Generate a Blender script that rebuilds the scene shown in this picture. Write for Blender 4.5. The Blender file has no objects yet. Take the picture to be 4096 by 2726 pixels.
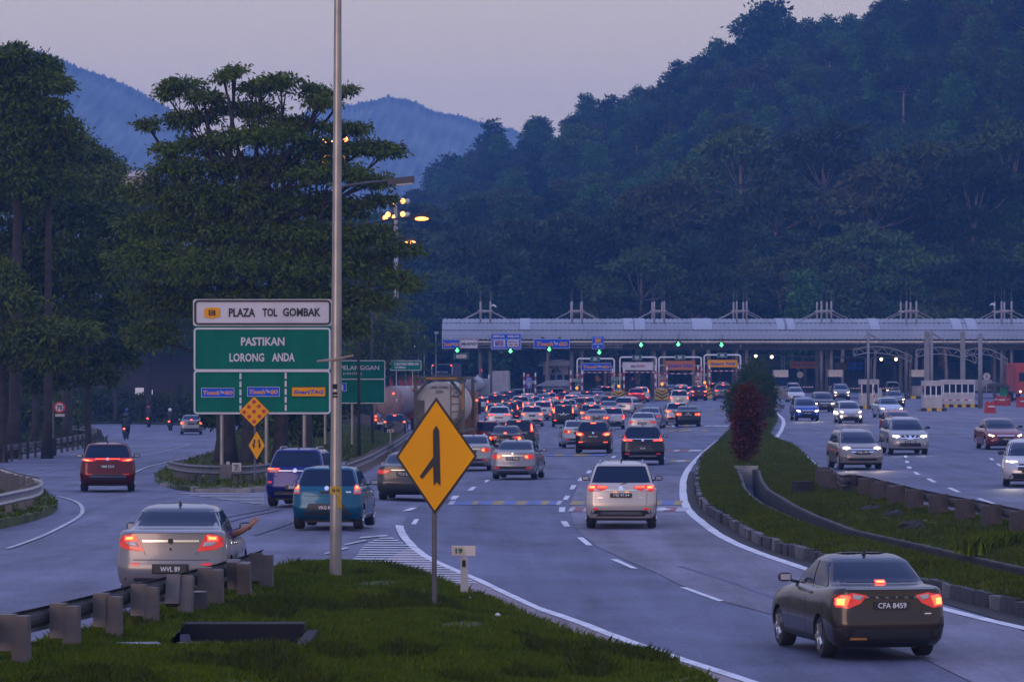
import bpy, bmesh, math, random
import numpy as np
from mathutils import Vector, Matrix
from mathutils.bvhtree import BVHTree
from mathutils.geometry import tessellate_polygon

random.seed(7)
rng = np.random.default_rng(7)
SC = bpy.context.scene
COL = SC.collection

# ------------------------------------------------------------------ camera, sky, sun, exposure
F = 17067.0          # focal length in pixels of the 4096 px wide photograph (150 mm lens)
HC = 4.4             # camera height
HY = 1432.0          # horizon row
CX = 2048.0
cam_d = bpy.data.cameras.new('camera')
cam = bpy.data.objects.new('camera', cam_d)
COL.objects.link(cam)
cam_d.sensor_width = 36.0
cam_d.lens = 150.0
cam_d.shift_y = (HY - 1363.0) / 4096.0
cam_d.clip_start = 0.5
cam_d.clip_end = 8000.0
cam.location = (0, 0, HC)
cam.rotation_euler = (math.radians(90), 0, 0)
SC.camera = cam

SUN_EL, SUN_ROT = math.radians(7.0), math.radians(205.0)
world = bpy.data.worlds.new('World')
SC.world = world
world.use_nodes = True
wn = world.node_tree.nodes
wl = world.node_tree.links
wn.clear()
w_out = wn.new('ShaderNodeOutputWorld')
w_bg = wn.new('ShaderNodeBackground')
w_sky = wn.new('ShaderNodeTexSky')
w_sky.sky_type = 'NISHITA'
w_sky.sun_disc = False
w_sky.sun_elevation = SUN_EL
w_sky.sun_rotation = SUN_ROT
w_sky.altitude = 100
w_sky.air_density = 1.0
w_sky.dust_density = 1.5
w_sky.ozone_density = 4.0
w_tc = wn.new('ShaderNodeTexCoord')
w_sep = wn.new('ShaderNodeSeparateXYZ')
w_rp = wn.new('ShaderNodeValToRGB')
w_sc = wn.new('ShaderNodeVectorMath')
w_sc.operation = 'SCALE'
w_sc.inputs['Scale'].default_value = 2.0 / 0.12
wl.new(w_tc.outputs['Generated'], w_sep.inputs[0])
wl.new(w_sep.outputs[2], w_rp.inputs[0])
_e = w_rp.color_ramp.elements
SKYSTOPS = [(0.0, (.97, .75, .55)), (0.09, (.94, .76, .59)), (0.25, (.66, .68, .95)), (0.6, (.68, .80, 1.50)), (1.0, (.70, .84, 1.65))]
while len(_e) < len(SKYSTOPS):
    _e.new(0.5)
for _k, (_p, _c) in zip(_e, SKYSTOPS):
    _k.position = _p
    _k.color = tuple(q / 2 for q in _c) + (1,)
wl.new(w_rp.outputs[0], w_sc.inputs[0])
w_tint = wn.new('ShaderNodeMix')
w_tint.data_type = 'RGBA'
w_tint.blend_type = 'MIX'
w_tint.inputs[0].default_value = 0.85                    # thin dusk cloud over the clear sky
wl.new(w_sky.outputs[0], w_tint.inputs[6])
wl.new(w_sc.outputs[0], w_tint.inputs[7])
wl.new(w_tint.outputs[2], w_bg.inputs[0])
w_bg.inputs[1].default_value = 0.12
wl.new(w_bg.outputs[0], w_out.inputs[0])

sun_d = bpy.data.lights.new('sun', 'SUN')
sun_d.energy = 0.7
sun_d.angle = math.radians(25)
sun_d.color = (1.0, 0.64, 0.50)
sun = bpy.data.objects.new('sun', sun_d)
COL.objects.link(sun)
sun.location = (-60, -60, 80)
_sd = Vector((math.sin(SUN_ROT) * math.cos(SUN_EL), math.cos(SUN_ROT) * math.cos(SUN_EL), math.sin(SUN_EL)))
sun.rotation_euler = (-_sd).to_track_quat('-Z', 'Y').to_euler()

SC.view_settings.view_transform = 'Standard'
SC.view_settings.look = 'None'
SC.view_settings.exposure = 0.0
SC.view_settings.gamma = 1.0
SC.render.engine = 'CYCLES'
SC.cycles.use_denoising = True
SC.cycles.max_bounces = 4
SC.cycles.diffuse_bounces = 2
SC.cycles.glossy_bounces = 2
SC.cycles.transmission_bounces = 2
SC.cycles.volume_bounces = 0
SC.cycles.sample_clamp_indirect = 3.0
SC.cycles.use_fast_gi = False

# ------------------------------------------------------------------ ground shape and pixel helpers
def clamp(v, a=0.0, b=1.0):
    return a if v < a else b if v > b else v

def hz(x, y):
    a = 0.45 * clamp((0.5 - x) / 4.5) * clamp((175 - y) / 105)
    dip = -0.045 * clamp(20 - x, 0, 31) * clamp((y - 120) / 200)
    return a + dip

def G(px, py, zoff=0.0):
    """point of the ground that shows at this pixel of the photograph"""
    z = 0.0
    for _ in range(14):
        d = F * (HC - z - zoff) / (py - HY)
        x = (px - CX) / F * d
        z = hz(x, d)
    return Vector((x, d, z))

def at(px, py, d):
    return Vector(((px - CX) / F * d, d, HC + (HY - py) / F * d))

# ------------------------------------------------------------------ object helpers
def link(name, data, parent=None, **props):
    o = bpy.data.objects.new(name, data)
    COL.objects.link(o)
    if parent is not None:
        o.parent = parent
    for k, v in props.items():
        o[k] = v
    return o

def thing(name, label, cat, loc=(0, 0, 0), rz=0.0, group=None):
    o = link(name, None)
    o.empty_display_size = 0.3
    o.location = loc
    o.rotation_euler = (0, 0, rz)
    o['label'] = label
    o['category'] = cat
    if group:
        o['group'] = group
    return o

def tag(o, label, cat, group=None):
    o['label'] = label
    o['category'] = cat
    if group:
        o['group'] = group
    return o

def mesh(name, verts, faces, mat=None, smooth=False):
    me = bpy.data.meshes.new(name)
    me.from_pydata([tuple(v) for v in verts], [], faces)
    if mat is not None:
        for m in (mat if isinstance(mat, (list, tuple)) else [mat]):
            me.materials.append(m)
    if smooth:
        me.polygons.foreach_set('use_smooth', [True] * len(me.polygons))
    me.update()
    return me

class MB:
    """collects simple shapes into one mesh"""
    def __init__(s):
        s.v, s.f = [], []
    def add(s, v, f):
        n = len(s.v)
        s.v += [Vector(p) for p in v]
        s.f += [tuple(i + n for i in q) for q in f]
        return s
    def box(s, c, size, rot=None):
        hx, hy, hz_ = size[0] / 2, size[1] / 2, size[2] / 2
        v = [Vector((x, y, z)) for x in (-hx, hx) for y in (-hy, hy) for z in (-hz_, hz_)]
        if rot is not None:
            v = [rot @ p for p in v]
        v = [p + Vector(c) for p in v]
        return s.add(v, [(0, 1, 3, 2), (4, 6, 7, 5), (0, 4, 5, 1), (2, 3, 7, 6), (0, 2, 6, 4), (1, 5, 7, 3)])
    def tube(s, pts, r, n=8, caps=True):
        pts = [Vector(p) for p in pts]
        rs = r if isinstance(r, (list, tuple)) else [r] * len(pts)
        base = len(s.v)
        up = None
        for i, p in enumerate(pts):
            t = (pts[min(i + 1, len(pts) - 1)] - pts[max(i - 1, 0)])
            t.normalize()
            if up is None:
                up = Vector((0, 0, 1)) if abs(t.z) < 0.9 else Vector((1, 0, 0))
            a = t.cross(up)
            if a.length < 1e-5:
                a = t.cross(Vector((0, 1, 0)))
            a.normalize()
            b = t.cross(a)
            b.normalize()
            up = -b if b.dot(up) < 0 else b
            for k in range(n):
                w = 2 * math.pi * k / n
                s.v.append(p + (a * math.cos(w) + b * math.sin(w)) * rs[i])
        for i in range(len(pts) - 1):
            for k in range(n):
                k2 = (k + 1) % n
                s.f.append((base + i * n + k, base + i * n + k2, base + (i + 1) * n + k2, base + (i + 1) * n + k))
        if caps:
            s.f.append(tuple(base + k for k in reversed(range(n))))
            s.f.append(tuple(base + (len(pts) - 1) * n + k for k in range(n)))
        return s
    def lathe(s, prof, n=24, axis='z', c=(0, 0, 0)):
        base = len(s.v)
        for r, h in prof:
            for k in range(n):
                w = 2 * math.pi * k / n
                p = (r * math.cos(w), r * math.sin(w), h)
                if axis == 'x':
                    p = (h, r * math.cos(w), r * math.sin(w))
                elif axis == 'y':
                    p = (r * math.cos(w), h, r * math.sin(w))
                s.v.append(Vector(p) + Vector(c))
        for i in range(len(prof) - 1):
            for k in range(n):
                k2 = (k + 1) % n
                s.f.append((base + i * n + k, base + i * n + k2, base + (i + 1) * n + k2, base + (i + 1) * n + k))
        return s
    def ball(s, c, r, n=10, m=7):
        rx, ry, rz = r if isinstance(r, (tuple, list)) else (r, r, r)
        prof = [(math.sin(math.pi * i / m), -math.cos(math.pi * i / m)) for i in range(m + 1)]
        base = len(s.v)
        for a, h in prof:
            for k in range(n):
                w = 2 * math.pi * k / n
                s.v.append(Vector((c[0] + rx * a * math.cos(w), c[1] + ry * a * math.sin(w), c[2] + rz * h)))
        for i in range(m):
            for k in range(n):
                k2 = (k + 1) % n
                s.f.append((base + i * n + k, base + i * n + k2, base + (i + 1) * n + k2, base + (i + 1) * n + k))
        return s
    def prism(s, poly, y0, y1):
        """polygon in x,z pushed from y0 (front, towards -y) to y1"""
        n = len(poly)
        base = len(s.v)
        s.v += [Vector((x, y0, z)) for x, z in poly] + [Vector((x, y1, z)) for x, z in poly]
        tris = tessellate_polygon([[Vector((x, z, 0)) for x, z in poly]])
        ar = sum(poly[i][0] * poly[(i + 1) % n][1] - poly[(i + 1) % n][0] * poly[i][1] for i in range(n))
        for t in tris:
            a, b, c = [poly[i] for i in t]
            cr = (b[0] - a[0]) * (c[1] - a[1]) - (b[1] - a[1]) * (c[0] - a[0])
            t = t if cr > 0 else (t[0], t[2], t[1])
            s.f.append(tuple(base + i for i in t))
            s.f.append(tuple(base + n + i for i in reversed(t)))
        for i in range(n):
            j = (i + 1) % n
            q = (base + i, base + n + i, base + n + j, base + j)
            s.f.append(q if ar > 0 else tuple(reversed(q)))
        return s
    def mesh(s, name, mat=None, smooth=False, sharp=None):
        me = mesh(name, s.v, s.f, mat, smooth or sharp is not None)
        if sharp is not None:
            me.set_sharp_from_angle(angle=math.radians(sharp))
        return me
    def obj(s, name, mat=None, parent=None, smooth=False, sharp=None, **props):
        return link(name, s.mesh(name, mat, smooth, sharp), parent, **props)

def copy_tree(o, parent=None):
    c = o.copy()
    COL.objects.link(c)
    if parent is not None:
        c.parent = parent
    for ch in KIDS.get(o.name, list(o.children)):
        copy_tree(ch, c)
    return c
KIDS = {}

# ------------------------------------------------------------------ materials
def nt(name):
    m = bpy.data.materials.new(name)
    m.use_nodes = True
    n = m.node_tree.nodes
    return m, n, m.node_tree.links, n['Principled BSDF']

def mat(name, col, rough=0.6, metal=0.0, emit=None, es=0.0, var=0.0, scale=6.0, bump=0.0, bscale=None, coat=0.0, spec=None, detail=6):
    m, n, l, b = nt(name)
    c = (*col, 1) if len(col) == 3 else col
    b.inputs['Base Color'].default_value = c
    b.inputs['Roughness'].default_value = rough
    b.inputs['Metallic'].default_value = metal
    b.inputs['Coat Weight'].default_value = coat
    b.inputs['Coat Roughness'].default_value = 0.05
    if spec is not None:
        b.inputs['Specular IOR Level'].default_value = spec
    if emit is not None:
        b.inputs['Emission Color'].default_value = (*emit, 1)
        b.inputs['Emission Strength'].default_value = es
    if var or bump:
        tc = n.new('ShaderNodeTexCoord')
        nz = n.new('ShaderNodeTexNoise')
        nz.inputs['Scale'].default_value = scale
        nz.inputs['Detail'].default_value = detail
        l.new(tc.outputs['Object'], nz.inputs['Vector'])
        if var:
            mx = n.new('ShaderNodeMix')
            mx.data_type = 'RGBA'
            mx.inputs[6].default_value = tuple(max(0, k * (1 - var)) for k in c[:3]) + (1,)
            mx.inputs[7].default_value = tuple(min(1, k * (1 + var)) for k in c[:3]) + (1,)
            rp = n.new('ShaderNodeMapRange')
            rp.inputs[1].default_value = 0.3
            rp.inputs[2].default_value = 0.7
            l.new(nz.outputs[0], rp.inputs[0])
            l.new(rp.outputs[0], mx.inputs[0])
            l.new(mx.outputs[2], b.inputs['Base Color'])
        if bump:
            bp = n.new('ShaderNodeBump')
            bp.inputs['Strength'].default_value = bump
            n2 = nz
            if bscale:
                n2 = n.new('ShaderNodeTexNoise')
                n2.inputs['Scale'].default_value = bscale
                n2.inputs['Detail'].default_value = 4
                l.new(tc.outputs['Object'], n2.inputs['Vector'])
            l.new(n2.outputs[0], bp.inputs['Height'])
            l.new(bp.outputs[0], b.inputs['Normal'])
    return m

def asphalt(name, base, seed, speck=0.25, rough=0.75):
    """asphalt: broad wear patches, streaks along the road and a fine grain"""
    m, n, l, b = nt(name)
    tc = n.new('ShaderNodeTexCoord')
    def noise(scale, stretch=(1, 1, 1), detail=5):
        mp = n.new('ShaderNodeMapping')
        mp.inputs['Scale'].default_value = stretch
        mp.inputs['Location'].default_value = (seed, seed * 2, 0)
        nz = n.new('ShaderNodeTexNoise')
        nz.inputs['Scale'].default_value = scale
        nz.inputs['Detail'].default_value = detail
        l.new(tc.outputs['Object'], mp.inputs[0])
        l.new(mp.outputs[0], nz.inputs['Vector'])
        return nz.outputs[0]
    acc = None
    for o, a in ((noise(0.16), 0.62), (noise(0.8, (1.6, 0.06, 1)), 0.62), (noise(11.0, (1, .35, 1)), 0.42), (noise(1.8, (1, .3, 1)), .34)):
        ml = n.new('ShaderNodeMath')
        ml.operation = 'MULTIPLY_ADD'
        ml.inputs[1].default_value = 2 * a
        ml.inputs[2].default_value = -a
        l.new(o, ml.inputs[0])
        if acc is None:
            acc = ml.outputs[0]
        else:
            ad = n.new('ShaderNodeMath')
            l.new(acc, ad.inputs[0])
            l.new(ml.outputs[0], ad.inputs[1])
            acc = ad.outputs[0]
    one = n.new('ShaderNodeMath')
    one.inputs[1].default_value = 1.0
    l.new(acc, one.inputs[0])
    vm = n.new('ShaderNodeVectorMath')
    vm.operation = 'SCALE'
    vm.inputs[0].default_value = base
    l.new(one.outputs[0], vm.inputs['Scale'])
    l.new(vm.outputs[0], b.inputs['Base Color'])
    b.inputs['Roughness'].default_value = rough
    b.inputs['Specular IOR Level'].default_value = 0.35
    return m

def leafmat(name, dark, mid, light, lightp=0.85, noise=0.35, objrand=False):
    m, n, l, b = nt(name)
    ge = n.new('ShaderNodeNewGeometry')
    tc = n.new('ShaderNodeTexCoord')
    nz = n.new('ShaderNodeTexNoise')
    nz.inputs['Scale'].default_value = noise
    nz.inputs['Detail'].default_value = 3
    l.new(tc.outputs['Object'], nz.inputs['Vector'])
    rp = n.new('ShaderNodeValToRGB')
    e = rp.color_ramp.elements
    e[0].position, e[0].color = 0.0, (*dark, 1)
    e[1].position, e[1].color = 0.55, (*mid, 1)
    k = e.new(lightp)
    k.color = (*mid, 1)
    k = e.new(1.0)
    k.color = (*light, 1)
    ad = n.new('ShaderNodeMath')
    ad.operation = 'MULTIPLY_ADD'
    ad.inputs[1].default_value = 0.55
    l.new(ge.outputs['Random Per Island'], ad.inputs[0])
    mr = n.new('ShaderNodeMapRange')
    mr.inputs[1].default_value, mr.inputs[2].default_value = 0.3, 0.7
    mr.inputs[4].default_value = 0.45
    l.new(nz.outputs[0], mr.inputs[0])
    l.new(mr.outputs[0], ad.inputs[2])
    l.new(ad.outputs[0], rp.inputs[0])
    col = rp.outputs[0]
    if objrand:
        oi = n.new('ShaderNodeObjectInfo')
        r2 = n.new('ShaderNodeValToRGB')
        r2.color_ramp.interpolation = 'LINEAR'
        f = r2.color_ramp.elements
        f[0].position, f[0].color = 0.0, (0.30, 0.42, 0.45, 1)
        f[1].position, f[1].color = 1.0, (1.25, 1.05, 0.85, 1)
        for p, c in ((0.3, (0.75, 0.9, 0.8)), (0.55, (1.0, 1.05, 0.9)), (0.75, (1.5, 2.3, 1.2)), (0.9, (1.5, 1.15, 1.0))):
            k = f.new(p)
            k.color = (*c, 1)
        l.new(oi.outputs['Random'], r2.inputs[0])
        mx = n.new('ShaderNodeMix')
        mx.data_type = 'RGBA'
        mx.blend_type = 'MULTIPLY'
        mx.inputs[0].default_value = 1.0
        l.new(col, mx.inputs[6])
        l.new(r2.outputs[0], mx.inputs[7])
        col = mx.outputs[2]
    l.new(col, b.inputs['Base Color'])
    b.inputs['Roughness'].default_value = 0.65
    b.inputs['Specular IOR Level'].default_value = 0.12
    return m

M = {}
M['asphalt'] = asphalt('asphalt', (0.118, 0.118, 0.165), 3)
M['asphalt_dark'] = asphalt('asphalt_dark', (0.094, 0.098, 0.150), 17)
M['asphalt_light'] = asphalt('asphalt_light', (0.145, 0.134, 0.172), 29)
M['shoulder'] = asphalt('shoulder', (0.215, 0.160, 0.165), 41)
M['line'] = mat('line_white', (0.60, 0.58, 0.58), 0.7, var=0.22, scale=1.5, detail=10)
M['line_worn'] = mat('line_white_worn', (0.42, 0.40, 0.41), 0.7, var=0.35, scale=2.0, detail=10)
M['paint_yellow'] = mat('paint_yellow', (0.30, 0.21, 0.075), 0.7, var=0.35, scale=2.5, detail=10)
M['paint_blue'] = mat('paint_blue', (0.085, 0.125, 0.29), 0.7, var=0.4, scale=2.5, detail=10)
M['paint_red'] = mat('paint_red', (0.24, 0.07, 0.08), 0.7, var=0.3, scale=2.5, detail=10)
M['ground'] = mat('ground_soil', (0.045, 0.05, 0.025), 0.9, var=0.4, scale=0.3)
M['lawn'] = mat('lawn', (0.050, 0.064, 0.004), 0.9, var=0.55, scale=0.9, detail=9)
M['blade'] = leafmat('grass_blade', (0.055, 0.085, 0.003), (0.16, 0.22, 0.005), (0.46, 0.42, 0.02), 0.9, 1.1)
M['blade_dry'] = leafmat('grass_blade_dry', (0.042, 0.060, 0.004), (0.105, 0.14, 0.007), (0.33, 0.28, 0.03), 0.82, 0.7)
M['forest_floor'] = mat('forest_floor', (0.022, 0.025, 0.014), 0.95, var=0.5, scale=0.5)
M['hill'] = mat('hill_soil', (0.02, 0.03, 0.015), 0.95, var=0.4, scale=0.05)
M['mountain'] = mat('mountain_forest', (0.17, 0.19, 0.15), 0.95, var=0.25, scale=0.02, detail=10)  # paler than forest: part of the distance haze is put into the colour
M['galv'] = mat('galvanised', (0.29, 0.275, 0.275), 0.38, 0.75, var=0.22, scale=1.7, detail=8)
M['galv_dull'] = mat('galvanised_dull', (0.12, 0.11, 0.11), 0.6, 0.35, var=0.3, scale=2.0, detail=8)
M['post'] = mat('post_steel', (0.120, 0.100, 0.092), 0.6, 0.2, var=0.25, scale=3.0, detail=8)
M['rail_dark'] = mat('rail_dark', (0.030, 0.025, 0.024), 0.7, 0.2, var=0.4, scale=1.5)
M['rust'] = mat('rail_rust', (0.060, 0.048, 0.044), 0.7, 0.2, var=0.5, scale=1.5, detail=8)
M['concrete'] = mat('concrete', (0.24, 0.225, 0.215), 0.85, var=0.35, scale=1.6, detail=9, bump=0.2)
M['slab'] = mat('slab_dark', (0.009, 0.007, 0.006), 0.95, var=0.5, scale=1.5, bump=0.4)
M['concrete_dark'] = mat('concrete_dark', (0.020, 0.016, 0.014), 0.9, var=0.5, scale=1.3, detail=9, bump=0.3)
M['concrete_old'] = mat('concrete_old', (0.055, 0.048, 0.045), 0.9, var=0.5, scale=1.6, detail=9)
M['kerb_black'] = mat('kerb_black', (0.028, 0.027, 0.033), 0.8, var=0.5, scale=4, detail=9)
M['kerb_white'] = mat('kerb_white', (0.10, 0.095, 0.10), 0.8, var=0.45, scale=4, detail=9)
M['bark'] = mat('bark', (0.032, 0.025, 0.021), 0.95, var=0.45, scale=2.5, bump=0.5)
M['bark_pale'] = mat('bark_pale', (0.24, 0.18, 0.15), 0.9, var=0.35, scale=1.0)
M['leaf'] = leafmat('leaf', (0.024, 0.036, 0.003), (0.074, 0.106, 0.005), (0.17, 0.19, 0.010), 0.88, 0.30)
M['leaf_dark'] = leafmat('leaf_dark', (0.020, 0.030, 0.003), (0.055, 0.078, 0.006), (0.13, 0.145, 0.012), 0.85, 0.3)
M['leaf_bright'] = leafmat('leaf_bright', (0.036, 0.052, 0.004), (0.082, 0.112, 0.008), (0.19, 0.195, 0.015), 0.78, 0.3)
M['leaf_hill'] = leafmat('leaf_hill', (0.008, 0.016, 0.006), (0.034, 0.064, 0.018), (0.10, 0.145, 0.03), 0.80, 0.25, True)
M['leaf_umbrella'] = leafmat('leaf_umbrella', (0.010, 0.016, 0.006), (0.045, 0.058, 0.016), (0.13, 0.14, 0.03), 0.80, 0.3, True)
M['shrub_green'] = leafmat('shrub_green', (0.018, 0.032, 0.004), (0.045, 0.072, 0.007), (0.10, 0.13, 0.014), 0.85, 1.5)
M['shrub_red'] = leafmat('shrub_red', (0.040, 0.011, 0.004), (0.090, 0.022, 0.006), (0.18, 0.055, 0.012), 0.85, 1.5)
M['white'] = mat('white_paint', (0.72, 0.70, 0.70), 0.5, var=0.08, scale=1.2)
M['offwhite'] = mat('offwhite', (0.40, 0.375, 0.365), 0.6, var=0.15, scale=1.0)
M['cream'] = mat('cream_fascia', (0.60, 0.52, 0.44), 0.6, var=0.12, scale=0.5)
M['black'] = mat('black', (0.012, 0.012, 0.014), 0.55)
M['rubber'] = mat('rubber', (0.014, 0.014, 0.016), 0.8)
M['plastic'] = mat('black_plastic', (0.018, 0.018, 0.020), 0.5)
M['glass'] = mat('dark_glass', (0.006, 0.017, 0.050), 0.07, 0.0, spec=0.2)
M['chrome'] = mat('chrome', (0.72, 0.72, 0.75), 0.18, 1.0)
M['rim'] = mat('alloy', (0.50, 0.50, 0.53), 0.3, 0.85)
M['lens_red'] = mat('lens_red', (0.22, 0.010, 0.012), 0.15, emit=(1.0, 0.02, 0.015), es=0.45, coat=0.5)
M['lit_red'] = mat('lit_red', (0.8, 0.05, 0.03), 0.3, emit=(1.0, 0.045, 0.018), es=5.0)
M['lit_core'] = mat('lit_core', (0.9, 0.3, 0.1), 0.3, emit=(1.0, 0.20, 0.05), es=4.0)
M['lens_clear'] = mat('lens_clear', (0.42, 0.40, 0.42), 0.12, coat=0.5)
M['lit_head'] = mat('lit_head', (1, 0.9, 0.7), 0.3, emit=(1.0, 0.66, 0.34), es=7.0)
M['lit_white'] = mat('lit_white', (1, 1, 0.95), 0.3, emit=(1.0, 0.90, 0.66), es=9.0)
M['lit_sodium'] = mat('lit_sodium', (1, 0.7, 0.3), 0.3, emit=(1.0, 0.34, 0.065), es=3.6)
M['lit_green'] = mat('lit_green', (0.2, 1, 0.3), 0.3, emit=(0.08, 1.0, 0.22), es=5.0)
M['lit_blue'] = mat('lit_blue', (0.2, 0.4, 1), 0.3, emit=(0.10, 0.30, 1.0), es=0.5)
M['lit_window'] = mat('lit_window', (0.8, 0.8, 0.8), 0.4, emit=(0.65, 0.60, 0.72), es=0.22)
M['amber'] = mat('amber', (0.8, 0.3, 0.03), 0.3, emit=(1.0, 0.35, 0.04), es=1.2)
M['plate'] = mat('plate_black', (0.02, 0.02, 0.023), 0.4)
M['plate_text'] = mat('plate_text', (0.66, 0.65, 0.66), 0.5)
M['sign_green'] = mat('sign_green', (0.002, 0.125, 0.080), 0.6, spec=.1, var=0.16, scale=1.0)
M['sign_blue'] = mat('sign_blue', (0.014, 0.085, 0.56), 0.5, spec=.15)  # brightened blue: the sign lamps' light is put into the colour
M['sign_white'] = mat('sign_white', (0.54, 0.51, 0.53), 0.55, var=0.13, scale=0.8)
M['sign_yellow'] = mat('sign_yellow', (0.78, 0.32, 0.004), 0.6, spec=.08, var=0.05, scale=1.0)
M['sign_orange'] = mat('sign_orange', (0.42, 0.12, 0.025), 0.5, var=0.08)
M['text_orange'] = mat('text_orange', (0.62, 0.25, 0.03), 0.5)
M['text_blue'] = mat('text_blue', (0.04, 0.05, 0.33), 0.5)
M['sign_red'] = mat('sign_red', (0.42, 0.022, 0.022), 0.5)
M['sign_maroon'] = mat('sign_maroon', (0.26, 0.035, 0.03), 0.5)
M['hazard_yellow'] = mat('hazard_yellow', (0.62, 0.36, 0.02), 0.6, var=0.15, scale=2)
M['tape_yellow'] = mat('tape_yellow', (0.50, 0.29, 0.02), 0.6, var=0.25, scale=6)
M['roof'] = mat('roof_metal', (0.24, 0.245, 0.27), 0.55, 0.2, var=0.14, scale=0.25, detail=8)
M['skylight'] = mat('skylight', (0.30, 0.31, 0.35), 0.5)
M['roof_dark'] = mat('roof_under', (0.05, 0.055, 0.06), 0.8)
M['column'] = mat('column_grey', (0.20, 0.195, 0.20), 0.6, var=0.15, scale=1.0)
M['mast'] = mat('mast_pinkgrey', (0.30, 0.265, 0.265), 0.55, var=0.15, scale=1.0)
M['dark_steel'] = mat('dark_steel', (0.06, 0.06, 0.065), 0.6, 0.3)
M['tank'] = mat('tank_beige', (0.50, 0.42, 0.34), 0.55, var=0.18, scale=0.9, detail=9)
M['tank_frame'] = mat('tank_frame', (0.115, 0.10, 0.062), 0.7, var=0.4, scale=2.0, detail=9)
M['frame_orange'] = mat('frame_orange', (0.42, 0.19, 0.03), 0.7, var=0.3, scale=3)
M['tanker_brown'] = mat('tanker_brown', (0.23, 0.15, 0.14), 0.5, 0.2, var=0.2, scale=0.8)
M['truck_red'] = mat('truck_red', (0.34, 0.035, 0.03), 0.5, var=0.15)
M['truck_orange'] = mat('truck_orange', (0.30, 0.12, 0.05), 0.6, var=0.3, scale=2)
M['lorry_white'] = mat('lorry_white', (0.34, 0.31, 0.30), 0.6, var=0.18, scale=1.5)
M['skin'] = mat('skin', (0.30, 0.135, 0.075), 0.55)
M['sleeve'] = mat('sleeve_purple', (0.10, 0.03, 0.20), 0.8)
M['cloth_dark'] = mat('cloth_dark', (0.018, 0.018, 0.024), 0.85)
M['helmet_white'] = mat('helmet_white', (0.65, 0.65, 0.66), 0.3)
M['helmet_red'] = mat('helmet_red', (0.30, 0.02, 0.02), 0.3)
M['helmet_blue'] = mat('helmet_blue', (0.02, 0.06, 0.25), 0.3)
M['helmet_black'] = mat('helmet_black', (0.012, 0.012, 0.014), 0.3)
M['barrier_red'] = mat('barrier_red', (0.42, 0.03, 0.025), 0.55)
M['net_green'] = mat('net_green', (0.02, 0.22, 0.09), 0.8)
M['litter'] = mat('litter_white', (0.6, 0.6, 0.6), 0.6)
M['fence_brown'] = mat('fence_brown', (0.085, 0.062, 0.055), 0.85, var=0.4, scale=2)
M['banner'] = mat('banner_yellow', (0.52, 0.34, 0.14), 0.6, var=0.1)
M['banner_red'] = mat('banner_red', (0.46, 0.10, 0.05), 0.6, var=0.15)

# car paint: each car's colour is its object colour
m, n, l, b = nt('car_paint')
oi = n.new('ShaderNodeObjectInfo')
l.new(oi.outputs['Color'], b.inputs['Base Color'])
b.inputs['Roughness'].default_value = 0.25
b.inputs['Metallic'].default_value = 0.35
b.inputs['Specular IOR Level'].default_value = 0.25
b.inputs['Coat Weight'].default_value = 0.42
b.inputs['Coat Roughness'].default_value = 0.06
M['paint'] = m
# ================================================================== ground, roads, markings
KX = (-11.0, -4.0, 0.5, 20.0)
KY = (70.0, 120.0, 175.0, 320.0)

def sheet(name, pts, matl, off=0.0, parent=None, maxe=3.0, rim=0.0, noise=0.0, **props):
    """flat-lying polygon (world x, y) that follows the ground, OFF above it; RIM closes its edge downwards"""
    bm = bmesh.new()
    P = [Vector((p[0], p[1], 0)) for p in pts]
    vs = [bm.verts.new(p) for p in P]
    for t in tessellate_polygon([P]):
        try:
            bm.faces.new([vs[i] for i in t])
        except ValueError:
            pass
    for k in KX:
        bmesh.ops.bisect_plane(bm, geom=bm.verts[:] + bm.edges[:] + bm.faces[:], plane_co=(k, 0, 0), plane_no=(1, 0, 0))
    for k in KY:
        bmesh.ops.bisect_plane(bm, geom=bm.verts[:] + bm.edges[:] + bm.faces[:], plane_co=(0, k, 0), plane_no=(0, 1, 0))
    for _ in range(7):
        es = [e for e in bm.edges if e.calc_length() > maxe * (1 if min(v.co.y for v in e.verts) < 200 else 4)]
        if not es:
            break
        bmesh.ops.subdivide_edges(bm, edges=es, cuts=1, use_grid_fill=False)
        bmesh.ops.triangulate(bm, faces=[f for f in bm.faces if len(f.verts) > 4])
    bmesh.ops.recalc_face_normals(bm, faces=bm.faces[:])
    bm.normal_update()
    if sum(f.normal.z for f in bm.faces) < 0:
        bmesh.ops.reverse_faces(bm, faces=bm.faces[:])
    for v in bm.verts:
        v.co.z = hz(v.co.x, v.co.y) + off
        if noise and not v.is_boundary:
            v.co.z += noise * (math.sin(v.co.x * 1.3 + v.co.y * .37) + math.sin(v.co.y * .51 - v.co.x * .7))
    if rim:
        be = [e for e in bm.edges if e.is_boundary]
        r = bmesh.ops.extrude_edge_only(bm, edges=be)
        for v in [g for g in r['geom'] if isinstance(g, bmesh.types.BMVert)]:
            v.co.z -= rim
        bmesh.ops.recalc_face_normals(bm, faces=bm.faces[:])
    me = bpy.data.meshes.new(name)
    bm.to_mesh(me)
    bm.free()
    me.materials.append(matl)
    return link(name, me, parent, **props)

def pxsheet(name, px, matl, off, **kw):
    return sheet(name, [G(x, y) for x, y in px], matl, off, **kw)

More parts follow.
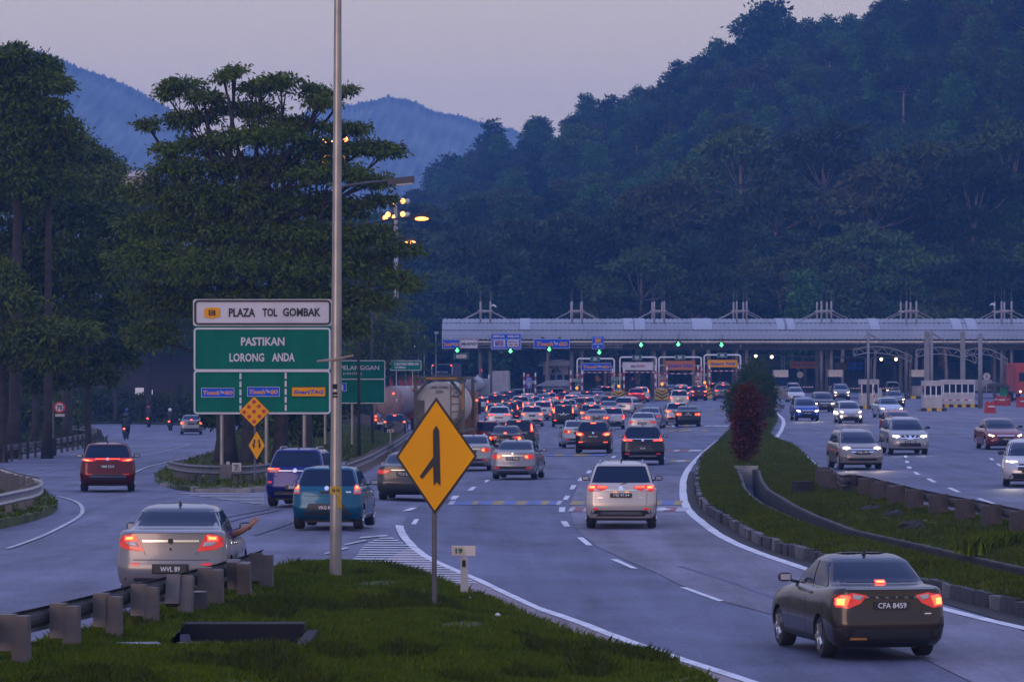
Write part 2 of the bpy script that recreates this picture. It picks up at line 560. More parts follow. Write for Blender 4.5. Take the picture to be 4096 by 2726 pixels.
def smooth(pts, n=6):
    """Catmull-Rom through the points"""
    P = [Vector((p[0], p[1], p[2] if len(p) > 2 else 0)) for p in pts]
    out = []
    for i in range(len(P) - 1):
        p0, p1, p2, p3 = P[max(i - 1, 0)], P[i], P[i + 1], P[min(i + 2, len(P) - 1)]
        for k in range(n):
            t = k / n
            out.append(0.5 * ((2 * p1) + (p2 - p0) * t + (2 * p0 - 5 * p1 + 4 * p2 - p3) * t * t + (3 * p1 - p0 - 3 * p2 + p3) * t ** 3))
    out.append(P[-1])
    return out

def ribbon(name, px, w, matl, off, parent=None, n=5, world=False):
    """painted line of width W along pixel points"""
    pts = smooth([(p if world else G(*p)) for p in px], n)
    L, R = [], []
    for i, p in enumerate(pts):
        t = pts[min(i + 1, len(pts) - 1)] - pts[max(i - 1, 0)]
        t.z = 0
        t.normalize()
        nrm = Vector((-t.y, t.x, 0)) * (w / 2)
        wob = 1 + 0.08 * math.sin(i * 1.7)
        L.append(p + nrm * wob)
        R.append(p - nrm)
    v, f = [], []
    for a, b in zip(L, R):
        v += [(a.x, a.y, hz(a.x, a.y) + off), (b.x, b.y, hz(b.x, b.y) + off)]
    for i in range(len(L) - 1):
        f.append((2 * i, 2 * i + 1, 2 * i + 3, 2 * i + 2))
    return link(name, mesh(name, v, f, matl), parent)

DR = (-4.75, -2.95, 57.5, 61.3)      # x0, x1, y0, y1 of the open drain pit
def xcurve(px):
    P = sorted([(G(x, y).y, G(x, y).x) for x, y in px])
    Y = [p[0] for p in P]
    X = [p[1] for p in P]
    return lambda y: float(np.interp(y, Y, X))
KERB = [(4200, 2492), (4096, 2464), (3875, 2411), (3785, 2385), (3500, 2325), (3258, 2247), (3155, 2220), (3059, 2182), (2983, 2140), (2906, 2092), (2849, 2059), (2814, 2017),
        (2803, 1975), (2799, 1918), (2803, 1866), (2824, 1835), (2868, 1795), (2917, 1742), (2950, 1706), (2985, 1672), (3010, 1650), (3030, 1610)]
RIGHT = [(4300, 2180), (4096, 2134), (4006, 2116), (3722, 2069), (3532, 2006), (3480, 1986), (3400, 1962), (3315, 1927), (3258, 1882), (3212, 1832), (3174, 1801), (3116, 1778),
         (3090, 1765), (3074, 1746), (3100, 1700), (3109, 1684), (3104, 1668), (3085, 1648), (3062, 1610)]
NEAR = [(4300, 2410), (4096, 2362), (3943, 2321), (3706, 2264), (3516, 2212), (3400, 2190), (3250, 2140), (3136, 2092), (3059, 2053), (3013, 2017), (2986, 1987), (2971, 1937), (2956, 1903)]
FAR = [(4300, 2368), (4096, 2325), (3943, 2290), (3706, 2232), (3516, 2188), (3400, 2160), (3250, 2098), (3174, 2059), (3116, 2021), (3067, 1990), (3044, 1956), (3030, 1910)]
kx, rx, nxr, fxr = xcurve(KERB), xcurve(RIGHT), xcurve(NEAR), xcurve(FAR)
YD = G(2956, 1903).y

# ground far and wide, below everything
link('ground', mesh('ground', [(-1500, -15, -1.9), (1700, -15, -1.9), (1700, 3050, -1.9), (-1500, 3050, -1.9)], [(0, 1, 2, 3)], M['ground']), kind='structure')

def axis(a, b, step, kinks):
    s = set(np.arange(a, b + .01, step).round(3).tolist()) | {k for k in kinks if a < k < b}
    return sorted(s)
xs = axis(-75, 95, 2.5, KX + tuple(np.arange(3, 16, .6).round(3)) + tuple(np.arange(-6, -2, .4).round(3)))
ys = axis(34, 545, 2.5, KY + tuple(np.arange(55, 64, .4).round(3)))
def dug(x, y):
    """the road bed is dug out under the two drains"""
    return (y < YD - .5 and nxr(y) - .1 < x < fxr(y) + .1) or (DR[0] - .05 < x < DR[1] + .05 and DR[2] - .2 < y < DR[3] + .1)
v = [(x, y, hz(x, y) - (1.6 if dug(x, y) else 0)) for y in ys for x in xs]
nx = len(xs)
f = [(j * nx + i, j * nx + i + 1, (j + 1) * nx + i + 1, (j + 1) * nx + i) for j in range(len(ys) - 1) for i in range(nx - 1)]
road = link('road', mesh('road', v, f, M['asphalt']), kind='structure')

# patches of newer and older asphalt
pxsheet('asphalt_patch', [(1600, 2110), (1650, 2035), (1760, 1985), (2000, 1918), (2293, 1913), (2400, 1858), (2470, 1812), (2600, 1745), (2905, 1742),
        (2812, 1812), (2759, 1866), (2731, 1905), (2330, 1905), (2285, 1990), (2280, 2058), (2297, 2110), (2332, 2147), (2390, 2190), (2516, 2248),
        (2621, 2292), (2716, 2340), (2885, 2406), (3043, 2448), (3300, 2520), (3700, 2640), (3900, 2740), (3050, 2740), (2674, 2622), (2463, 2548),
        (2300, 2485), (2101, 2411), (1901, 2316), (1722, 2237), (1640, 2175)], M['asphalt_dark'], 0.012, parent=road)
pxsheet('asphalt_patch', [(2330, 1902), (2728, 1902), (2728, 1952), (2732, 2005), (2756, 2048), (2806, 2092), (2880, 2144), (2990, 2197), (3200, 2271),
        (3814, 2450), (4150, 2530), (4150, 2740), (3905, 2738), (3702, 2638), (3302, 2518), (3045, 2446), (2888, 2404), (2718, 2338), (2623, 2290),
        (2518, 2246), (2392, 2188), (2334, 2145), (2300, 2108), (2284, 2058), (2289, 1990)], M['asphalt_light'], 0.012, parent=road)
pxsheet('asphalt_patch', [(3140, 1745), (3900, 1748), (4150, 1820), (4150, 2060), (3700, 1960), (3420, 1905), (3250, 1840), (3140, 1785)], M['asphalt_dark'], 0.012, parent=road)
pxsheet('asphalt_patch', [(3150, 1640), (4150, 1640), (4150, 1690), (3150, 1690)], M['asphalt_light'], 0.012, parent=road)
# shoulder between the thick line and the grass
pxsheet('shoulder', [(1640, 2185), (1722, 2242), (1838, 2296), (1901, 2322), (2101, 2417), (2300, 2491), (2463, 2554), (2674, 2628), (3000, 2740),
        (2850, 2740), (2674, 2668), (2537, 2626), (2332, 2562), (2200, 2520), (2080, 2480), (1880, 2390), (1780, 2350), (1700, 2310), (1627, 2295), (1500, 2265)],
        M['shoulder'], 0.012, parent=road)

# thick edge lines
ribbon('edge_line', [(1597, 2103), (1604, 2125), (1622, 2155), (1666, 2200), (1722, 2237), (1838, 2290), (1901, 2316), (2101, 2411), (2300, 2485), (2463, 2548), (2674, 2622), (3020, 2735)], 0.20, M['line'], 0.022, road)
ribbon('edge_line', [(3000, 1650), (2970, 1680), (2937, 1706), (2875, 1761), (2814, 1811), (2764, 1862), (2737, 1910), (2732, 1953), (2737, 2005), (2760, 2048), (2808, 2090), (2880, 2142), (2990, 2195), (3200, 2269), (3500, 2360), (3814, 2448), (4150, 2528)], 0.24, M['line'], 0.022, road)
ribbon('edge_line', [(3100, 1648), (3116, 1660), (3134, 1684), (3126, 1719), (3098, 1765), (3110, 1785)], 0.24, M['line'], 0.022, road)
ribbon('edge_line', [(3150, 1795), (3181, 1804), (3227, 1831), (3327, 1922), (3420, 1970), (3480, 1992), (3800, 2060), (4150, 2140)], 0.26, M['line'], 0.022, road)
ribbon('edge_line', [(-60, 2613), (95, 2600), (250, 2566), (430, 2514), (584, 2470), (760, 2415), (900, 2366)], 0.22, M['line'], 0.022, road)
ribbon('edge_line', [(30, 2195), (90, 2175), (180, 2140), (270, 2095), (318, 2065), (330, 2038), (312, 2012), (270, 1995), (228, 1986)], 0.11, M['line_worn'], 0.022, road)
ribbon('edge_line', [(540, 1890), (590, 1868), (680, 1846), (790, 1822), (870, 1802)], 0.12, M['line_worn'], 0.022, road)
ribbon('lane_line', [(0, 1925), (120, 1898), (300, 1868)], 0.08, M['line_worn'], 0.022, road)
ribbon('lane_line', [(555, 1826), (650, 1806), (760, 1778)], 0.08, M['line_worn'], 0.022, road)
ribbon('edge_line', [(300, 1700), (420, 1697), (560, 1702), (700, 1707), (860, 1720)], 0.12, M['line_worn'], 0.022, road)

DASH = [[(2719, 2351), (2745, 2351), (2898, 2406), (2872, 2407)], [(2441, 2238), (2468, 2238), (2552, 2276), (2526, 2275)],
        [(2308, 2151), (2333, 2151), (2371, 2183), (2345, 2182)], [(2242, 2086), (2267, 2086), (2282, 2108), (2257, 2108)],
        [(2237, 2030), (2262, 2030), (2259, 2049), (2236, 2049)], [(2261, 1984), (2280, 1984), (2270, 2000), (2251, 2000)],
        [(2286, 1941), (2307, 1941), (2296, 1958), (2278, 1958)], [(2320, 1910), (2337, 1910), (2327, 1924), (2309, 1924)],
        [(2352, 1882), (2369, 1882), (2361, 1893), (2343, 1893)], [(2388, 1860), (2402, 1860), (2392, 1870), (2376, 1870)],
        [(2420, 1843), (2433, 1843), (2422, 1853), (2408, 1853)], [(2452, 1824), (2467, 1824), (2456, 1832), (2443, 1832)],
        [(1658, 2078), (1677, 2077), (1664, 2098), (1644, 2098)], [(1811, 1984), (1838, 1984), (1822, 1999), (1800, 1999)],
        [(1888, 1948), (1906, 1948), (1890, 1962), (1869, 1963)], [(1943, 1920), (1960, 1920), (1948, 1929), (1937, 1930)],
        [(1640, 2033), (1672, 2031), (1640, 2044), (1610, 2046)],
        [(3020, 2514), (3060, 2518), (3200, 2560), (3170, 2565)]]
c5 = lambda q: [(3550 + u / 3.0147, 1480 + w / 3.0147) for u, w in q]
DASH += [c5(q) for q in ([(197, 1033), (237, 1033), (245, 1055), (203, 1057)], [(210, 1095), (255, 1095), (262, 1120), (215, 1122)],
         [(230, 1165), (285, 1165), (293, 1190), (237, 1190)], [(305, 1230), (350, 1230), (398, 1263), (352, 1265)],
         [(463, 1312), (515, 1310), (597, 1355), (540, 1355)], [(713, 1422), (770, 1420), (892, 1475), (835, 1475)],
         [(1070, 1553), (1120, 1550), (1304, 1613), (1255, 1613)], [(1222, 1063), (1262, 1063), (1290, 1088), (1250, 1090)],
         [(1305, 1130), (1345, 1130), (1385, 1160), (1345, 1160)])]
for q in DASH[:-10] + DASH[-9:]:
    pxsheet('lane_dash', q, M['line'], 0.022, parent=road)

# hatched nose between ramp and main road
for k in range(21):
    y = 2143 + k * 9.2
    t = k / 20
    xl = 1545 - 300 * t - 22 * math.sin(t * 9)
    xr = 1548 + 355 * t ** 0.9
    if k > 13:
        xl = max(xl, 1262)
    pxsheet('hatch_stripe', [(xl, y), (xr, y + 4 * t), (xr + 3, y + 4 * t + 3.3), (xl - 8, y + 3.3)], M['line'], 0.022, parent=road)
for a, b, c, d in ((1440, 2150, 1545, 2141), (1380, 2178, 1460, 2160), (1300, 2215, 1385, 2190)):
    pxsheet('hatch_stripe', [(a, b), (c, d), (c + 8, d + 5), (a - 4, b + 5)], M['line_worn'], 0.024, parent=road)
for k in range(9):
    y = 1974 + k * 5.6
    t = k / 8
    pxsheet('hatch_stripe', [(722 + 320 * t, y), (1056, y + 1), (1056, y + 3.2), (718 + 320 * t, y + 2.4)], M['line_worn'], 0.022, parent=road)

# coloured transverse warning bands
def band(y0, y1, cells):
    for x0, x1, c in cells:
        pxsheet('warning_band', [(x0 + 12, y0), (x1 + 12, y0), (x1, y1), (x0, y1)], M[c], 0.024, parent=road)
B_, Y_, W_, R_ = 'paint_blue', 'paint_yellow', 'line_worn', 'paint_red'
band(2004, 2020, [(1790, 1812, W_), (1812, 1885, B_), (1885, 1905, Y_), (1905, 1965, B_), (1965, 2010, Y_), (2010, 2060, B_), (2060, 2100, Y_), (2100, 2160, B_), (2160, 2190, Y_), (2190, 2222, B_), (2222, 2240, W_)])
band(2004, 2021, [(2277, 2330, Y_), (2330, 2345, B_), (2600, 2640, Y_), (2640, 2690, B_), (2690, 2722, Y_)])
band(2031, 2047, [(2271, 2290, W_), (2290, 2330, R_), (2330, 2350, W_), (2620, 2650, W_), (2650, 2700, R_), (2700, 2745, W_)])
pxsheet('warning_band', [(2626, 2040), (2650, 2034), (2690, 2038), (2650, 2044)], M['line'], 0.03, parent=road)
band(1817, 1824, [(2180, 2215, B_), (2215, 2250, Y_), (2250, 2290, B_), (2290, 2350, Y_), (2350, 2420, B_)])
band(1799, 1806, [(2665, 2690, R_), (2690, 2710, W_), (2710, 2750, R_), (2750, 2800, W_)])
band(1841, 1848, [(2430, 2480, Y_), (2676, 2700, Y_), (2700, 2733, W_), (2733, 2756, Y_)])
band(1702, 1706, [(2810, 2840, W_), (2845, 2880, W_), (2885, 2930, W_)])
band(1720, 1725, [(2670, 2700, Y_), (2710, 2760, Y_), (2800, 2830, Y_), (2830, 2850, B_), (2880, 2892, Y_)])
band(1637, 1640, [(2830, 2860, Y_), (2870, 2895, Y_)])
band(1655, 1658, [(2820, 2850, Y_), (2875, 2890, Y_)])
for rr, c in ((0.9, Y_), (1.35, W_), (1.75, B_), (2.3, Y_)):
    c0 = G(2622, 1706)
    ribbon('painted_ring', [Vector((c0.x + rr * math.cos(a) * .95, c0.y + rr * 7.0 * math.sin(a), 0)) for a in np.linspace(-1.5, 1.5, 9)], 0.30, M[c], 0.024, road, 3, True)
# skid marks
for q in ([(900, 2070), (1000, 2050), (1080, 2035)], [(920, 2085), (1020, 2060), (1120, 2040)], [(1020, 2140), (1110, 2110), (1180, 2085)], [(2720, 2266), (2900, 2320), (3100, 2392)]):
    ribbon('skid_mark', q, 0.12, M['asphalt_dark'], 0.018, road)

# ------------------------------------------------------------------ grass islands
def island(name, px, matl, raise_, **kw):
    return pxsheet(name, px, matl, raise_, rim=raise_ + 0.4, maxe=2.2, noise=0.02, kind='structure', **kw)

ISL1 = [(-160, 2680), (0, 2632), (94, 2622), (215, 2586), (292, 2564), (413, 2539), (483, 2505), (590, 2485), (651, 2458), (760, 2415), (860, 2378), (930, 2352),
        (1000, 2330), (1060, 2308), (1130, 2287), (1200, 2276), (1340, 2272), (1430, 2276), (1492, 2276), (1560, 2292), (1627, 2305), (1700, 2320), (1780, 2360),
        (1880, 2400), (2000, 2445), (2100, 2490), (2200, 2530), (2332, 2572), (2537, 2636), (2674, 2678), (2811, 2730), (2900, 2800), (2900, 3000), (-400, 3000)]
w1 = [G(x, y) for x, y in ISL1]
# the drain mouth in the foreground is left open
def cutrow(poly, y):
    xs_ = []
    for i in range(len(poly)):
        a, b = poly[i], poly[(i + 1) % len(poly)]
        if (a[1] <= y) != (b[1] <= y):
            xs_.append(a[0] + (y - a[1]) * (b[0] - a[0]) / (b[1] - a[1]))
    xs_.sort()
    return [(xs_[i], xs_[i + 1]) for i in range(0, len(xs_) - 1, 2)]

def rowgrid(name, poly, matl, raise_, hole=None, dy=0.5, dx=0.5, bump=None, **props):
    """grass surface as a fine grid of rows; HOLE = (x0, x1, y0, y1) stays open"""
    y0, y1 = min(p[1] for p in poly), max(p[1] for p in poly)
    cuts = sorted(set(np.linspace(y0 + .02, y1 - .02, int((y1 - y0) / dy) + 2).tolist()) | (set([hole[2], hole[3]]) if hole else set()) | {k for k in KY if y0 < k < y1})
    v, f = [], []
    def zz(x, y):
        return hz(x, y) + raise_ + (bump(x, y) if bump else 0)
    def strip(ra, rb, ya, yb):
        m = max(2, int(max(ra[1] - ra[0], rb[1] - rb[0]) / dx) + 1)
        base = len(v)
        for k in range(m + 1):
            t = k / m
            xa, xb = ra[0] + (ra[1] - ra[0]) * t, rb[0] + (rb[1] - rb[0]) * t
            v.append((xa, ya, zz(xa, ya)))
            v.append((xb, yb, zz(xb, yb)))
        for k in range(m):
            i = base + 2 * k
            f.append((i, i + 2, i + 3, i + 1))
        for i in (base, base + 2 * m):                         # side skirts
            j = len(v)
            a, b = v[i], v[i + 1]
            v.append((a[0], a[1], a[2] - raise_ - .4))
            v.append((b[0], b[1], b[2] - raise_ - .4))
            f.append((i, i + 1, j + 1, j))
    for ya, yb in zip(cuts[:-1], cuts[1:]):
        A, B = cutrow(poly, ya), cutrow(poly, yb)
        if not A or not B:
            continue
        if len(A) != len(B):
            A, B = [max(A, key=lambda r: r[1] - r[0])], [max(B, key=lambda r: r[1] - r[0])]
        for ra, rb in zip(A, B):
            ym = (ya + yb) / 2
            if hole and hole[2] < ym < hole[3] and ra[0] < hole[0] and ra[1] > hole[1]:
                strip((ra[0], hole[0]), (rb[0], hole[0]), ya, yb)
                strip((hole[1], ra[1]), (hole[1], rb[1]), ya, yb)
            else:
                strip(ra, rb, ya, yb)
    return link(name, mesh(name, v, f, matl), **props)

def bump1(x, y):
    return 0.03 * math.sin(x * 2.1 + y * .8) + 0.03 * math.sin(y * 1.3 - x) + 0.02 * math.sin(x * 5 + 1) * math.sin(y * 2.3)
w1c = [(p.x, max(p.y, 46.0)) for p in w1]
lawn1 = rowgrid('lawn', w1c, M['lawn'], 0.07, DR, bump=bump1, kind='structure')

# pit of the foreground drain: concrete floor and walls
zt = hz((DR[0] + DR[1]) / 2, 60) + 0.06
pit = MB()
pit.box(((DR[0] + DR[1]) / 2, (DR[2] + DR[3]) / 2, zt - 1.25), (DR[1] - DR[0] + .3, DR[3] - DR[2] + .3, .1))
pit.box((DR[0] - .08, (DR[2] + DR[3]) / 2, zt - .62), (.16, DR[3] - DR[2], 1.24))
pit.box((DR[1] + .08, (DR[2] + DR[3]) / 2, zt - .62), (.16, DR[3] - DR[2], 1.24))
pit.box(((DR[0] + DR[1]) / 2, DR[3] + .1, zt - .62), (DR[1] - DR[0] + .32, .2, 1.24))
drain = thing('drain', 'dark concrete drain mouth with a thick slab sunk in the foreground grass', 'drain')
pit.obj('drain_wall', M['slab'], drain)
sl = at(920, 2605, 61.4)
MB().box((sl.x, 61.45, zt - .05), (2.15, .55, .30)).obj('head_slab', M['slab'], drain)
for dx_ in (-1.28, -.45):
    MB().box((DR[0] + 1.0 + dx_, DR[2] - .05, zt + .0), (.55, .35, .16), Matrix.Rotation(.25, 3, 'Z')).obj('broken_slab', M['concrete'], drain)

ISL2 = [(620, 1922), (647, 1942), (714, 1960), (803, 1967), (1000, 1965), (1100, 1950), (1250, 1925), (1400, 1882), (1530, 1824), (1612, 1768), (1604, 1748), (1530, 1728),
        (1440, 1705), (1330, 1685), (1200, 1680), (1050, 1690), (960, 1718), (900, 1760), (870, 1812), (770, 1845), (690, 1868), (640, 1895)]
ISL3 = [(232, 2036), (201, 2060), (112, 2090), (0, 2115), (-250, 2170), (-250, 1930), (0, 1930), (120, 1948), (170, 1985)]
for nm, pl, rs in (('verge', ISL2, .12), ('verge', ISL3, .2)):
    rowgrid(nm, [tuple(G(x, y)[:2]) for x, y in pl], M['lawn'], rs, dy=1.2, dx=1.0, bump=bump1, kind='structure')
# rough stone edge in front of the island with the big sign
edge = MB()
for k in range(26):
    px = 655 + k * 17.5
    p = G(px, 1944 + min(24, (px - 650) * .16) + (0 if px < 1000 else -(px - 1000) * .12))
    edge.box((p.x, p.y - .05, p.z + .06), (.22 + .1 * random.random(), .18, .10 + .10 * random.random()), Matrix.Rotation(random.uniform(-.4, .4), 3, 'Z'))
edge.obj('broken_edging', M['concrete'], kind='stuff')

fl = [G(428, 1766), G(312, 1783), G(100, 1815), G(0, 1838), G(-300, 1890)]
fr = [G(1490, 1622), G(1350, 1656), G(1100, 1684), G(866, 1708), G(700, 1699), G(480, 1694), G(300, 1696), G(384, 1750)]
pl4 = [(p.x, p.y) for p in fl] + [(-120, 140), (-120, 640), (-9, 640), (-9.5, 560)] + [(p.x, p.y) for p in fr]
sheet('forest_floor', pl4, M['forest_floor'], 0.12, rim=.5, maxe=5, kind='structure')

# ------------------------------------------------------------------ the right-hand median: kerb, grass, drain, grass
RS = 0.22
def medstrip(name, xa, xb, ya, yb, matl):
    v, f = [], []
    rows = np.arange(ya, yb + .01, 1.0)
    m = 7
    for j, y in enumerate(rows):
        a, b = xa(y), max(xb(y), xa(y) + .02)
        for k in range(m + 1):
            x = a + (b - a) * k / m
            e = 0.05 * math.sin(x * 1.7 + y * .5) * math.sin(math.pi * k / m) + 0.12 * math.sin(math.pi * k / m)
            v.append((x, y, hz(x, y) + RS + e))
        for k in range(m if j else 0):
            i = j * (m + 1) + k
            f.append((i - m - 1, i - m, i + 1, i))
    n0 = len(v)
    for j in range(len(rows)):
        for k in (0, m):
            p = v[j * (m + 1) + k]
            v.append((p[0], p[1], p[2] - .7))
    for j in range(len(rows) - 1):
        for s, k in ((0, 0), (1, m)):
            f.append((j * (m + 1) + k, (j + 1) * (m + 1) + k, n0 + 2 * (j + 1) + s, n0 + 2 * j + s))
    return link(name, mesh(name, v, f, matl), kind='structure')
YM = 470
medstrip('median_grass', kx, lambda y: nxr(y) - .14, 52, YD, M['lawn'])
medstrip('median_grass', lambda y: fxr(y) + .16, rx, 52, YD, M['lawn'])
medstrip('median_grass', kx, rx, YD, YM, M['lawn'])
def uprofile(name, parts, matl, parent, **kw):
    """sweep closed x,z profiles (functions of y) along the drain"""
    rows = np.arange(52, YD + .6, .8)
    for nm, prof, mt in parts:
        v, f = [], []
        for j, y in enumerate(rows):
            P = prof(min(y, YD))
            for x, z in P:
                v.append((x, min(y, YD), z + hz(x, y) + RS))
            n_ = len(P)
            for k in range(n_ if j else 0):
                a, b = j * n_ + k, j * n_ + (k + 1) % n_
                f.append((a - n_, b - n_, b, a))
        link(nm, mesh(nm, v, f, mt), parent)
dr2 = thing('drain_channel', 'long open concrete drain curving through the right median grass', 'drain')
uprofile('drain', [
    ('near_rim', lambda y: [(nxr(y) - .12, -.5), (nxr(y) - .12, .05), (nxr(y), .05), (nxr(y), -.1)], M['concrete_old']),
    ('far_rim', lambda y: [(fxr(y) + .10, .05), (fxr(y) + .10, -.5), (fxr(y), .0), (fxr(y), .05)], M['concrete_old']),
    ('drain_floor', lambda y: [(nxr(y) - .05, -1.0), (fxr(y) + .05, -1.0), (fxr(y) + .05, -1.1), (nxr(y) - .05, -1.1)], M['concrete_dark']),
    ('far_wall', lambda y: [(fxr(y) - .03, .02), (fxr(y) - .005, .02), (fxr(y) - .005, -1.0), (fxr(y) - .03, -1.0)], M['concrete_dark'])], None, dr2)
MB().box(((nxr(YD) + fxr(YD)) / 2, YD + .1, RS - .3), (fxr(YD) - nxr(YD) + .4, .2, .72)).obj('end_wall', M['concrete'], dr2)
# kerb stones, one by one
kerb = thing('kerb', 'row of worn black and white kerb stones along the right median', 'kerb')
kb = MB()
kb.box((0, 0, 0), (.16, .92, .46))
kerbme = [kb.mesh('kerb_stone', M['kerb_black']), kb.mesh('kerb_stone', M['kerb_white'])]
y = 56.0
i = 0
while y < 300 and i < 290:
    x, x2 = kx(y), kx(y + .95)
    o = link('kerb_stone', kerbme[1 if (i % 4 == 3 or random.random() < .08) else 0], kerb)
    o.location = (x - .07 + random.uniform(-.015, .015), y + .475, hz(x, y) + .03 + random.uniform(-.02, .025))
    o.rotation_euler = (random.uniform(-.03, .03), random.uniform(-.06, .06), -math.atan2(x2 - x, .95) + random.uniform(-.04, .04))
    y += .95 * math.cos(math.atan2(x2 - x, .95))
    i += 1
# muddy gutter beside the kerb
gut = [(kx(y), y) for y in np.arange(60, 172, 3)]
sheet('gutter', [(a - .02, b) for a, b in gut] + [(a - .62 - .1 * math.sin(b * .3), b) for a, b in reversed(gut)], M['concrete_dark'], 0.016, parent=road)

# ------------------------------------------------------------------ grass blades
def blades(name, pts, hmin, hmax, w, matl, k=3, **props):
    """PTS (n,3): tufts of K bent blades"""
    n_ = len(pts)
    P = np.repeat(np.asarray(pts, float), k, axis=0)
    N = len(P)
    P[:, :2] += rng.normal(0, .03, (N, 2))
    a = rng.uniform(0, 2 * np.pi, N)
    hgt = rng.uniform(hmin, hmax, N)
    lean = rng.uniform(.15, .75, N) * hgt
    d = np.stack([np.cos(a), np.sin(a), np.zeros(N)], 1)
    s = np.stack([-np.sin(a), np.cos(a), np.zeros(N)], 1) * (w * rng.uniform(.7, 1.3, N))[:, None]
    mid = P + d * (lean * .35)[:, None] + np.array([0, 0, 1]) * (hgt * .6)[:, None]
    tip = P + d * lean[:, None] + np.array([0, 0, 1]) * hgt[:, None]
    V = np.stack([P - s, P + s, mid + s * .7, tip, mid - s * .7], 1).reshape(-1, 3)
    return np_mesh(name, V, 5, matl, **props)

def np_mesh(name, V, k, matl, parent=None, **props):
    n_ = len(V) // k
    me = bpy.data.meshes.new(name)
    me.vertices.add(len(V))
    me.vertices.foreach_set('co', np.asarray(V, np.float32).ravel())
    me.loops.add(len(V))
    me.loops.foreach_set('vertex_index', np.arange(len(V), dtype=np.int32))
    me.polygons.add(n_)
    me.polygons.foreach_set('loop_start', np.arange(n_, dtype=np.int32) * k)
    me.polygons.foreach_set('loop_total', np.full(n_, k, np.int32))
    me.materials.append(matl)
    me.update(calc_edges=True)
    return link(name, me, parent, **props)

def inpoly(poly, X, Y):
    ins = np.zeros(len(X), bool)
    n_ = len(poly)
    for i in range(n_):
        x0, y0 = poly[i]
        x1, y1 = poly[(i + 1) % n_]
        c = ((y0 <= Y) != (y1 <= Y))
        with np.errstate(divide='ignore', invalid='ignore'):
            c &= X < (x1 - x0) * (Y - y0) / (y1 - y0 + 1e-12) + x0
        ins ^= c
    return ins

def scatter(poly, n_):
    xs_, ys_ = [p[0] for p in poly], [p[1] for p in poly]
    X = rng.uniform(min(xs_), max(xs_), n_)
    Y = rng.uniform(min(ys_), max(ys_), n_)
    k = inpoly(poly, X, Y)
    return X[k], Y[k]

X, Y = scatter([(a, min(b, 84)) for a, b in w1c], 190000)
k = ~((X > DR[0]) & (X < DR[1]) & (Y > DR[2]) & (Y < DR[3] + .35)) & (np.abs(X) < Y * .15) & (Y > 47.5)
k &= ~((np.sin(X * 1.3 + 2 * np.sin(Y * .31)) + np.sin(Y * .77 + X * .6 + 1) + .6 * np.sin(X * 4.3 - Y * 1.9) > 1.75) & (rng.uniform(0, 1, len(X)) < .93))
X, Y = X[k], Y[k]
Z = np.array([hz(a, b) + .05 + bump1(a, b) for a, b in zip(X, Y)])
blades('grass', np.stack([X, Y, Z], 1), .05, .15, .006, M['blade'], 3, kind='stuff')
# straggling weeds and dry patches
X, Y = scatter([(a, min(b, 84)) for a, b in w1c], 90000)
k = (np.sin(X * 1.9 + np.sin(Y * .6) * 2) + np.sin(Y * .45 - X * .8) + .5 * np.sin(X * 5.1 + Y) > 1.05) & (np.abs(X) < Y * .15) & (Y > 48) & ~((X > DR[0]) & (X < DR[1]) & (Y > DR[2]) & (Y < DR[3] + .35))
X, Y = X[k], Y[k]
blades('dry_grass', np.stack([X, Y, np.array([hz(a, b) + .05 + bump1(a, b) for a, b in zip(X, Y)])], 1), .10, .24, .007, M['blade_dry'], 3, kind='stuff')
# taller tufts along the edges and near the rail
e = []
for a, b in zip(w1c[:-4], w1c[1:-4]):
    for t in np.linspace(0, 1, 60):
        e.append((a[0] + (b[0] - a[0]) * t + random.gauss(.06, .07), a[1] + (b[1] - a[1]) * t + random.gauss(-.08, .08)))
e = np.array([(x, y, hz(x, y) + .03) for x, y in e])
blades('grass', e, .07, .19, .007, M['blade'], 4, kind='stuff')
def medblades(xa, xb, ya, yb, dens, h0, h1, w):
    yy = rng.uniform(ya, yb, int((yb - ya) * dens))
    A = np.array([xa(y) for y in yy])
    B = np.array([max(xb(y), xa(y) + .02) for y in yy])
    t = rng.uniform(0, 1, len(yy))
    xx = A + (B - A) * t
    zz = np.array([hz(x, y) for x, y in zip(xx, yy)]) + RS + .12 * np.sin(np.pi * t) - .02
    k = np.abs(xx) < yy * .15
    return np.stack([xx, yy, zz], 1)[k]
pts = np.concatenate([medblades(kx, lambda y: nxr(y) - .16, 58, YD, 240, 0, 0, 0), medblades(lambda y: fxr(y) + .18, rx, 58, YD, 420, 0, 0, 0)])
blades('median_grass_blades', pts, .06, .16, .009, M['blade_dry'], 3, kind='stuff')
pts = medblades(kx, rx, YD, 330, 130, 0, 0, 0)
blades('median_grass_blades', pts, .08, .2, .016, M['blade_dry'], 3, kind='stuff')
pts = []
for pl in (ISL2, ISL3):
    X, Y = scatter([tuple(G(x, y)[:2]) for x, y in pl], 60000 if pl is ISL2 else 16000)
    pts.append(np.stack([X, Y, np.array([hz(a, b) + .12 for a, b in zip(X, Y)])], 1)[: 16000])
blades('verge_grass', np.concatenate(pts), .08, .22, .014, M['blade_dry'], 3, kind='stuff')
X, Y = scatter(pl4, 60000)
k = (np.abs(X) < Y * .13) & (Y < 420)
blades('undergrowth', np.stack([X, Y, np.array([hz(a, b) + .1 for a, b in zip(X, Y)])], 1)[k][:22000], .15, .6, .05, M['leaf_dark'], 3, kind='stuff')
# dark thicket that closes the view behind the left ramp
V = rng.uniform(0, 1, (26000, 3)) * np.array([52, 46, 1]) + np.array([-66, 388, 0])
V[:, 2] = hz(-30, 400) + 9.0 * rng.uniform(0, 1, 26000) ** 1.3 * (.55 + .45 * np.sin(V[:, 0] * .5) * np.sin(V[:, 1] * .3 + 1))
blades('thicket', V, .5, 1.1, .16, M['leaf_dark'], 2, kind='stuff')
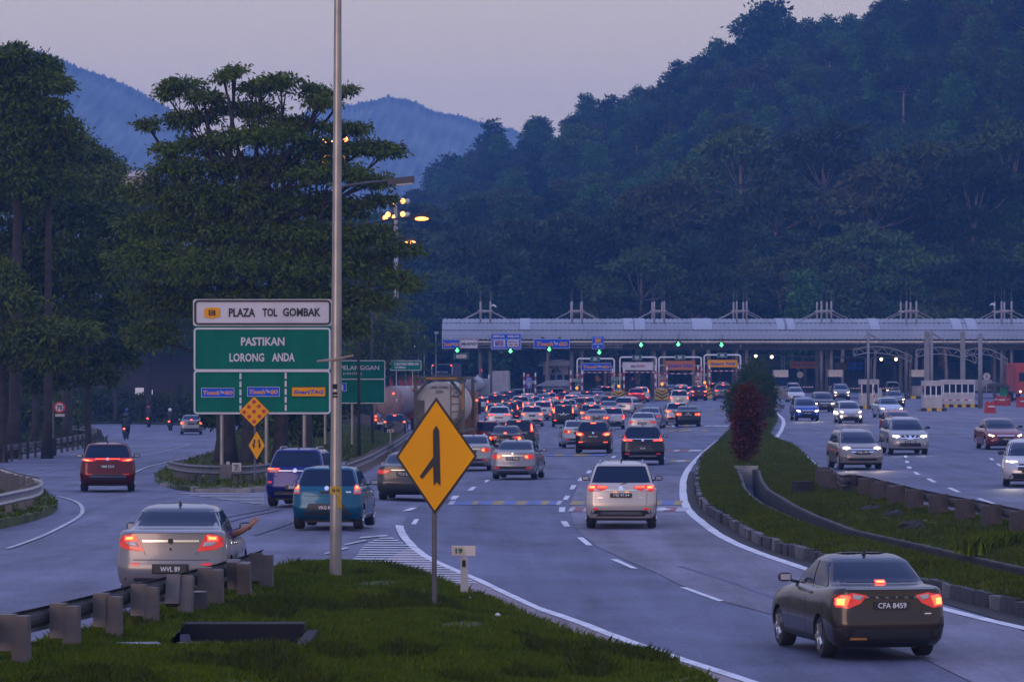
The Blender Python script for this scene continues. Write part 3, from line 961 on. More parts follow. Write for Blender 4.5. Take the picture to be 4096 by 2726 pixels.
# coarse tufts on the right median
for i_, (px, py) in enumerate(((3880, 2215), (3940, 2200), (3985, 2195), (4050, 2190))):
    p = G(px, py, .3)
    o = blades('grass_tuft', np.array([(p.x + random.gauss(0, .12), p.y + random.gauss(0, .3), p.z + RS + .08) for _ in range(60)]), .18, .42, .012, M['blade'], 4)
    tag(o, 'coarse tall grass tuft on the right median, %s from the left' % ('first', 'second', 'third', 'fourth')[i_], 'grass tuft', 'grass tufts on the right median')

# ------------------------------------------------------------------ guard rails
def guardrail(label, pts, rail_m, post_m, ztop=.72, step=2.0, zf=None, back=1, postw=.20, tilt=0.0, block=True, beamh=.31, posts=True, endbend=False, tilts=None):
    """W-beam along world points; BACK = +1 puts posts and blocks on the right-hand side of the path"""
    P = smooth(pts, 8)
    zf = zf or (lambda x, y: hz(x, y))
    gr = thing('guard_rail', label, 'guard rail', (0, 0, 0))
    prof = [(0, 0), (.045, .05), (.0, .10), (-.01, .155), (.0, .21), (.045, .26), (0, .31)]
    prof = [(a, b * beamh / .31) for a, b in prof]
    v, f = [], []
    L = [0]
    for a, b in zip(P[:-1], P[1:]):
        L.append(L[-1] + (b - a).length)
    for i, p in enumerate(P):
        t = P[min(i + 1, len(P) - 1)] - P[max(i - 1, 0)]
        t.z = 0
        t.normalize()
        nr = Vector((t.y, -t.x, 0)) * -back
        z0 = zf(p.x, p.y) + ztop - beamh + (p.z if endbend else 0)
        for a, b in prof:
            q = p + nr * a
            v.append((q.x, q.y, z0 + b))
        for a, b in reversed(prof):
            q = p + nr * (a - .012)
            v.append((q.x, q.y, z0 + b))
    n_ = len(prof) * 2
    for i in range(len(P) - 1):
        for k in range(n_):
            a, b = i * n_ + k, i * n_ + (k + 1) % n_
            f.append((a, b, b + n_, a + n_))
    link('beam', mesh('beam', v, f, rail_m), gr)
    if posts:
        pm = MB().box((0, 0, 0), (postw * .8, postw, ztop + .5)).mesh('post', post_m)
        bmsh = MB().box((0, 0, 0), (postw * .8, postw, .46)).mesh('block', post_m)
        s = .35
        i = 0
        kk = 0
        while s < L[-1]:
            while L[i + 1] < s:
                i += 1
            t = (P[i + 1] - P[i]).normalized()
            p = P[i] + t * (s - L[i])
            nr = Vector((t.y, -t.x, 0)) * back
            ang = math.atan2(t.y, t.x)
            z0 = zf(p.x, p.y)
            o = link('post', pm, gr)
            q = p + nr * (.12 + postw)
            tz = tilts[kk] if tilts and kk < len(tilts) else random.uniform(-.03, .03)
            o.location = (q.x, q.y, z0 + (ztop - .5) / 2 + random.uniform(-.03, .03))
            o.rotation_euler = (0, tz, ang)
            if block:
                o = link('block', bmsh, gr)
                q = p + nr * (.05 + postw / 2)
                o.location = (q.x, q.y, z0 + ztop - .2)
                o.rotation_euler = (0, tz * 1.5, ang)
            s += step
            kk += 1
    return gr

def railpts(px, ztop):
    return [G(x, y, ztop) for x, y in px]
guardrail('bent guard rail with doubled steel posts in the left foreground', [Vector((-7.6, 49, 0)), Vector((-6.75, 53, 0)), Vector((-6.05, 57.3, 0)), Vector((-5.45, 62, 0)), Vector((-4.95, 66, 0)), Vector((-4.6, 69, 0)), Vector((-4.36, 72, 0)), Vector((-4.28, 73.5, 0))],
          M['rail_dark'], M['post'], .68, 2.45, back=1, postw=.21, tilts=[.0, .02, -.02, .0, .0, .03, .24, -.03, -.2, .02, .05])
guardrail('long guard rail on square posts along the right median grass', [Vector(tuple(G(3325, 1965, .1)[:2]) + (-.42,)), G(3365, 1935, .62), G(3420, 1925, .68), G(3480, 1934, .68), G(3560, 1955, .68), G(3720, 1995, .68), G(3860, 2022, .68), G(4096, 2072, .68), G(4300, 2115, .68)],
          M['rust'], M['rust'], .68, 3.9, zf=lambda x, y: hz(x, y) + .2, back=1, postw=.27, endbend=False)
guardrail('low guard rail curving in front of the big green sign', railpts([(672, 1850), (690, 1857), (760, 1868), (870, 1873), (1000, 1872), (1080, 1862)], .7), M['galv_dull'], M['galv_dull'], .7, 2.0, zf=lambda x, y: hz(x, y) + .1, back=-1, block=False, postw=.14)
guardrail('grey guard rail running behind the teal hatchback', railpts([(1360, 1862), (1450, 1830), (1540, 1786), (1600, 1752), (1640, 1722)], .75), M['galv_dull'], M['galv_dull'], .75, 3.0, back=-1, block=False, postw=.14)
guardrail('guard rail ending in a curl at the left picture edge', railpts([(-120, 2010), (0, 1990), (70, 1975), (130, 1962), (165, 1945), (160, 1925), (120, 1915), (60, 1900), (0, 1880), (-60, 1865)], .72), M['galv'], M['galv_dull'], .72, 2.5, zf=lambda x, y: hz(x, y) + .1, back=-1, block=False, postw=.16)
guardrail('far guard rail under the trees beside the speed sign', railpts([(-150, 1810), (0, 1788), (150, 1768), (300, 1746), (375, 1732), (384, 1722), (350, 1712), (290, 1708)], .72), M['galv_dull'], M['rust'], .72, 4.0, zf=lambda x, y: hz(x, y) + .1, back=1, block=False, postw=.14)
# little white reflector boards on the island rail
for i, (px, py) in enumerate(((705, 1904), (746, 1909), (815, 1915), (912, 1893))):
    p = G(px, py + 14)
    w = ('leftmost', 'second', 'third', 'fourth')[i]
    o = MB().box((0, 0, .42), (.13, .02, .20)).add(*(lambda b: (b.v, b.f))(MB().box((0, .02, .2), (.04, .03, .4)))).obj('reflector_post', M['offwhite'])
    o.location = (p.x, p.y, p.z + .1)
    tag(o, '%s small white reflector post under the island guard rail' % w, 'reflector post', 'reflector posts under the island rail')
# slatted brown barrier along the far side of the island
sf = thing('slatted_barrier', 'brown slatted barrier curving round the island behind the green sign', 'barrier')
path = smooth([G(1290, 1678), G(1370, 1688), G(1440, 1700), G(1530, 1722), G(1590, 1742), G(1614, 1762), G(1600, 1782)], 10)
Ls = [0]
for a, b in zip(path[:-1], path[1:]):
    Ls.append(Ls[-1] + (b - a).length)
slat = MB().box((0, 0, .5), (.5, .05, 1.0)).mesh('slat', M['fence_brown'])
s = 0
i = 0
while s < Ls[-1] - .1:
    while Ls[i + 1] < s:
        i += 1
    t = (path[i + 1] - path[i]).normalized()
    p = path[i] + t * (s - Ls[i])
    o = link('slat', slat, sf)
    o.location = (p.x, p.y, hz(p.x, p.y) + .02 * random.random())
    o.rotation_euler = (0, 0, math.atan2(t.y, t.x) + random.uniform(-.05, .05))
    s += .54 if abs(t.x) > .5 else 1.1
# ================================================================== vehicles
DEP = lambda: bpy.context.evaluated_depsgraph_get()

def text_mesh(s, width=None, height=None, mat_=None, bold=0.0, name='lettering', depth=0.006, spacing=1.0, shear=0.0):
    """lettering facing -y, centred on the origin, scaled to the given width and height"""
    cu = bpy.data.curves.new('t', 'FONT')
    cu.body = s
    cu.align_x = 'CENTER'
    cu.align_y = 'CENTER'
    cu.size = 1.0
    cu.offset = bold
    cu.extrude = 0.01
    cu.resolution_u = 2
    cu.space_character = spacing
    cu.shear = shear
    o = bpy.data.objects.new('t', cu)
    COL.objects.link(o)
    me = bpy.data.meshes.new_from_object(o.evaluated_get(DEP()))
    bpy.data.objects.remove(o)
    bpy.data.curves.remove(cu)
    me.name = name
    n_ = len(me.vertices)
    co = np.empty(n_ * 3, np.float32)
    me.vertices.foreach_get('co', co)
    co = co.reshape(-1, 3)
    lo, hi = co.min(0), co.max(0)
    co -= (lo + hi) / 2
    sx = width / (hi[0] - lo[0]) if width else None
    sy = height / (hi[1] - lo[1]) if height else None
    sx = sx or sy
    sy = sy or sx
    out = np.stack([co[:, 0] * sx, -co[:, 2] * (depth / 0.02), co[:, 1] * sy], 1)
    me.vertices.foreach_set('co', out.astype(np.float32).ravel())
    me.materials.clear()
    me.materials.append(mat_)
    me.update()
    return me

SEDAN = [(.20, .20, .20, .18, .22, .90, .25), (.30, .26, .24, .05, .07, .965, .28), (.50, .48, .42, .00, .00, 1.0, .30), (.66, .66, .58, .03, .03, 1.0, .30),
         (.84, .84, .70, .05, .12, .985, .30), (.97, .92, .77, .06, .30, .955, .28), (1.02, .97, .82, .10, .50, .90, .26), (1.06, 1.0, .95, .62, 1.20, .845, .25),
         (1.22, 1.20, 1.18, .90, 1.55, .79, .24), (1.37, 1.37, 1.36, 1.20, 1.95, .715, .22), (1.45, 1.45, 1.45, 1.52, 2.25, .60, .22), (1.48, 1.48, 1.48, 1.9, 2.6, .35, .18)]
HATCH = [(.24, .22, .22, .14, .20, .90, .22), (.32, .28, .26, .05, .06, .965, .25), (.50, .48, .44, .00, .00, 1.0, .28), (.68, .68, .60, .03, .03, 1.0, .28),
         (.85, .85, .74, .055, .10, .985, .27), (.95, .93, .82, .075, .25, .965, .25), (1.00, .98, .87, .10, .40, .93, .23), (1.03, 1.0, .95, .125, .95, .885, .21),
         (1.20, 1.2, 1.18, .23, 1.3, .835, .2), (1.37, 1.37, 1.35, .35, 1.7, .765, .2), (1.46, 1.46, 1.46, .40, 2.05, .68, .2), (1.51, 1.51, 1.51, .75, 2.4, .40, .18)]
PICKUP = [(.30, .28, .28, .10, .22, .90, .12), (.40, .36, .34, .03, .07, .965, .12), (.60, .58, .52, .00, .00, 1.0, .12), (.76, .76, .70, .0, .03, 1.0, .12),
          (.94, .94, .84, .0, .10, .985, .12), (1.06, 1.02, .95, .0, .22, .96, .12), (1.10, 1.08, 1.02, .02, .45, .91, .12), (1.12, 1.10, 1.08, 1.75, 1.2, .86, .2),
          (1.35, 1.33, 1.3, 1.85, 1.5, .80, .2), (1.60, 1.6, 1.58, 1.98, 1.85, .72, .2), (1.70, 1.7, 1.7, 2.15, 2.1, .62, .2), (1.74, 1.74, 1.74, 2.4, 2.4, .4, .18)]

def ring_points(L, hw, H, h0, row, deck=0.0):
    zr, zm, zf, yr, yfo, wf, rr = row
    k = H / h0
    zr, zm, zf = zr * k, zm * k, zf * k
    w = hw * wf
    yf = L - yfo
    rx_ = min(rr, w * .5)
    ry_ = min(rr * .8, (yf - yr) * .3)
    fx_, fy_ = min(rr * 1.5, w * .6), min(rr * 1.7, (yf - yr) * .3)
    pts = []
    for t in (0, .34, .67):
        pts.append(((w - rx_) * t, yr + .035 * t * t))
    for a in np.linspace(0, math.pi / 2, 6):
        pts.append(((w - rx_) + rx_ * math.sin(a), yr + .035 + ry_ * (1 - math.cos(a))))
    ya, yb = yr + .035 + ry_, yf - .05 - fy_
    for t in np.linspace(0, 1, 13)[1:-1]:
        e = abs(2 * t - 1)
        pts.append((w * (1 + .012 * (1 - e * e)), ya + (yb - ya) * t))
    for a in np.linspace(0, math.pi / 2, 6):
        pts.append(((w - fx_) + fx_ * math.cos(a), yb + fy_ * math.sin(a)))
    for t in (.67, .34, 0):
        pts.append(((w - fx_) * t, yf - .05 * t * t))
    out = []
    for x, y in pts:
        z = float(np.interp(y, [.55, 1.5, L - 1.55, L - .12], [zr, zm, zm, zf]))
        out.append(Vector((x, y, z)))
    return out

def body_mesh(L, W, H, rows, h0, axles, R):
    rings = []
    # insert in-between rings so that the section is smooth
    arr = np.array(rows)
    dense = []
    for i in range(len(arr) - 1):
        p0, p1, p2, p3 = arr[max(i - 1, 0)], arr[i], arr[i + 1], arr[min(i + 2, len(arr) - 1)]
        dense.append(p1)
        if i >= 1:
            m_ = 0.5 * (p1 + p2) + (0.0625 * (p1 + p2 - p0 - p3)) * .5
            dense.append(m_)
    dense.append(arr[-1])
    for r in dense:
        half = ring_points(L, W / 2, H, h0, r)
        full = half + [Vector((-p.x, p.y, p.z)) for p in reversed(half[1:-1])]
        rings.append(full)
    n_ = len(rings[0])
    v = [p for r in rings for p in r]
    f = []
    for i in range(len(rings) - 1):
        for k in range(n_):
            k2 = (k + 1) % n_
            f.append((i * n_ + k, i * n_ + k2, (i + 1) * n_ + k2, (i + 1) * n_ + k))
    f.append(tuple(reversed(range(n_))))
    f.append(tuple((len(rings) - 1) * n_ + k for k in range(n_)))
    bm = bmesh.new()
    vs = [bm.verts.new(p) for p in v]
    for q in f:
        bm.faces.new([vs[i] for i in q])
    bmesh.ops.recalc_face_normals(bm, faces=bm.faces[:])
    for q in bm.faces:
        q.smooth = True
    me = bpy.data.meshes.new('body')
    bm.to_mesh(me)
    bvh = BVHTree.FromBMesh(bm)
    bm.free()
    me.materials.append(M['paint'])
    me.materials.append(M['rubber'])
    # wheel arches cut out of the body
    o = bpy.data.objects.new('b', me)
    COL.objects.link(o)
    ct = MB()
    for ya in axles:
        for s in (-1, 1):
            x0, x1 = s * (W / 2 - .36), s * (W / 2 + .3)
            ct.tube([(x0, ya, R * .98), (x1, ya, R * .98)], R * 1.17, 28)
    cm = ct.mesh('c')
    c = bpy.data.objects.new('c', cm)
    COL.objects.link(c)
    md = o.modifiers.new('b', 'BOOLEAN')
    md.operation = 'DIFFERENCE'
    md.object = c
    md.solver = 'EXACT'
    res = bpy.data.meshes.new_from_object(o.evaluated_get(DEP()))
    bpy.data.objects.remove(o)
    bpy.data.objects.remove(c)
    if len(res.polygons) < 200:
        res = me
    res.name = 'body'
    for p in res.polygons:
        cc = p.center
        for ya in axles:
            rr = math.hypot(cc.y - ya, cc.z - R * .98)
            inner = abs(cc.x) < W / 2 * .80 and abs(p.normal.x) > .95 and rr < R * 1.2
            wall = abs(rr - R * 1.165) < .025 and abs(p.normal.x) < .3 and abs(cc.x) > W / 2 - .40
            if inner or wall:
                p.material_index = 1
    res.set_sharp_from_angle(angle=math.radians(38))
    return res, bvh

def patch(bvh, axis, poly, off, L=4, depth=.03, rows=7, cols=7, inset=False):
    """thin shell that lies on the body: POLY is (x,z) seen from behind/in front, or (y,z) seen from the side"""
    z0, z1 = min(p[1] for p in poly), max(p[1] for p in poly)
    zs = sorted(set(np.linspace(z0 + 1e-4, z1 - 1e-4, rows).round(5).tolist() + [round(min(max(p[1], z0 + 1e-4), z1 - 1e-4), 5) for p in poly]))
    zs = [z for i, z in enumerate(zs) if i == 0 or z - zs[i - 1] > .003]
    grid = []
    for z in zs:
        c = []
        for i in range(len(poly)):
            a, b = poly[i], poly[(i + 1) % len(poly)]
            if (a[1] <= z) != (b[1] <= z):
                c.append(a[0] + (z - a[1]) * (b[0] - a[0]) / (b[1] - a[1]))
        if len(c) < 2:
            continue
        a, b = min(c), max(c)
        row = []
        for k in range(cols + 1):
            u = a + (b - a) * k / cols
            if axis == 'rear':
                o, d = Vector((u, -3, z)), Vector((0, 1, 0))
            elif axis == 'front':
                o, d = Vector((u, L + 3, z)), Vector((0, -1, 0))
            else:
                s = 1 if axis == 'right' else -1
                o, d = Vector((s * 4, u, z)), Vector((-s, 0, 0))
            h = bvh.ray_cast(o, d)[0]
            if h is None:
                h = bvh.find_nearest(o + d * 3)[0]
            row.append((h, d))
        grid.append(row)
    nc = cols + 1
    # a point that jumps far behind its neighbours (past the silhouette) is pulled back
    v, f = [], []
    for row in grid:
        for h, d in row:
            v.append(h - d * off)
    nr_ = len(grid)
    for j in range(nr_ - 1):
        for k in range(cols):
            f.append((j * nc + k, j * nc + k + 1, (j + 1) * nc + k + 1, (j + 1) * nc + k))
    loop = [k for k in range(nc)] + [j * nc + cols for j in range(1, nr_)] + [(nr_ - 1) * nc + k for k in range(cols - 1, -1, -1)] + [j * nc for j in range(nr_ - 2, 0, -1)]
    b0 = len(v)
    for i in loop:
        r, k = divmod(i, nc)
        v.append(v[i] + grid[r][k][1] * (off + depth))
    for i in range(len(loop)):
        j = (i + 1) % len(loop)
        f.append((loop[j], loop[i], b0 + i, b0 + j))
    if axis in ('front', 'left'):
        f = [tuple(reversed(q)) for q in f]
    return v, f

def mir(poly):
    return [(-x, z) for x, z in reversed(poly)]

_wheels = {}
def wheel_parts(R, wid=.19, style=0):
    key = (round(R, 3), wid, style)
    if key in _wheels:
        return _wheels[key]
    tyre = MB().lathe([(R * .66, -wid / 2 + .01), (R * .90, -wid / 2), (R * .985, -wid / 2 + .025), (R, -wid / 4), (R, wid / 4), (R * .985, wid / 2 - .025), (R * .90, wid / 2), (R * .66, wid / 2 - .01)], 24, 'x')
    rim = MB()
    for s in (1, -1):
        x = s * (wid / 2 - .012)
        n_ = 5 if style == 0 else 7
        for k in range(n_):
            a = 2 * math.pi * k / n_
            p0 = Vector((x, R * .10 * math.cos(a), R * .10 * math.sin(a)))
            p1 = Vector((x, R * .62 * math.cos(a), R * .62 * math.sin(a)))
            rim.tube([p0, p1], [.03, .042], 5)
        rim.lathe([(R * .60, x - s * .05), (R * .66, x + s * .004), (R * .69, x)], 24, 'x')
        rim.lathe([(0.001, x + s * .012), (R * .13, x + s * .008), (R * .15, x - s * .02)], 12, 'x')
    disc = MB()
    for s in (1, -1):
        x = s * (wid / 2 - .065)
        disc.lathe([(.001, x), (R * .66, x)], 20, 'x')
    _wheels[key] = (tyre.mesh('tyre', M['rubber'], sharp=40), rim.mesh('rim', M['rim'], sharp=40), disc.mesh('hub', M['black']))
    return _wheels[key]

TPL = {}
def template(key, L, W, H, rows=HATCH, h0=1.51, R=.31, ro=.75, wb=2.5, deck=None, lamps=(), lit=(), core=(), clear=(), extra=(), rear_glass=None, rglass_axis='rear',
             plate=(.72, .50), high=None, rails=False, lip=None, head=None, grille=None, intake=None, fog=None, fin=True, side=None, wiper=None, pillars=True, spare=False, fplate=.55, wscreen=None, rackw=.6):
    """make the meshes of one kind of vehicle; a list of parts (name, mesh, own origin, children)"""
    rows = [tuple(r) for r in rows]
    if deck is not None:
        rr = list(rows)
        for i, dz in ((5, -.05), (6, 0), (7, .04)):
            q = list(rr[i])
            q[0] = (deck + dz) * h0 / H
            rr[i] = tuple(q)
        rows = rr
    axles = (ro, ro + wb)
    body, bvh = body_mesh(L, W, H, rows, h0, axles, R)
    k = H / h0
    hw = W / 2
    P = []
    def add(name, poly, off, m, axis='rear', kids=None, both=False, **kw):
        out = None
        for s in ((1, -1) if both else (1,)):
            pl = poly if s == 1 else mir(poly)
            ax = axis
            if axis == 'side':
                pl, ax = poly, ('right' if s == 1 else 'left')
            v, f = patch(bvh, ax, pl, off, L, **kw)
            ch = []
            for kn, kp, ko, km in (kids or ()):
                kp2 = kp if (s == 1 or axis == 'side') else mir(kp)
                v2, f2 = patch(bvh, ax, kp2, ko, L, rows=4, cols=4)
                ch.append((kn, mesh(kn, v2, f2, km, True), (0, 0, 0), []))
            me = mesh(name, v, f, m, True)
            me.set_sharp_from_angle(angle=math.radians(40))
            P.append((name, me, (0, 0, 0), ch))
    P.append(('body', body, (0, 0, 0), []))
    sed = rows[8][3] > .6
    gw = hw * rows[7][5] - .02
    gt = hw * rows[9][5]
    if rear_glass is None:
        zb, zt = (rows[7][0] + .02) * k, (rows[9][0] + (.055 if sed else .05)) * k
        rear_glass = [(-gw + .03, zb), (gw - .03, zb), (gt - .07, zt - .02), (gt - .13, zt), (-gt + .13, zt), (-gt + .07, zt - .02)]
    add('rear_window', rear_glass, .012, M['glass'], rows=14, cols=14)
    if wscreen is None:
        zb, zt = (rows[7][2] + .03) * k, (rows[9][2] + .06) * k
        wscreen = [(-gw + .04, zb), (gw - .04, zb), (gt - .08, zt), (-gt + .08, zt)]
    add('windscreen', wscreen, .012, M['glass'], 'front', rows=14, cols=14)
    # side windows, two on each side
    zb, zt = (rows[7][1] + .03) * k, (rows[9][1] + .0) * k
    ya = (rows[7][3] + .16) if sed else (rows[7][3] + .30)
    yb = (rows[9][3] + .02) if sed else (rows[9][3] + .18)
    yc, yd = L - rows[7][4] - .30, L - rows[9][4] - .10
    ym = side or (ya + yc) * .5 - .05
    add('side_window', [(ya + .12, zb), (ym - .04, zb), (ym - .06, zt), (yb + .08, zt)], .008, M['glass'], 'side', both=True, rows=9, cols=9)
    add('side_window', [(ym + .04, zb), (yc, zb), (yd - .08, zt), (ym + .02, zt)], .008, M['glass'], 'side', both=True, rows=9, cols=9)
    if pillars:
        add('sill', [(ro + R * 1.3, .23 * k), (ro + wb - R * 1.3, .23 * k), (ro + wb - R * 1.3, .31 * k), (ro + R * 1.3, .31 * k)], .006, M['plastic'], 'side', both=True, rows=3)
    add('door_handle', [(ym - .30, zb - .13), (ym - .12, zb - .13), (ym - .12, zb - .10), (ym - .30, zb - .10)], .014, M['plastic'], 'side', both=True, rows=2, cols=3)
    for yy_ in (ya + .02, yc - .06):
        add('door_seam', [(yy_, .36), (yy_ + .012, .36), (yy_ + .012, zb - .02), (yy_, zb - .02)], .003, M['black'], 'side', both=True, rows=5, cols=1, depth=.01)
    add('door_seam', [(ym - .005, .34), (ym + .008, .34), (ym + .008, zb - .02), (ym - .005, zb - .02)], .003, M['black'], 'side', both=True, rows=5, cols=1, depth=.01)
    # rear
    for i, ln in enumerate(lamps):
        add('taillight', ln, .010, M['lens_red'], both=True, kids=[('bulb_glow', q, .014, M['lit_red']) for q in (lit[i] if i < len(lit) else [])] +
            [('bulb_core', q, .017, M['lit_core']) for q in (core[i] if i < len(core) else [])] + [('reverse_lens', q, .014, M['lens_clear']) for q in (clear[i] if i < len(clear) else [])])
    add('lower_valance', [(-hw * .88, .215 * k), (hw * .88, .215 * k), (hw * .84, (.36 if sed else .42) * k), (-hw * .84, (.36 if sed else .42) * k)], .006, M['plastic'], rows=4, cols=8)
    for nm, pl, o_, m_, bt in extra:
        ax = 'rear'
        if nm.startswith('f:'):
            nm, ax = nm[2:], 'front'
        add(nm, pl, o_, m_, ax, both=bt, rows=4, cols=8)
    if high:
        add('brake_light', [(-high[1], high[0] - .02), (high[1], high[0] - .02), (high[1], high[0] + .02), (-high[1], high[0] + .02)], .022, M['lit_red'], rows=2, cols=4,
            kids=[('bulb_core', [(-high[1] * .7, high[0] - .012), (high[1] * .7, high[0] - .012), (high[1] * .7, high[0] + .012), (-high[1] * .7, high[0] + .012)], .026, M['lit_core'])])
    if lip:
        add('spoiler', [(-lip[1], lip[0]), (lip[1], lip[0]), (lip[1] * .96, lip[0] + .05), (-lip[1] * .96, lip[0] + .05)], .035, M['paint'], rows=3, cols=8, depth=.06)
    # number plates
    def plate_at(z, front):
        o, d = (Vector((0, L + 3, z)), Vector((0, -1, 0))) if front else (Vector((0, -3, z)), Vector((0, 1, 0)))
        h = bvh.ray_cast(o, d)[0]
        return (0, h.y - d.y * .026, z)
    pb = MB().box((0, 0, 0), (plate[1], .02, .115)).mesh('number_plate', M['plate'])
    TPLATE = plate_at(plate[0], False)
    P.append(('number_plate', pb, TPLATE, [('PLATE', None, (0, -.012, 0), [])]))
    P.append(('number_plate', pb, plate_at(fplate, True), [('FPLATE', None, (0, .012, 0), [])]))
    # front
    hd = head or [(hw * .52, .66 * k), (hw * .90, .74 * k), (hw * .93, .66 * k), (hw * .80, .58 * k), (hw * .58, .58 * k)]
    cxm, czm = sum(p[0] for p in hd) / len(hd), sum(p[1] for p in hd) / len(hd)
    glow = [(cxm + (x - cxm) * .72, czm + (z - czm) * .72) for x, z in hd]
    add('headlight', hd, .010, M['lens_clear'], 'front', both=True, kids=[('HEADGLOW', glow, .014, M['lit_head'])])
    add('grille', grille or [(-hw * .46, .56 * k), (hw * .46, .56 * k), (hw * .52, .70 * k), (-hw * .52, .70 * k)], .008, M['black'], 'front', cols=8)
    add('grille_bar', [(-hw * .48, .655 * k), (hw * .48, .655 * k), (hw * .5, .69 * k), (-hw * .5, .69 * k)], .014, M['chrome'], 'front', rows=2, cols=8)
    add('intake', intake or [(-hw * .62, .27 * k), (hw * .62, .27 * k), (hw * .5, .42 * k), (-hw * .5, .42 * k)], .008, M['black'], 'front', cols=8)
    fg = fog or [(hw * .68, .40 * k), (hw * .80, .40 * k), (hw * .80, .47 * k), (hw * .68, .47 * k)]
    add('fog_light', fg, .010, M['lens_clear'], 'front', both=True, rows=3, cols=3)
    # mirrors
    mz = (rows[7][1] + .08) * k
    my = L - rows[7][4] - .38
    for s in (1, -1):
        mm = MB().ball((0, 0, 0), (.105, .075, .07), 12, 8)
        for q in mm.v:
            q.x = math.copysign(abs(q.x / .105) ** .6 * .105, q.x)
            q.z = math.copysign(abs(q.z / .07) ** .7 * .07, q.z)
            q.y = max(q.y, -.045)
        mm.tube([(-s * .10, .02, -.05), (-s * .22, .03, -.08)], .025, 6)
        g = MB().box((0, -.049, .0), (.15, .006, .085)).mesh('mirror_glass', M['lens_clear'])
        P.append(('mirror', mm.mesh('mirror', M['plastic'], True), (s * (hw * .90 + .15), my, mz), [('mirror_glass', g, (0, 0, 0), [])]))
    # wheels
    ty, rm, hb = wheel_parts(R, .225)
    for ya_ in axles:
        for s in (1, -1):
            P.append(('wheel', ty, (s * (hw - .125), ya_, R), [('rim', rm, (0, 0, 0), []), ('hub', hb, (0, 0, 0), [])]))
    # underbody
    ub = MB().box((0, L / 2, .24 * k), (W - .5, L - .7, .14)).mesh('underbody', M['black'])
    P.append(('underbody', ub, (0, 0, 0), []))
    if fin:
        fy = rows[9][3] + .42
        h = bvh.ray_cast(Vector((0, fy, 4)), Vector((0, 0, -1)))[0]
        fm = MB()
        fm.add([(-.03, -.06, -.02), (.03, -.06, -.02), (.025, .12, -.02), (-.025, .12, -.02), (-.006, -.075, .075), (.006, -.075, .075)], [(0, 1, 5, 4), (1, 2, 5), (3, 0, 4), (2, 3, 4, 5), (0, 3, 2, 1)])
        P.append(('antenna', fm.mesh('antenna', M['plastic']), (0, h.y, h.z), []))
    if rails:
        for s in (1, -1):
            pts = []
            for y in np.linspace(rows[9][3] + .15, L - rows[9][4] - .45, 7):
                h = bvh.ray_cast(Vector((s * hw * rackw, y, 4)), Vector((0, 0, -1)))[0]
                pts.append(Vector((s * hw * rackw, y, h.z + .055)))
            pts[0].z -= .06
            pts[-1].z -= .06
            P.append(('roof_rail', MB().tube(pts, .022, 6).mesh('roof_rail', M['galv']), (0, 0, 0), []))
    if wiper:
        add('wiper', [(-.02, wiper), (.02, wiper), (.38, wiper + .12), (.34, wiper + .12)], .016, M['black'], rows=4, cols=2)
    if spare:
        sp = MB().lathe([(.001, -.16), (.27, -.16), (.31, -.13), (.32, -.02), (.30, .03)], 24, 'y').mesh('spare_wheel', M['paint'], sharp=40)
        P.append(('spare_wheel', sp, (.02, -.03, .86), []))
    TPL[key] = dict(parts=P, L=L, W=W, H=H)

def rect(x0, z0, x1, z1):
    return [(x0, z0), (x1, z0), (x1, z1), (x0, z1)]

def disc_(x, z, r, n_=10):
    return [(x + r * math.cos(2 * math.pi * i / n_), z + r * math.sin(2 * math.pi * i / n_)) for i in range(n_)]

BADGE = lambda z, r=.05: ('badge', disc_(0, z, r), .012, M['chrome'], False)
def seam(z0, z1, w0, w1, t=.008):
    """boot lid shut line"""
    return [('lid_seam', [(w0, z0), (w0 + t, z0), (w1 + t, z1), (w1, z1)], .002, M['black'], True), ('lid_seam', rect(-w0, z0, w0, z0 + t), .002, M['black'], False)]

template('saga', 4.33, 1.69, 1.49, SEDAN, 1.48, .30, .98, 2.465, deck=1.05,
    lamps=[[(.36, .945), (.56, .985), (.80, .95), (.835, .88), (.80, .77), (.64, .755), (.46, .83)]],
    lit=[[[(.60, .93), (.72, .95), (.80, .90), (.80, .80), (.66, .785)]]], core=[[[(.68, .90), (.78, .90), (.79, .81), (.69, .80)]]],
    clear=[[[(.40, .935), (.56, .96), (.58, .905), (.47, .87)]]], high=(1.115, .075), lip=(1.03, .66), plate=(.80, .53), fin=True,
    extra=[('nameplate_strip', rect(-.50, .895, .50, .935), .006, M['black'], False), ('bumper_crease', rect(-.80, .60, .80, .607), .003, M['black'], False), ('bumper_vent', [(.66, .34), (.80, .44), (.80, .62), (.76, .62), (.72, .46), (.62, .38)], .004, M['plastic'], True), ('badge', rect(.50, .67, .60, .685), .008, M['chrome'], False), ('lid_crease', rect(-.60, .985, .60, .99), .004, M['black'], False), ('bumper_recess', [(-.60, .34), (.60, .34), (.54, .45), (-.54, .45)], .008, M['plastic'], False)] + seam(.66, .82, .40, .50)
    + [('exhaust_trim', [(-.62, .30), (-.36, .30), (-.38, .335), (-.60, .335)], .012, M['frame_orange'], False)])
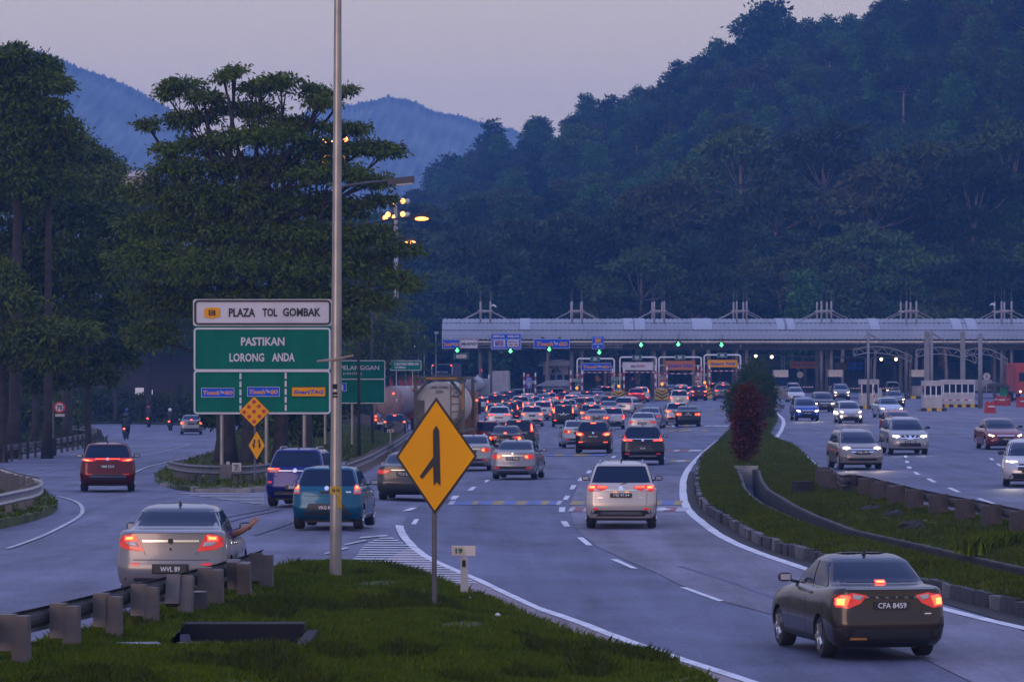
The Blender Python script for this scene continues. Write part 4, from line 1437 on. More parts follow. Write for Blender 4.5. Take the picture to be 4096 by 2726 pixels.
template('preve', 4.54, 1.786, 1.52, SEDAN, 1.48, .33, 1.0, 2.65, deck=1.13,
    lamps=[[(.43, .80), (.55, 1.04), (.62, 1.085), (.78, 1.06), (.86, .98), (.84, .88), (.72, .83)]],
    lit=[[[(.585, 1.065), (.75, 1.045), (.76, .975), (.60, .97)]]], core=[[[(.61, 1.04), (.73, 1.03), (.735, .995), (.62, .995)]]],
    clear=[[[(.55, .955), (.74, .955), (.70, .895), (.51, .88)]]], lip=(1.10, .70), plate=(.52, .52),
    extra=[('chrome_strip', rect(-.46, .955, .46, .985), .014, M['chrome'], False), ('badge', disc_(0, .97, .045), .03, M['black'], False), ('badge', disc_(0, .84, .02), .008, M['black'], False),
           ('plate_recess', rect(-.30, .44, .30, .60), .006, M['black'], False), ('reflector', rect(.50, .575, .66, .615), .010, M['lens_red'], True),
           ('bumper_crease', rect(-.80, .66, .80, .672), .004, M['plastic'], False)] + seam(.73, .80, .40, .43))
template('city', 4.44, 1.695, 1.477, SEDAN, 1.48, .30, 1.0, 2.6, deck=1.05,
    lamps=[[(.38, .84), (.42, .91), (.60, .945), (.82, .97), (.835, .86), (.72, .77), (.50, .77)]],
    lit=[[[(.44, .90), (.58, .925), (.58, .80), (.50, .80)]]], core=[[[(.47, .88), (.56, .89), (.56, .82), (.50, .82)]]], clear=[[[(.39, .85), (.43, .90), (.46, .82)]]],
    plate=(.79, .50), extra=[('chrome_strip', rect(-.40, .885, .40, .915), .014, M['chrome'], False), BADGE(.975, .04), ('reflector', rect(.50, .42, .70, .46), .010, M['lens_red'], True),
           ('bumper_slot', rect(-.62, .40, .62, .49), .006, M['plastic'], False), ('bumper_trim', rect(-.60, .33, .60, .375), .012, M['chrome'], False)] + seam(.63, .77, .36, .44))
template('sedan_wide', 4.65, 1.80, 1.45, SEDAN, 1.48, .32, 1.02, 2.7, deck=1.04,
    lamps=[[(.42, .90), (.84, .94), (.87, .86), (.80, .79), (.50, .84)]], lit=[[[(.55, .905), (.80, .925), (.82, .85), (.60, .85)]]], core=[[[(.66, .90), (.78, .91), (.79, .86), (.67, .86)]]],
    plate=(.80, .52), high=(1.12, .10), extra=[BADGE(.95, .045), ('chrome_strip', rect(-.40, .875, .40, .893), .012, M['chrome'], False)] + seam(.62, .80, .40, .48))
template('dim_sedan', 4.55, 1.76, 1.45, SEDAN, 1.48, .31, 1.02, 2.65, deck=1.04,
    lamps=[[(.40, .91), (.82, .93), (.85, .82), (.72, .78), (.52, .83)]], lit=[[]], core=[[]],
    plate=(.79, .52), extra=[BADGE(.96, .04), ('chrome_strip', rect(-.42, .90, .42, .92), .012, M['chrome'], False)] + seam(.62, .80, .40, .48))
template('civic', 4.54, 1.755, 1.44, SEDAN, 1.48, .32, .95, 2.7, deck=1.06,
    lamps=[[(.42, .93), (.80, .95), (.84, .86), (.80, .77), (.46, .78)]], lit=[[disc_(.54, .855, .075), disc_(.715, .86, .085)]], core=[[disc_(.715, .86, .045)]],
    plate=(.83, .50), lip=(1.10, .66), extra=[BADGE(.95, .04)] + seam(.66, .78, .38, .42))
template('axia', 3.76, 1.665, 1.50, HATCH, 1.51, .29, .62, 2.525,
    lamps=[[(.635, .845), (.795, .85), (.80, 1.06), (.66, 1.075)]], lit=[[[(.655, .965), (.785, .965), (.785, 1.05), (.67, 1.055)]]], core=[[[(.675, .985), (.77, .985), (.77, 1.035), (.68, 1.035)]]],
    clear=[[[(.66, .87), (.78, .87), (.78, .94), (.66, .94)]]], plate=(.53, .52), wiper=1.06,
    extra=[BADGE(.985, .055), ('handle_recess', rect(-.16, .855, .16, .91), .006, M['black'], False), ('plate_recess', [(-.52, .44), (.52, .44), (.42, .62), (-.42, .62)], .005, M['plastic'], False),
           ('hatch_seam', rect(-.66, .795, .66, .805), .003, M['black'], False), ('model_script', rect(.46, .88, .58, .91), .008, M['chrome'], False)])
template('axia_c', 3.65, 1.64, 1.51, HATCH, 1.51, .29, .60, 2.455,
    lamps=[[(.60, .98), (.76, 1.02), (.80, .86), (.74, .66), (.62, .70)]], lit=[[[(.70, .96), (.77, .98), (.78, .74), (.70, .72)]]], core=[[[(.66, .74), (.74, .76), (.73, .69), (.66, .70)]]],
    plate=(.47, .50), high=(1.44, .12), wiper=1.06, extra=[BADGE(.93, .05), ('lower_cladding', [(-.60, .32), (.60, .32), (.50, .55), (-.50, .55)], .008, M['plastic'], False), ('side_cladding', [(.62, .40), (.74, .40), (.72, .64), (.66, .60)], .010, M['black'], True)])
template('myvi', 3.9, 1.735, 1.515, HATCH, 1.51, .30, .66, 2.5,
    lamps=[[(.56, .98), (.80, 1.03), (.84, .92), (.80, .82), (.62, .84)]], lit=[[[(.64, .97), (.78, 1.0), (.80, .90), (.66, .88)]]], core=[[[(.68, .95), (.77, .97), (.77, .90), (.69, .89)]]],
    plate=(.46, .50), high=(1.40, .12), extra=[BADGE(.93, .05), ('plate_recess', rect(-.40, .40, .40, .53), .005, M['plastic'], False)])
template('hrv_bar', 4.34, 1.79, 1.60, HATCH, 1.51, .33, .72, 2.61,
    lamps=[[(.36, 1.02), (.40, 1.09), (.82, 1.12), (.84, 1.03), (.70, .98), (.48, .98)]], lit=[[[(.50, 1.03), (.80, 1.07), (.80, 1.02), (.66, .995), (.52, .995)]]], core=[[[(.60, 1.04), (.76, 1.06), (.74, 1.015), (.62, 1.01)]]],
    plate=(.82, .52), wiper=1.12, extra=[('light_bar', rect(-.40, 1.055, .40, 1.08), .014, M['lit_red'], False), BADGE(1.065, .05), ('bumper_slot', [(-.66, .46), (.66, .46), (.58, .57), (-.58, .57)], .008, M['plastic'], False),
           ('bumper_trim', rect(-.60, .475, .60, .50), .014, M['chrome'], False), ('reflector', rect(.50, .55, .70, .575), .012, M['lens_red'], True), ('plate_recess', [(-.50, .70), (.50, .70), (.36, .91), (-.36, .91)], .003, M['paint'], False)])
template('hrv_old', 4.29, 1.772, 1.60, HATCH, 1.51, .33, .72, 2.61,
    lamps=[[(.42, .93), (.56, 1.04), (.80, 1.12), (.86, 1.02), (.82, .88), (.62, .84)]], lit=[[[(.48, .95), (.60, 1.02), (.82, 1.06), (.82, .95), (.60, .90)]]], core=[[[(.55, .93), (.62, .99), (.78, .98), (.78, .92), (.62, .89)]]],
    plate=(.84, .50), high=(1.50, .14), extra=[BADGE(1.02, .05), ('bumper_cladding', [(-.74, .38), (.74, .38), (.60, .54), (-.60, .54)], .008, M['plastic'], False), ('reflector', rect(.52, .55, .72, .58), .012, M['lit_red'], True)])
template('crv', 4.6, 1.855, 1.69, HATCH, 1.51, .35, .80, 2.66, rails=False,
    lamps=[[(.42, 1.03), (.44, 1.10), (.74, 1.12), (.76, 1.38), (.82, 1.36), (.90, 1.06), (.84, 1.01)]],
    lit=[[[(.46, 1.045), (.84, 1.055), (.82, 1.09), (.48, 1.085)], [(.765, 1.10), (.80, 1.32), (.83, 1.30), (.86, 1.08)]]], core=[[[(.74, 1.05), (.82, 1.055), (.81, 1.08), (.74, 1.08)]]],
    plate=(.72, .26), extra=[('chrome_strip', rect(-.74, 1.115, .74, 1.135), .014, M['chrome'], False), BADGE(1.07, .05), ('plate_recess', [(-.48, .62), (.48, .62), (.34, .86), (-.34, .86)], .005, M['plastic'], False),
           ('bumper_trim', [(-.56, .36), (.56, .36), (.62, .43), (-.62, .43)], .012, M['galv'], False), ('reflector', rect(.58, .47, .76, .51), .012, M['lens_red'], True)])
template('aruz', 4.43, 1.695 + .12, 1.705, HATCH, 1.51, .345, .75, 2.685, rails=True, rackw=.60,
    lamps=[[(.34, 1.035), (.34, 1.10), (.64, 1.13), (.84, 1.13), (.87, 1.00), (.80, .95), (.58, .96)]],
    lit=[[[(.36, 1.05), (.61, 1.05), (.61, 1.105), (.36, 1.09)], [(.66, 1.03), (.82, 1.03), (.82, 1.11), (.66, 1.11)]]], core=[[[(.68, 1.05), (.80, 1.05), (.80, 1.09), (.68, 1.09)]]],
    clear=[[[(.52, .97), (.70, .965), (.70, 1.02), (.62, 1.03)]]], plate=(.86, .56), wiper=1.14,
    extra=[('chrome_strip', rect(-.40, .985, .40, 1.005), .014, M['chrome'], False), BADGE(1.04, .065), ('lower_bumper', [(-.78, .34), (.78, .34), (.66, .48), (-.66, .48)], .010, M['plastic'], False),
           ('skid_plate', [(-.56, .36), (.56, .36), (.50, .44), (-.50, .44)], .016, M['galv_dull'], False), ('reflector', [(.56, .49), (.72, .49), (.70, .545), (.60, .53)], .012, M['lens_red'], True),
           ('plate_lamp', rect(.10, .935, .20, .955), .012, M['amber'], True), ('tailgate_seam', rect(-.60, .555, .60, .563), .003, M['black'], False), ('tailgate_seam', [(.60, .56), (.608, .56), (.668, .66), (.66, .66)], .003, M['black'], True),
           ('tailgate_seam', rect(.66, .66, .668, .95), .003, M['black'], True), ('model_script', rect(.46, .79, .60, .805), .006, M['chrome'], True)])
template('ativa', 4.065, 1.71, 1.635, HATCH, 1.51, .33, .72, 2.525, rails=True,
    lamps=[[(.40, 1.0), (.44, 1.085), (.82, 1.10), (.85, 1.01), (.72, .955), (.52, .96)]], lit=[[[(.46, 1.04), (.80, 1.045), (.80, 1.085), (.48, 1.075)]]], core=[[[(.60, 1.05), (.78, 1.055), (.78, 1.075), (.62, 1.07)]]],
    clear=[[[(.50, .975), (.72, .975), (.74, 1.02), (.50, 1.02)]]], plate=(.55, .52), wiper=1.14,
    extra=[('chrome_strip', rect(-.46, .995, .46, 1.02), .014, M['chrome'], False), BADGE(1.02, .06), ('lower_bumper', [(-.60, .335), (.60, .335), (.56, .40), (-.56, .40)], .012, M['galv_dull'], False),
           ('reflector', rect(.66, .66, .78, .72), .012, M['lens_red'], True), ('waist_crease', rect(-.74, .845, .74, .87), .008, M['paint'], False)])
template('mpv', 4.39, 1.73, 1.66, HATCH, 1.51, .31, .70, 2.7,
    lamps=[[(.62, 1.00), (.80, 1.02), (.72, 1.46), (.63, 1.46)]], lit=[[[(.66, 1.02), (.78, 1.04), (.71, 1.43), (.65, 1.43)]]], core=[[[(.68, 1.08), (.75, 1.09), (.71, 1.36), (.66, 1.36)]]],
    rear_glass=[(-.60, 1.12), (.60, 1.12), (.58, 1.50), (-.58, 1.50)], plate=(.88, .50), high=(1.56, .10), extra=[BADGE(1.02, .045), ('chrome_strip', rect(-.42, .95, .42, .975), .014, M['chrome'], False), ('reflector', rect(.52, .48, .72, .52), .012, M['lit_red'], True)])
template('rush', 4.3, 1.76, 1.74, HATCH, 1.51, .35, .70, 2.6, rails=True, spare=True,
    lamps=[[(.66, .86), (.82, .86), (.82, 1.14), (.70, 1.16)]], lit=[[[(.68, .90), (.80, .90), (.80, 1.10), (.70, 1.12)]]], core=[[[(.70, .94), (.78, .94), (.78, 1.06), (.71, 1.06)]]],
    plate=(.52, .50), high=(1.62, .12), extra=[('reflector', rect(.52, .48, .72, .52), .012, M['lens_red'], True)])
template('xsuv', 4.6, 1.84, 1.70, HATCH, 1.51, .35, .80, 2.68, rails=True,
    lamps=[[(.40, .99), (.46, 1.06), (.84, 1.12), (.88, 1.00), (.74, .93)]], lit=[[[(.48, 1.0), (.82, 1.07), (.84, 1.0), (.72, .96)]]], core=[[[(.66, 1.01), (.80, 1.04), (.81, .99), (.70, .975)]]],
    plate=(.84, .50), high=(1.60, .12), extra=[BADGE(1.03, .05), ('bumper_cladding', [(-.76, .38), (.76, .38), (.66, .52), (-.66, .52)], .008, M['plastic'], False), ('reflector', rect(.56, .50, .76, .54), .012, M['lens_red'], True)],
    head=[(.46, .78), (.80, .90), (.86, .84), (.74, .73), (.56, .70)], grille=[(-.40, .62), (.40, .62), (.46, .82), (-.46, .82)])
template('pickup', 5.2, 1.83, 1.78, PICKUP, 1.74, .38, 1.2, 3.08, wscreen=[(-.66, 1.17), (.66, 1.17), (.56, 1.62), (-.56, 1.62)], rear_glass=[(-.60, 1.24), (.60, 1.24), (.54, 1.60), (-.54, 1.60)],
    lamps=[[(.72, .72), (.87, .72), (.87, 1.02), (.74, 1.02)]], lit=[[[(.75, .76), (.85, .76), (.85, .98), (.76, .98)]]], plate=(.62, .52), fin=False,
    head=[(.50, .84), (.84, .90), (.87, .76), (.56, .74)], grille=[(-.46, .66), (.46, .66), (.46, .90), (-.46, .90)])
template('hrv_front', 4.29, 1.772, 1.60, HATCH, 1.51, .33, .72, 2.61, rails=True,
    lamps=[[(.42, .93), (.56, 1.04), (.80, 1.12), (.86, 1.02), (.82, .88), (.62, .84)]], plate=(.84, .50),
    head=[(.42, .83), (.46, .905), (.62, .935), (.78, .91), (.80, .82), (.64, .775)], grille=[(-.30, .60), (.30, .60), (.44, .80), (.46, .86), (-.46, .86), (-.44, .80)],
    intake=[(-.66, .36), (.66, .36), (.60, .46), (-.60, .46)], fplate=.70, fog=[(.52, .51), (.78, .55), (.76, .585), (.54, .545)],
    extra=[('f:chrome_strip', [(-.46, .79), (.46, .79), (.46, .825), (-.46, .825)], .018, M['chrome'], False)])
template('xtrail', 4.64, 1.82, 1.71, HATCH, 1.51, .355, .85, 2.705, rails=True,
    lamps=[[(.5, .95), (.84, 1.05), (.86, .95), (.7, .9)]], plate=(.84, .50),
    head=[(.42, .80), (.44, .87), (.60, .90), (.80, .92), (.84, .82), (.60, .76)], grille=[(-.34, .72), (.34, .72), (.40, .90), (-.40, .90)], fplate=.58,
    intake=[(-.50, .38), (.50, .38), (.46, .54), (-.46, .54)], extra=[('f:chrome_vee', [(.06, .70), (.12, .70), (.30, .88), (.24, .88)], .022, M['chrome'], True), ('f:chrome_vee', rect(-.12, .70, .12, .735), .022, M['chrome'], False), ('f:badge', disc_(0, .83, .06), .02, M['chrome'], False),
           ('f:bumper_trim', rect(-.50, .35, .50, .375), .012, M['chrome'], False)])
template('newsuv', 4.385, 1.79, 1.60, HATCH, 1.51, .34, .74, 2.61, lamps=[[(.36, 1.02), (.40, 1.09), (.82, 1.12), (.84, 1.03), (.48, .98)]], plate=(.82, .52),
    head=[(.34, .84), (.36, .895), (.84, .93), (.86, .84), (.60, .815)], grille=[(-.40, .56), (.40, .56), (.36, .80), (-.36, .80)], intake=[(-.72, .28), (.72, .28), (.60, .46), (-.60, .46)])
template('mcar', 4.6, 1.77, 1.49, SEDAN, 1.48, .32, 1.0, 2.64, lamps=[[(.42, .90), (.84, .94), (.87, .86), (.5, .84)]], plate=(.8, .52),
    head=[(.50, .66), (.62, .72), (.82, .76), (.84, .68), (.62, .60)], grille=[(-.50, .28), (.50, .28), (.36, .62), (-.36, .62)], intake=[(-.44, .24), (.44, .24), (.42, .28), (-.42, .28)], fplate=.50)
template('axia_front', 3.65, 1.64, 1.51, HATCH, 1.51, .29, .60, 2.455, lamps=[[(.60, .98), (.76, 1.02), (.80, .86), (.62, .70)]], plate=(.5, .5),
    head=[(.44, .72), (.50, .79), (.66, .85), (.76, .82), (.74, .74), (.56, .70)], grille=[(-.42, .62), (.42, .62), (.44, .72), (-.44, .72)], intake=[(-.60, .26), (.60, .26), (.46, .44), (-.46, .44)],
    fog=disc_(.64, .46, .075), fplate=.52)

def hcar(kind):
    return TPL[kind]['H']

N_CARS = [0]
def spawn(kind, name, label, cat, col, pos, head=0.0, front=False, plate=None, fplate=None, headlit=False, foglit=False, group=None, off=False):
    """put one vehicle of a kind on the ground; FRONT: it faces the camera, POS is then the middle of its front"""
    T = TPL[kind]
    ang = math.radians(-head) + (math.pi if front else 0)
    t = thing(name, label, cat, (0, 0, 0), ang, group)
    L = T['L']
    o = Vector((0, L if front else 0, 0))
    R_ = Matrix.Rotation(ang, 3, 'Z')
    loc = Vector((pos[0], pos[1], 0)) - R_ @ o
    mid = loc + R_ @ Vector((0, L / 2, 0))
    loc.z = hz(mid.x, mid.y)
    # tilt with the road
    t.location = loc
    pa, pb = loc, loc + R_ @ Vector((0, L, 0))
    za, zb = hz(pa.x, pa.y), hz(pb.x, pb.y)
    t.location.z = za + .025
    t.rotation_euler = (math.atan2(zb - za, L), 0, ang)
    c4 = (*col, 1)
    def put(p, par):
        nm, me, org, ch = p
        if nm in ('PLATE', 'FPLATE'):
            s = plate if nm == 'PLATE' else fplate
            if s:
                big = kind == 'crv' and nm == 'PLATE'
                tm = text_mesh(s, .22 if big else min(.46, .053 * len(s)), .095 if big else .08, M['plate_text'], .012)
                q = link('lettering', tm, par)
                q.location = org
                if nm == 'FPLATE':
                    q.rotation_euler = (0, 0, math.pi)
            return
        if nm == 'HEADGLOW':
            if not headlit:
                return
            nm = 'bulb_glow'
        if off and nm in ('bulb_core', 'brake_light'):
            return
        q = link(nm, me, par)
        q.location = org
        q.color = c4
        if nm == 'fog_light' and foglit:
            q.material_slots[0].link = 'OBJECT'
            q.material_slots[0].material = M['lit_head']
        if nm == 'bulb_glow' and headlit == 'white':
            q.material_slots[0].link = 'OBJECT'
            q.material_slots[0].material = M['lit_white']
        for c in ch:
            put(c, q)
    for p in T['parts']:
        if p[0] in ('door_handle', 'door_seam', 'lid_seam', 'tailgate_seam', 'hatch_seam', 'wiper', 'sill') and pos[1] > 190:
            continue
        if front and p[0] in ('taillight', 'brake_light', 'rear_window', 'reflector', 'lower_valance', 'badge_'):
            if p[0] != 'rear_window':
                continue
        if not front and pos[1] > 110 and p[0] in ('headlight', 'grille', 'grille_bar', 'intake', 'fog_light'):
            continue
        put(p, t)
    return t

def s_from_roof(xc, yroof, H):
    z = 0
    for _ in range(12):
        s = (yroof - HY) / (HC - z - H)
        z = hz((xc - CX) / s, F / s)
    return s
def bypx(xc, y=None, s=None, roof=None, kind=None):
    if s is None:
        if roof is not None:
            s = s_from_roof(xc, roof, hcar(kind)) 
        else:
            p = G(xc, y)
            return (p.x, p.y)
    return ((xc - CX) / s, F / s)
# ------------------------------------------------------------------ the cars, one line each
SILVER, WHITE, BLACK, DGREY, MAROON = (.17, .17, .19), (.44, .41, .41), (.010, .010, .012), (.045, .042, .044), (.10, .012, .014)
GREY, BROWN, RED, NAVY, TEAL, LBLUE = (.16, .16, .175), (.036, .026, .021), (.22, .008, .011), (.012, .016, .055), (.0, .075, .14), (.16, .24, .36)
NM = {'sed': ('sedan', 'car'), 'hat': ('hatchback', 'car'), 'suv': ('suv', 'car'), 'mpv': ('people_carrier', 'car'), 'pick': ('pickup_truck', 'pickup')}
QG = 'cars queueing for the toll plaza'
def car(k, kind, label, col, pos, head=0.0, **kw):
    return spawn(kind, NM[k][0], label, NM[k][1], col, pos, head, **kw)

# near traffic, seen from behind
car('sed', 'saga', 'dark brown sedan with lit tail lights turning left in the right lane, plate CFA 8459', BROWN, G(3570, 2648)[:2], -10.5, plate='CFA 8459')
SAGA = [o for o in COL.objects if o.name == 'sedan'][0]
for i, ch in enumerate('PROTON'):
    o = link('lettering', text_mesh(ch, .045, .028, M['chrome'], .01), SAGA)
    o.location = (-.36 + i * .144, .035, .915)
car('suv', 'aruz', 'cream white SUV with roof rails and plate VEJ 4134 in the right lane', (.47, .42, .385), G(2484, 2118)[:2], 2.0, plate='VEJ 4134')
car('hat', 'axia', 'teal blue hatchback with plate VKG 835 behind the tall lamp pole', TEAL, G(1305, 2122)[:2], 4.0, plate='VKG 835')
car('suv', 'ativa', 'dark blue SUV with plate BRF 48 just ahead of the teal hatchback', (.002, .006, .12), G(1178, 2030)[:2], 7.0, plate='BRF 48')
car('sed', 'preve', "silver sedan in the left foreground with the driver's arm out of the window", (.20, .19, .20), ((683 - 2048) / 247, 69.0), 1.5, plate='WVL 89')
car('suv', 'hrv_bar', 'dark red SUV with a full-width rear light bar on the left ramp', (.095, .003, .006), G(430, 1968)[:2], -5.0, plate='VMB 5724')
car('sed', 'saga', 'silver sedan furthest along the left ramp beside the motorcycles', (.26, .25, .26), G(765, 1738)[:2], -4.0)
car('sed', 'city', 'silver grey sedan with plate VCT 9958 in the middle lane', (.20, .20, .225), G(2050, 1920)[:2], 6.0, plate='VCT 9958')
car('sed', 'city', 'pale silver sedan half hidden behind the big yellow merge sign', (.30, .29, .29), G(1882, 1884)[:2], 4.0)
car('sed', 'dim_sedan', 'dark olive grey sedan with plate TCX 22 behind the merge sign', (.050, .048, .042), G(1620, 2004)[:2], 4.0, plate='TCX 2204')
car('suv', 'crv', 'black SUV with L-shaped tail lights and plate BJE 2000', (.008, .009, .014), G(2571, 1862)[:2], 2.0, plate='BJE 2000')
car('suv', 'hrv_old', 'dark maroon SUV with glaring brake lights left of the black SUV', (.030, .012, .013), G(2372, 1815)[:2], 3.0, plate='BRB 6402')
car('sed', 'city', 'white sedan mostly hidden by the dark maroon SUV', WHITE, G(2315, 1792)[:2], -3.0)
car('sed', 'saga', 'black sedan with a lit rear window brake light ahead of the silver grey sedan', BLACK, bypx(2018, s=81.5), 3.0, plate='VKF 7859')
car('mpv', 'mpv', 'black people carrier with a right side mirror, beside the black sedan', (.015, .014, .014), bypx(2072, s=77), 4.0)
car('suv', 'xsuv', 'red SUV with dark rear glass tucked beside the tank container lorry', RED, bypx(1936, s=80), 2.0, off=True)
car('sed', 'civic', 'black sedan with round tail lamps, second lane from the median', BLACK, G(2753, 1708)[:2], 1.0, plate='WSP 7059')
car('suv', 'hrv_old', 'white SUV just left of the black sedan with round tail lamps', WHITE, bypx(2710, s=56.5), -1.0)
car('sed', 'dim_sedan', 'white sedan with unlit tail lamps just above the black SUV', WHITE, bypx(2568, s=65.5), 5.0, plate='BM 2334')
car('sed', 'dim_sedan', 'light blue sedan just ahead of the white sedan with unlit lamps', LBLUE, bypx(2592, s=59), 7.0)
car('hat', 'axia_c', 'white hatchback with C-shaped red lamps and black lower bumper', WHITE, bypx(2452, s=58), 1.0, plate='BQ 7040')
car('sed', 'civic', 'grey sedan left of the white hatchback with C-shaped lamps', GREY, bypx(2386, s=58.5), 2.0)
car('mpv', 'mpv', 'black people carrier with upright lamps in the middle of the queue', BLACK, bypx(2254, s=54), 0.0, plate='BPY 3374')
car('suv', 'hrv_old', 'white SUV with black tailgate glass left of the black people carrier', WHITE, bypx(2128, s=52.5), 1.0)
car('suv', 'aruz', 'silver white SUV with a chrome tailgate strip behind the red SUV', (.50, .49, .50), bypx(1996, s=53), 2.0, plate='VHK 2015')
car('hat', 'myvi', 'black hatchback behind the tanker lorry on the far left lane', BLACK, bypx(1578, s=54), 0.0, plate='AJV 3129')
# the queue in front of the booths
Q = [
 ('sed', 'sedan_wide', 'dark sedan behind the cab mirror of the tank container lorry', DGREY, 1893, 1590), ('hat', 'myvi', 'white hatchback right of the lorry mirror in the far queue', WHITE, 1930, 1588),
 ('sed', 'saga', 'white sedan squeezed right of the white hatchback by the lorry', WHITE, 1953, 1584), ('suv', 'rush', 'dark maroon SUV under the left chevron board with one bright brake light', (.05, .014, .016), 1980, 1577),
 ('mpv', 'mpv', 'white people carrier behind the dark maroon SUV near the left booth', WHITE, 1979, 1568), ('hat', 'axia_c', 'dark grey hatchback right of the dark maroon SUV', DGREY, 2016, 1577),
 ('sed', 'dim_sedan', 'black sedan furthest ahead near the left toll booth', BLACK, 2012, 1563), ('suv', 'xsuv', 'black SUV with bright lamps right of the left booth', BLACK, 2040, 1564),
 ('pick', 'pickup', 'black pickup under the boom of the second lane', BLACK, 2068, 1556), ('sed', 'city', 'dark blue sedan behind the black pickup near the booth', NAVY, 2052, 1553),
 ('mpv', 'mpv', 'white people carrier left of the second chevron board', WHITE, 2109, 1573), ('suv', 'xsuv', 'white SUV in front of the white people carrier by the second chevron', WHITE, 2082, 1583),
 ('hat', 'myvi', 'pale blue hatchback right of the white SUV in the queue', LBLUE, 2131, 1584), ('sed', 'dim_sedan', 'grey sedan with a tinted rear window behind the white SUV with black tailgate', GREY, 2104, 1592),
 ('mpv', 'mpv', 'black people carrier with white roof and tall red lamps', (.03, .03, .034), 2060, 1600), ('mpv', 'mpv', 'black boxy people carrier just right of the silver white SUV', BLACK, 2037, 1608),
 ('mpv', 'mpv', 'silver people carrier with a tall left lamp above the silver white SUV', SILVER, 1980, 1613), ('hat', 'axia', 'teal hatchback wedged between silver and black people carriers', TEAL, 2014, 1617),
 ('sed', 'sedan_wide', 'dark maroon sedan above the white SUV with black tailgate glass', (.045, .014, .018), 2151, 1611), ('mpv', 'mpv', 'white people carrier left of the black people carrier, roof only', WHITE, 2172, 1602),
 ('sed', 'saga', 'light blue sedan under the second lane sign', LBLUE, 2172, 1575), ('hat', 'myvi', 'white hatchback with its right flank showing near the second booth', WHITE, 2196, 1569),
 ('suv', 'xsuv', 'dark green glassed SUV with a red brake light near the second booth', (.03, .04, .045), 2178, 1559), ('mpv', 'mpv', 'tall black van with a white roof edge before the second booth', BLACK, 2232, 1553),
 ('hat', 'axia_c', 'red hatchback right of the tall black van', RED, 2258, 1566), ('suv', 'rush', 'dark brown SUV behind the black people carrier in mid queue', BROWN, 2248, 1602),
 ('hat', 'myvi', 'white hatchback right of the dark brown SUV', WHITE, 2270, 1597), ('hat', 'axia', 'orange hatchback behind the black people carrier', (.26, .07, .025), 2309, 1591),
 ('mpv', 'mpv', 'white people carrier with tall lamps left of the third chevron board', WHITE, 2287, 1578), ('sed', 'city', 'pinkish red sedan beside the white people carrier with tall lamps', (.22, .05, .06), 2342, 1579),
 ('hat', 'myvi', 'white hatchback with dark glass behind the pinkish red sedan', WHITE, 2347, 1587), ('sed', 'saga', 'white sedan directly under the third chevron board', WHITE, 2300, 1571),
 ('hat', 'axia_c', 'black hatchback right of the third chevron board', BLACK, 2349, 1565), ('sed', 'saga', 'silver blue sedan with both brake lamps lit near the third booth', (.22, .26, .34), 2388, 1564),
 ('hat', 'axia', 'teal hatchback with a green reflection at the third booth', (.03, .12, .17), 2384, 1555), ('suv', 'hrv_old', 'dark SUV entering the blue sign portal', DGREY, 2410, 1543),
 ('suv', 'xsuv', 'white SUV furthest ahead under the blue sign portal', WHITE, 2432, 1545), ('suv', 'xsuv', 'black SUV with brown rear glass in the third lane queue', BLACK, 2440, 1584),
 ('sed', 'city', 'grey sedan in front of the black SUV with brown rear glass', GREY, 2434, 1604), ('suv', 'hrv_old', 'silver SUV with a wide brake light above the grey sedan', SILVER, 2364, 1617),
 ('suv', 'rush', 'cream SUV with a spare wheel on its tailgate', (.50, .46, .38), 2718, 1559), ('suv', 'xsuv', 'dark SUV ahead of the cream SUV with spare wheel', DGREY, 2722, 1545),
 ('mpv', 'mpv', 'white people carrier with a light roof entering the brown sign portal', WHITE, 2727, 1537), ('hat', 'myvi', 'light blue hatchback left of the maroon SUV at the portal', LBLUE, 2757, 1546),
 ('suv', 'hrv_old', 'maroon SUV with an amber lamp under the brown sign portal', (.07, .014, .018), 2796, 1541), ('sed', 'dim_sedan', 'small dark maroon sedan far through the brown sign portal', MAROON, 2678, 1538),
 ('suv', 'hrv_bar', 'bright red SUV under the white sign portal', (.30, .012, .02), 2545, 1553), ('mpv', 'mpv', 'white van ahead of the bright red SUV', WHITE, 2567, 1546),
 ('suv', 'xsuv', 'grey SUV under the yellow sign portal beside the median', (.14, .13, .14), 2893, 1536), ('mpv', 'mpv', 'dark people carrier ahead of the grey SUV beside the median', DGREY, 2893, 1528),
 ('mpv', 'mpv', 'maroon people carrier left of the grey SUV past the booth', MAROON, 2851, 1531),
]
placed = {}
for k, kind, label, col, xc, roof in Q:
    p = bypx(xc, roof=roof, kind=kind)
    car(k, kind, label, col, p, random.uniform(-1, 3), group=QG, off=(random.random() < .12))
car('suv', 'newsuv', 'white SUV turning right out of the queue, its flank showing', WHITE, bypx(2490, s=47.5), 17.0, group=QG)

# oncoming traffic on the right-hand road
OG = 'oncoming cars leaving the toll plaza'
def onc(k, kind, label, col, xc, y, head=0.0, **kw):
    t = spawn(kind, NM[k][0], label, NM[k][1], col, G(xc, y)[:2], head, front=True, group=OG, headlit=kw.pop('lit', True), **kw)
    return t
onc('suv', 'ativa', 'bright blue SUV facing us with headlights on, nearest the median', (.008, .05, .28), 3232, 1684, -3, fplate='BTH 5001', lit='white')
onc('mpv', 'mpv', 'dark brown people carrier behind the bright blue SUV', (.05, .035, .035), 3300, 1650, -2, fplate='WB 6672', lit='white')
onc('sed', 'mcar', 'white sedan facing us with headlights off by the island nose', WHITE, 3188, 1608, -1, lit=False)
onc('pick', 'pickup', 'white pickup behind the white sedan with headlights off', WHITE, 3178, 1596, -1, lit=False)
onc('suv', 'xsuv', 'pale grey car with dazzling headlights at the toll exit', SILVER, 3368, 1599, 0, lit='white', foglit=True)
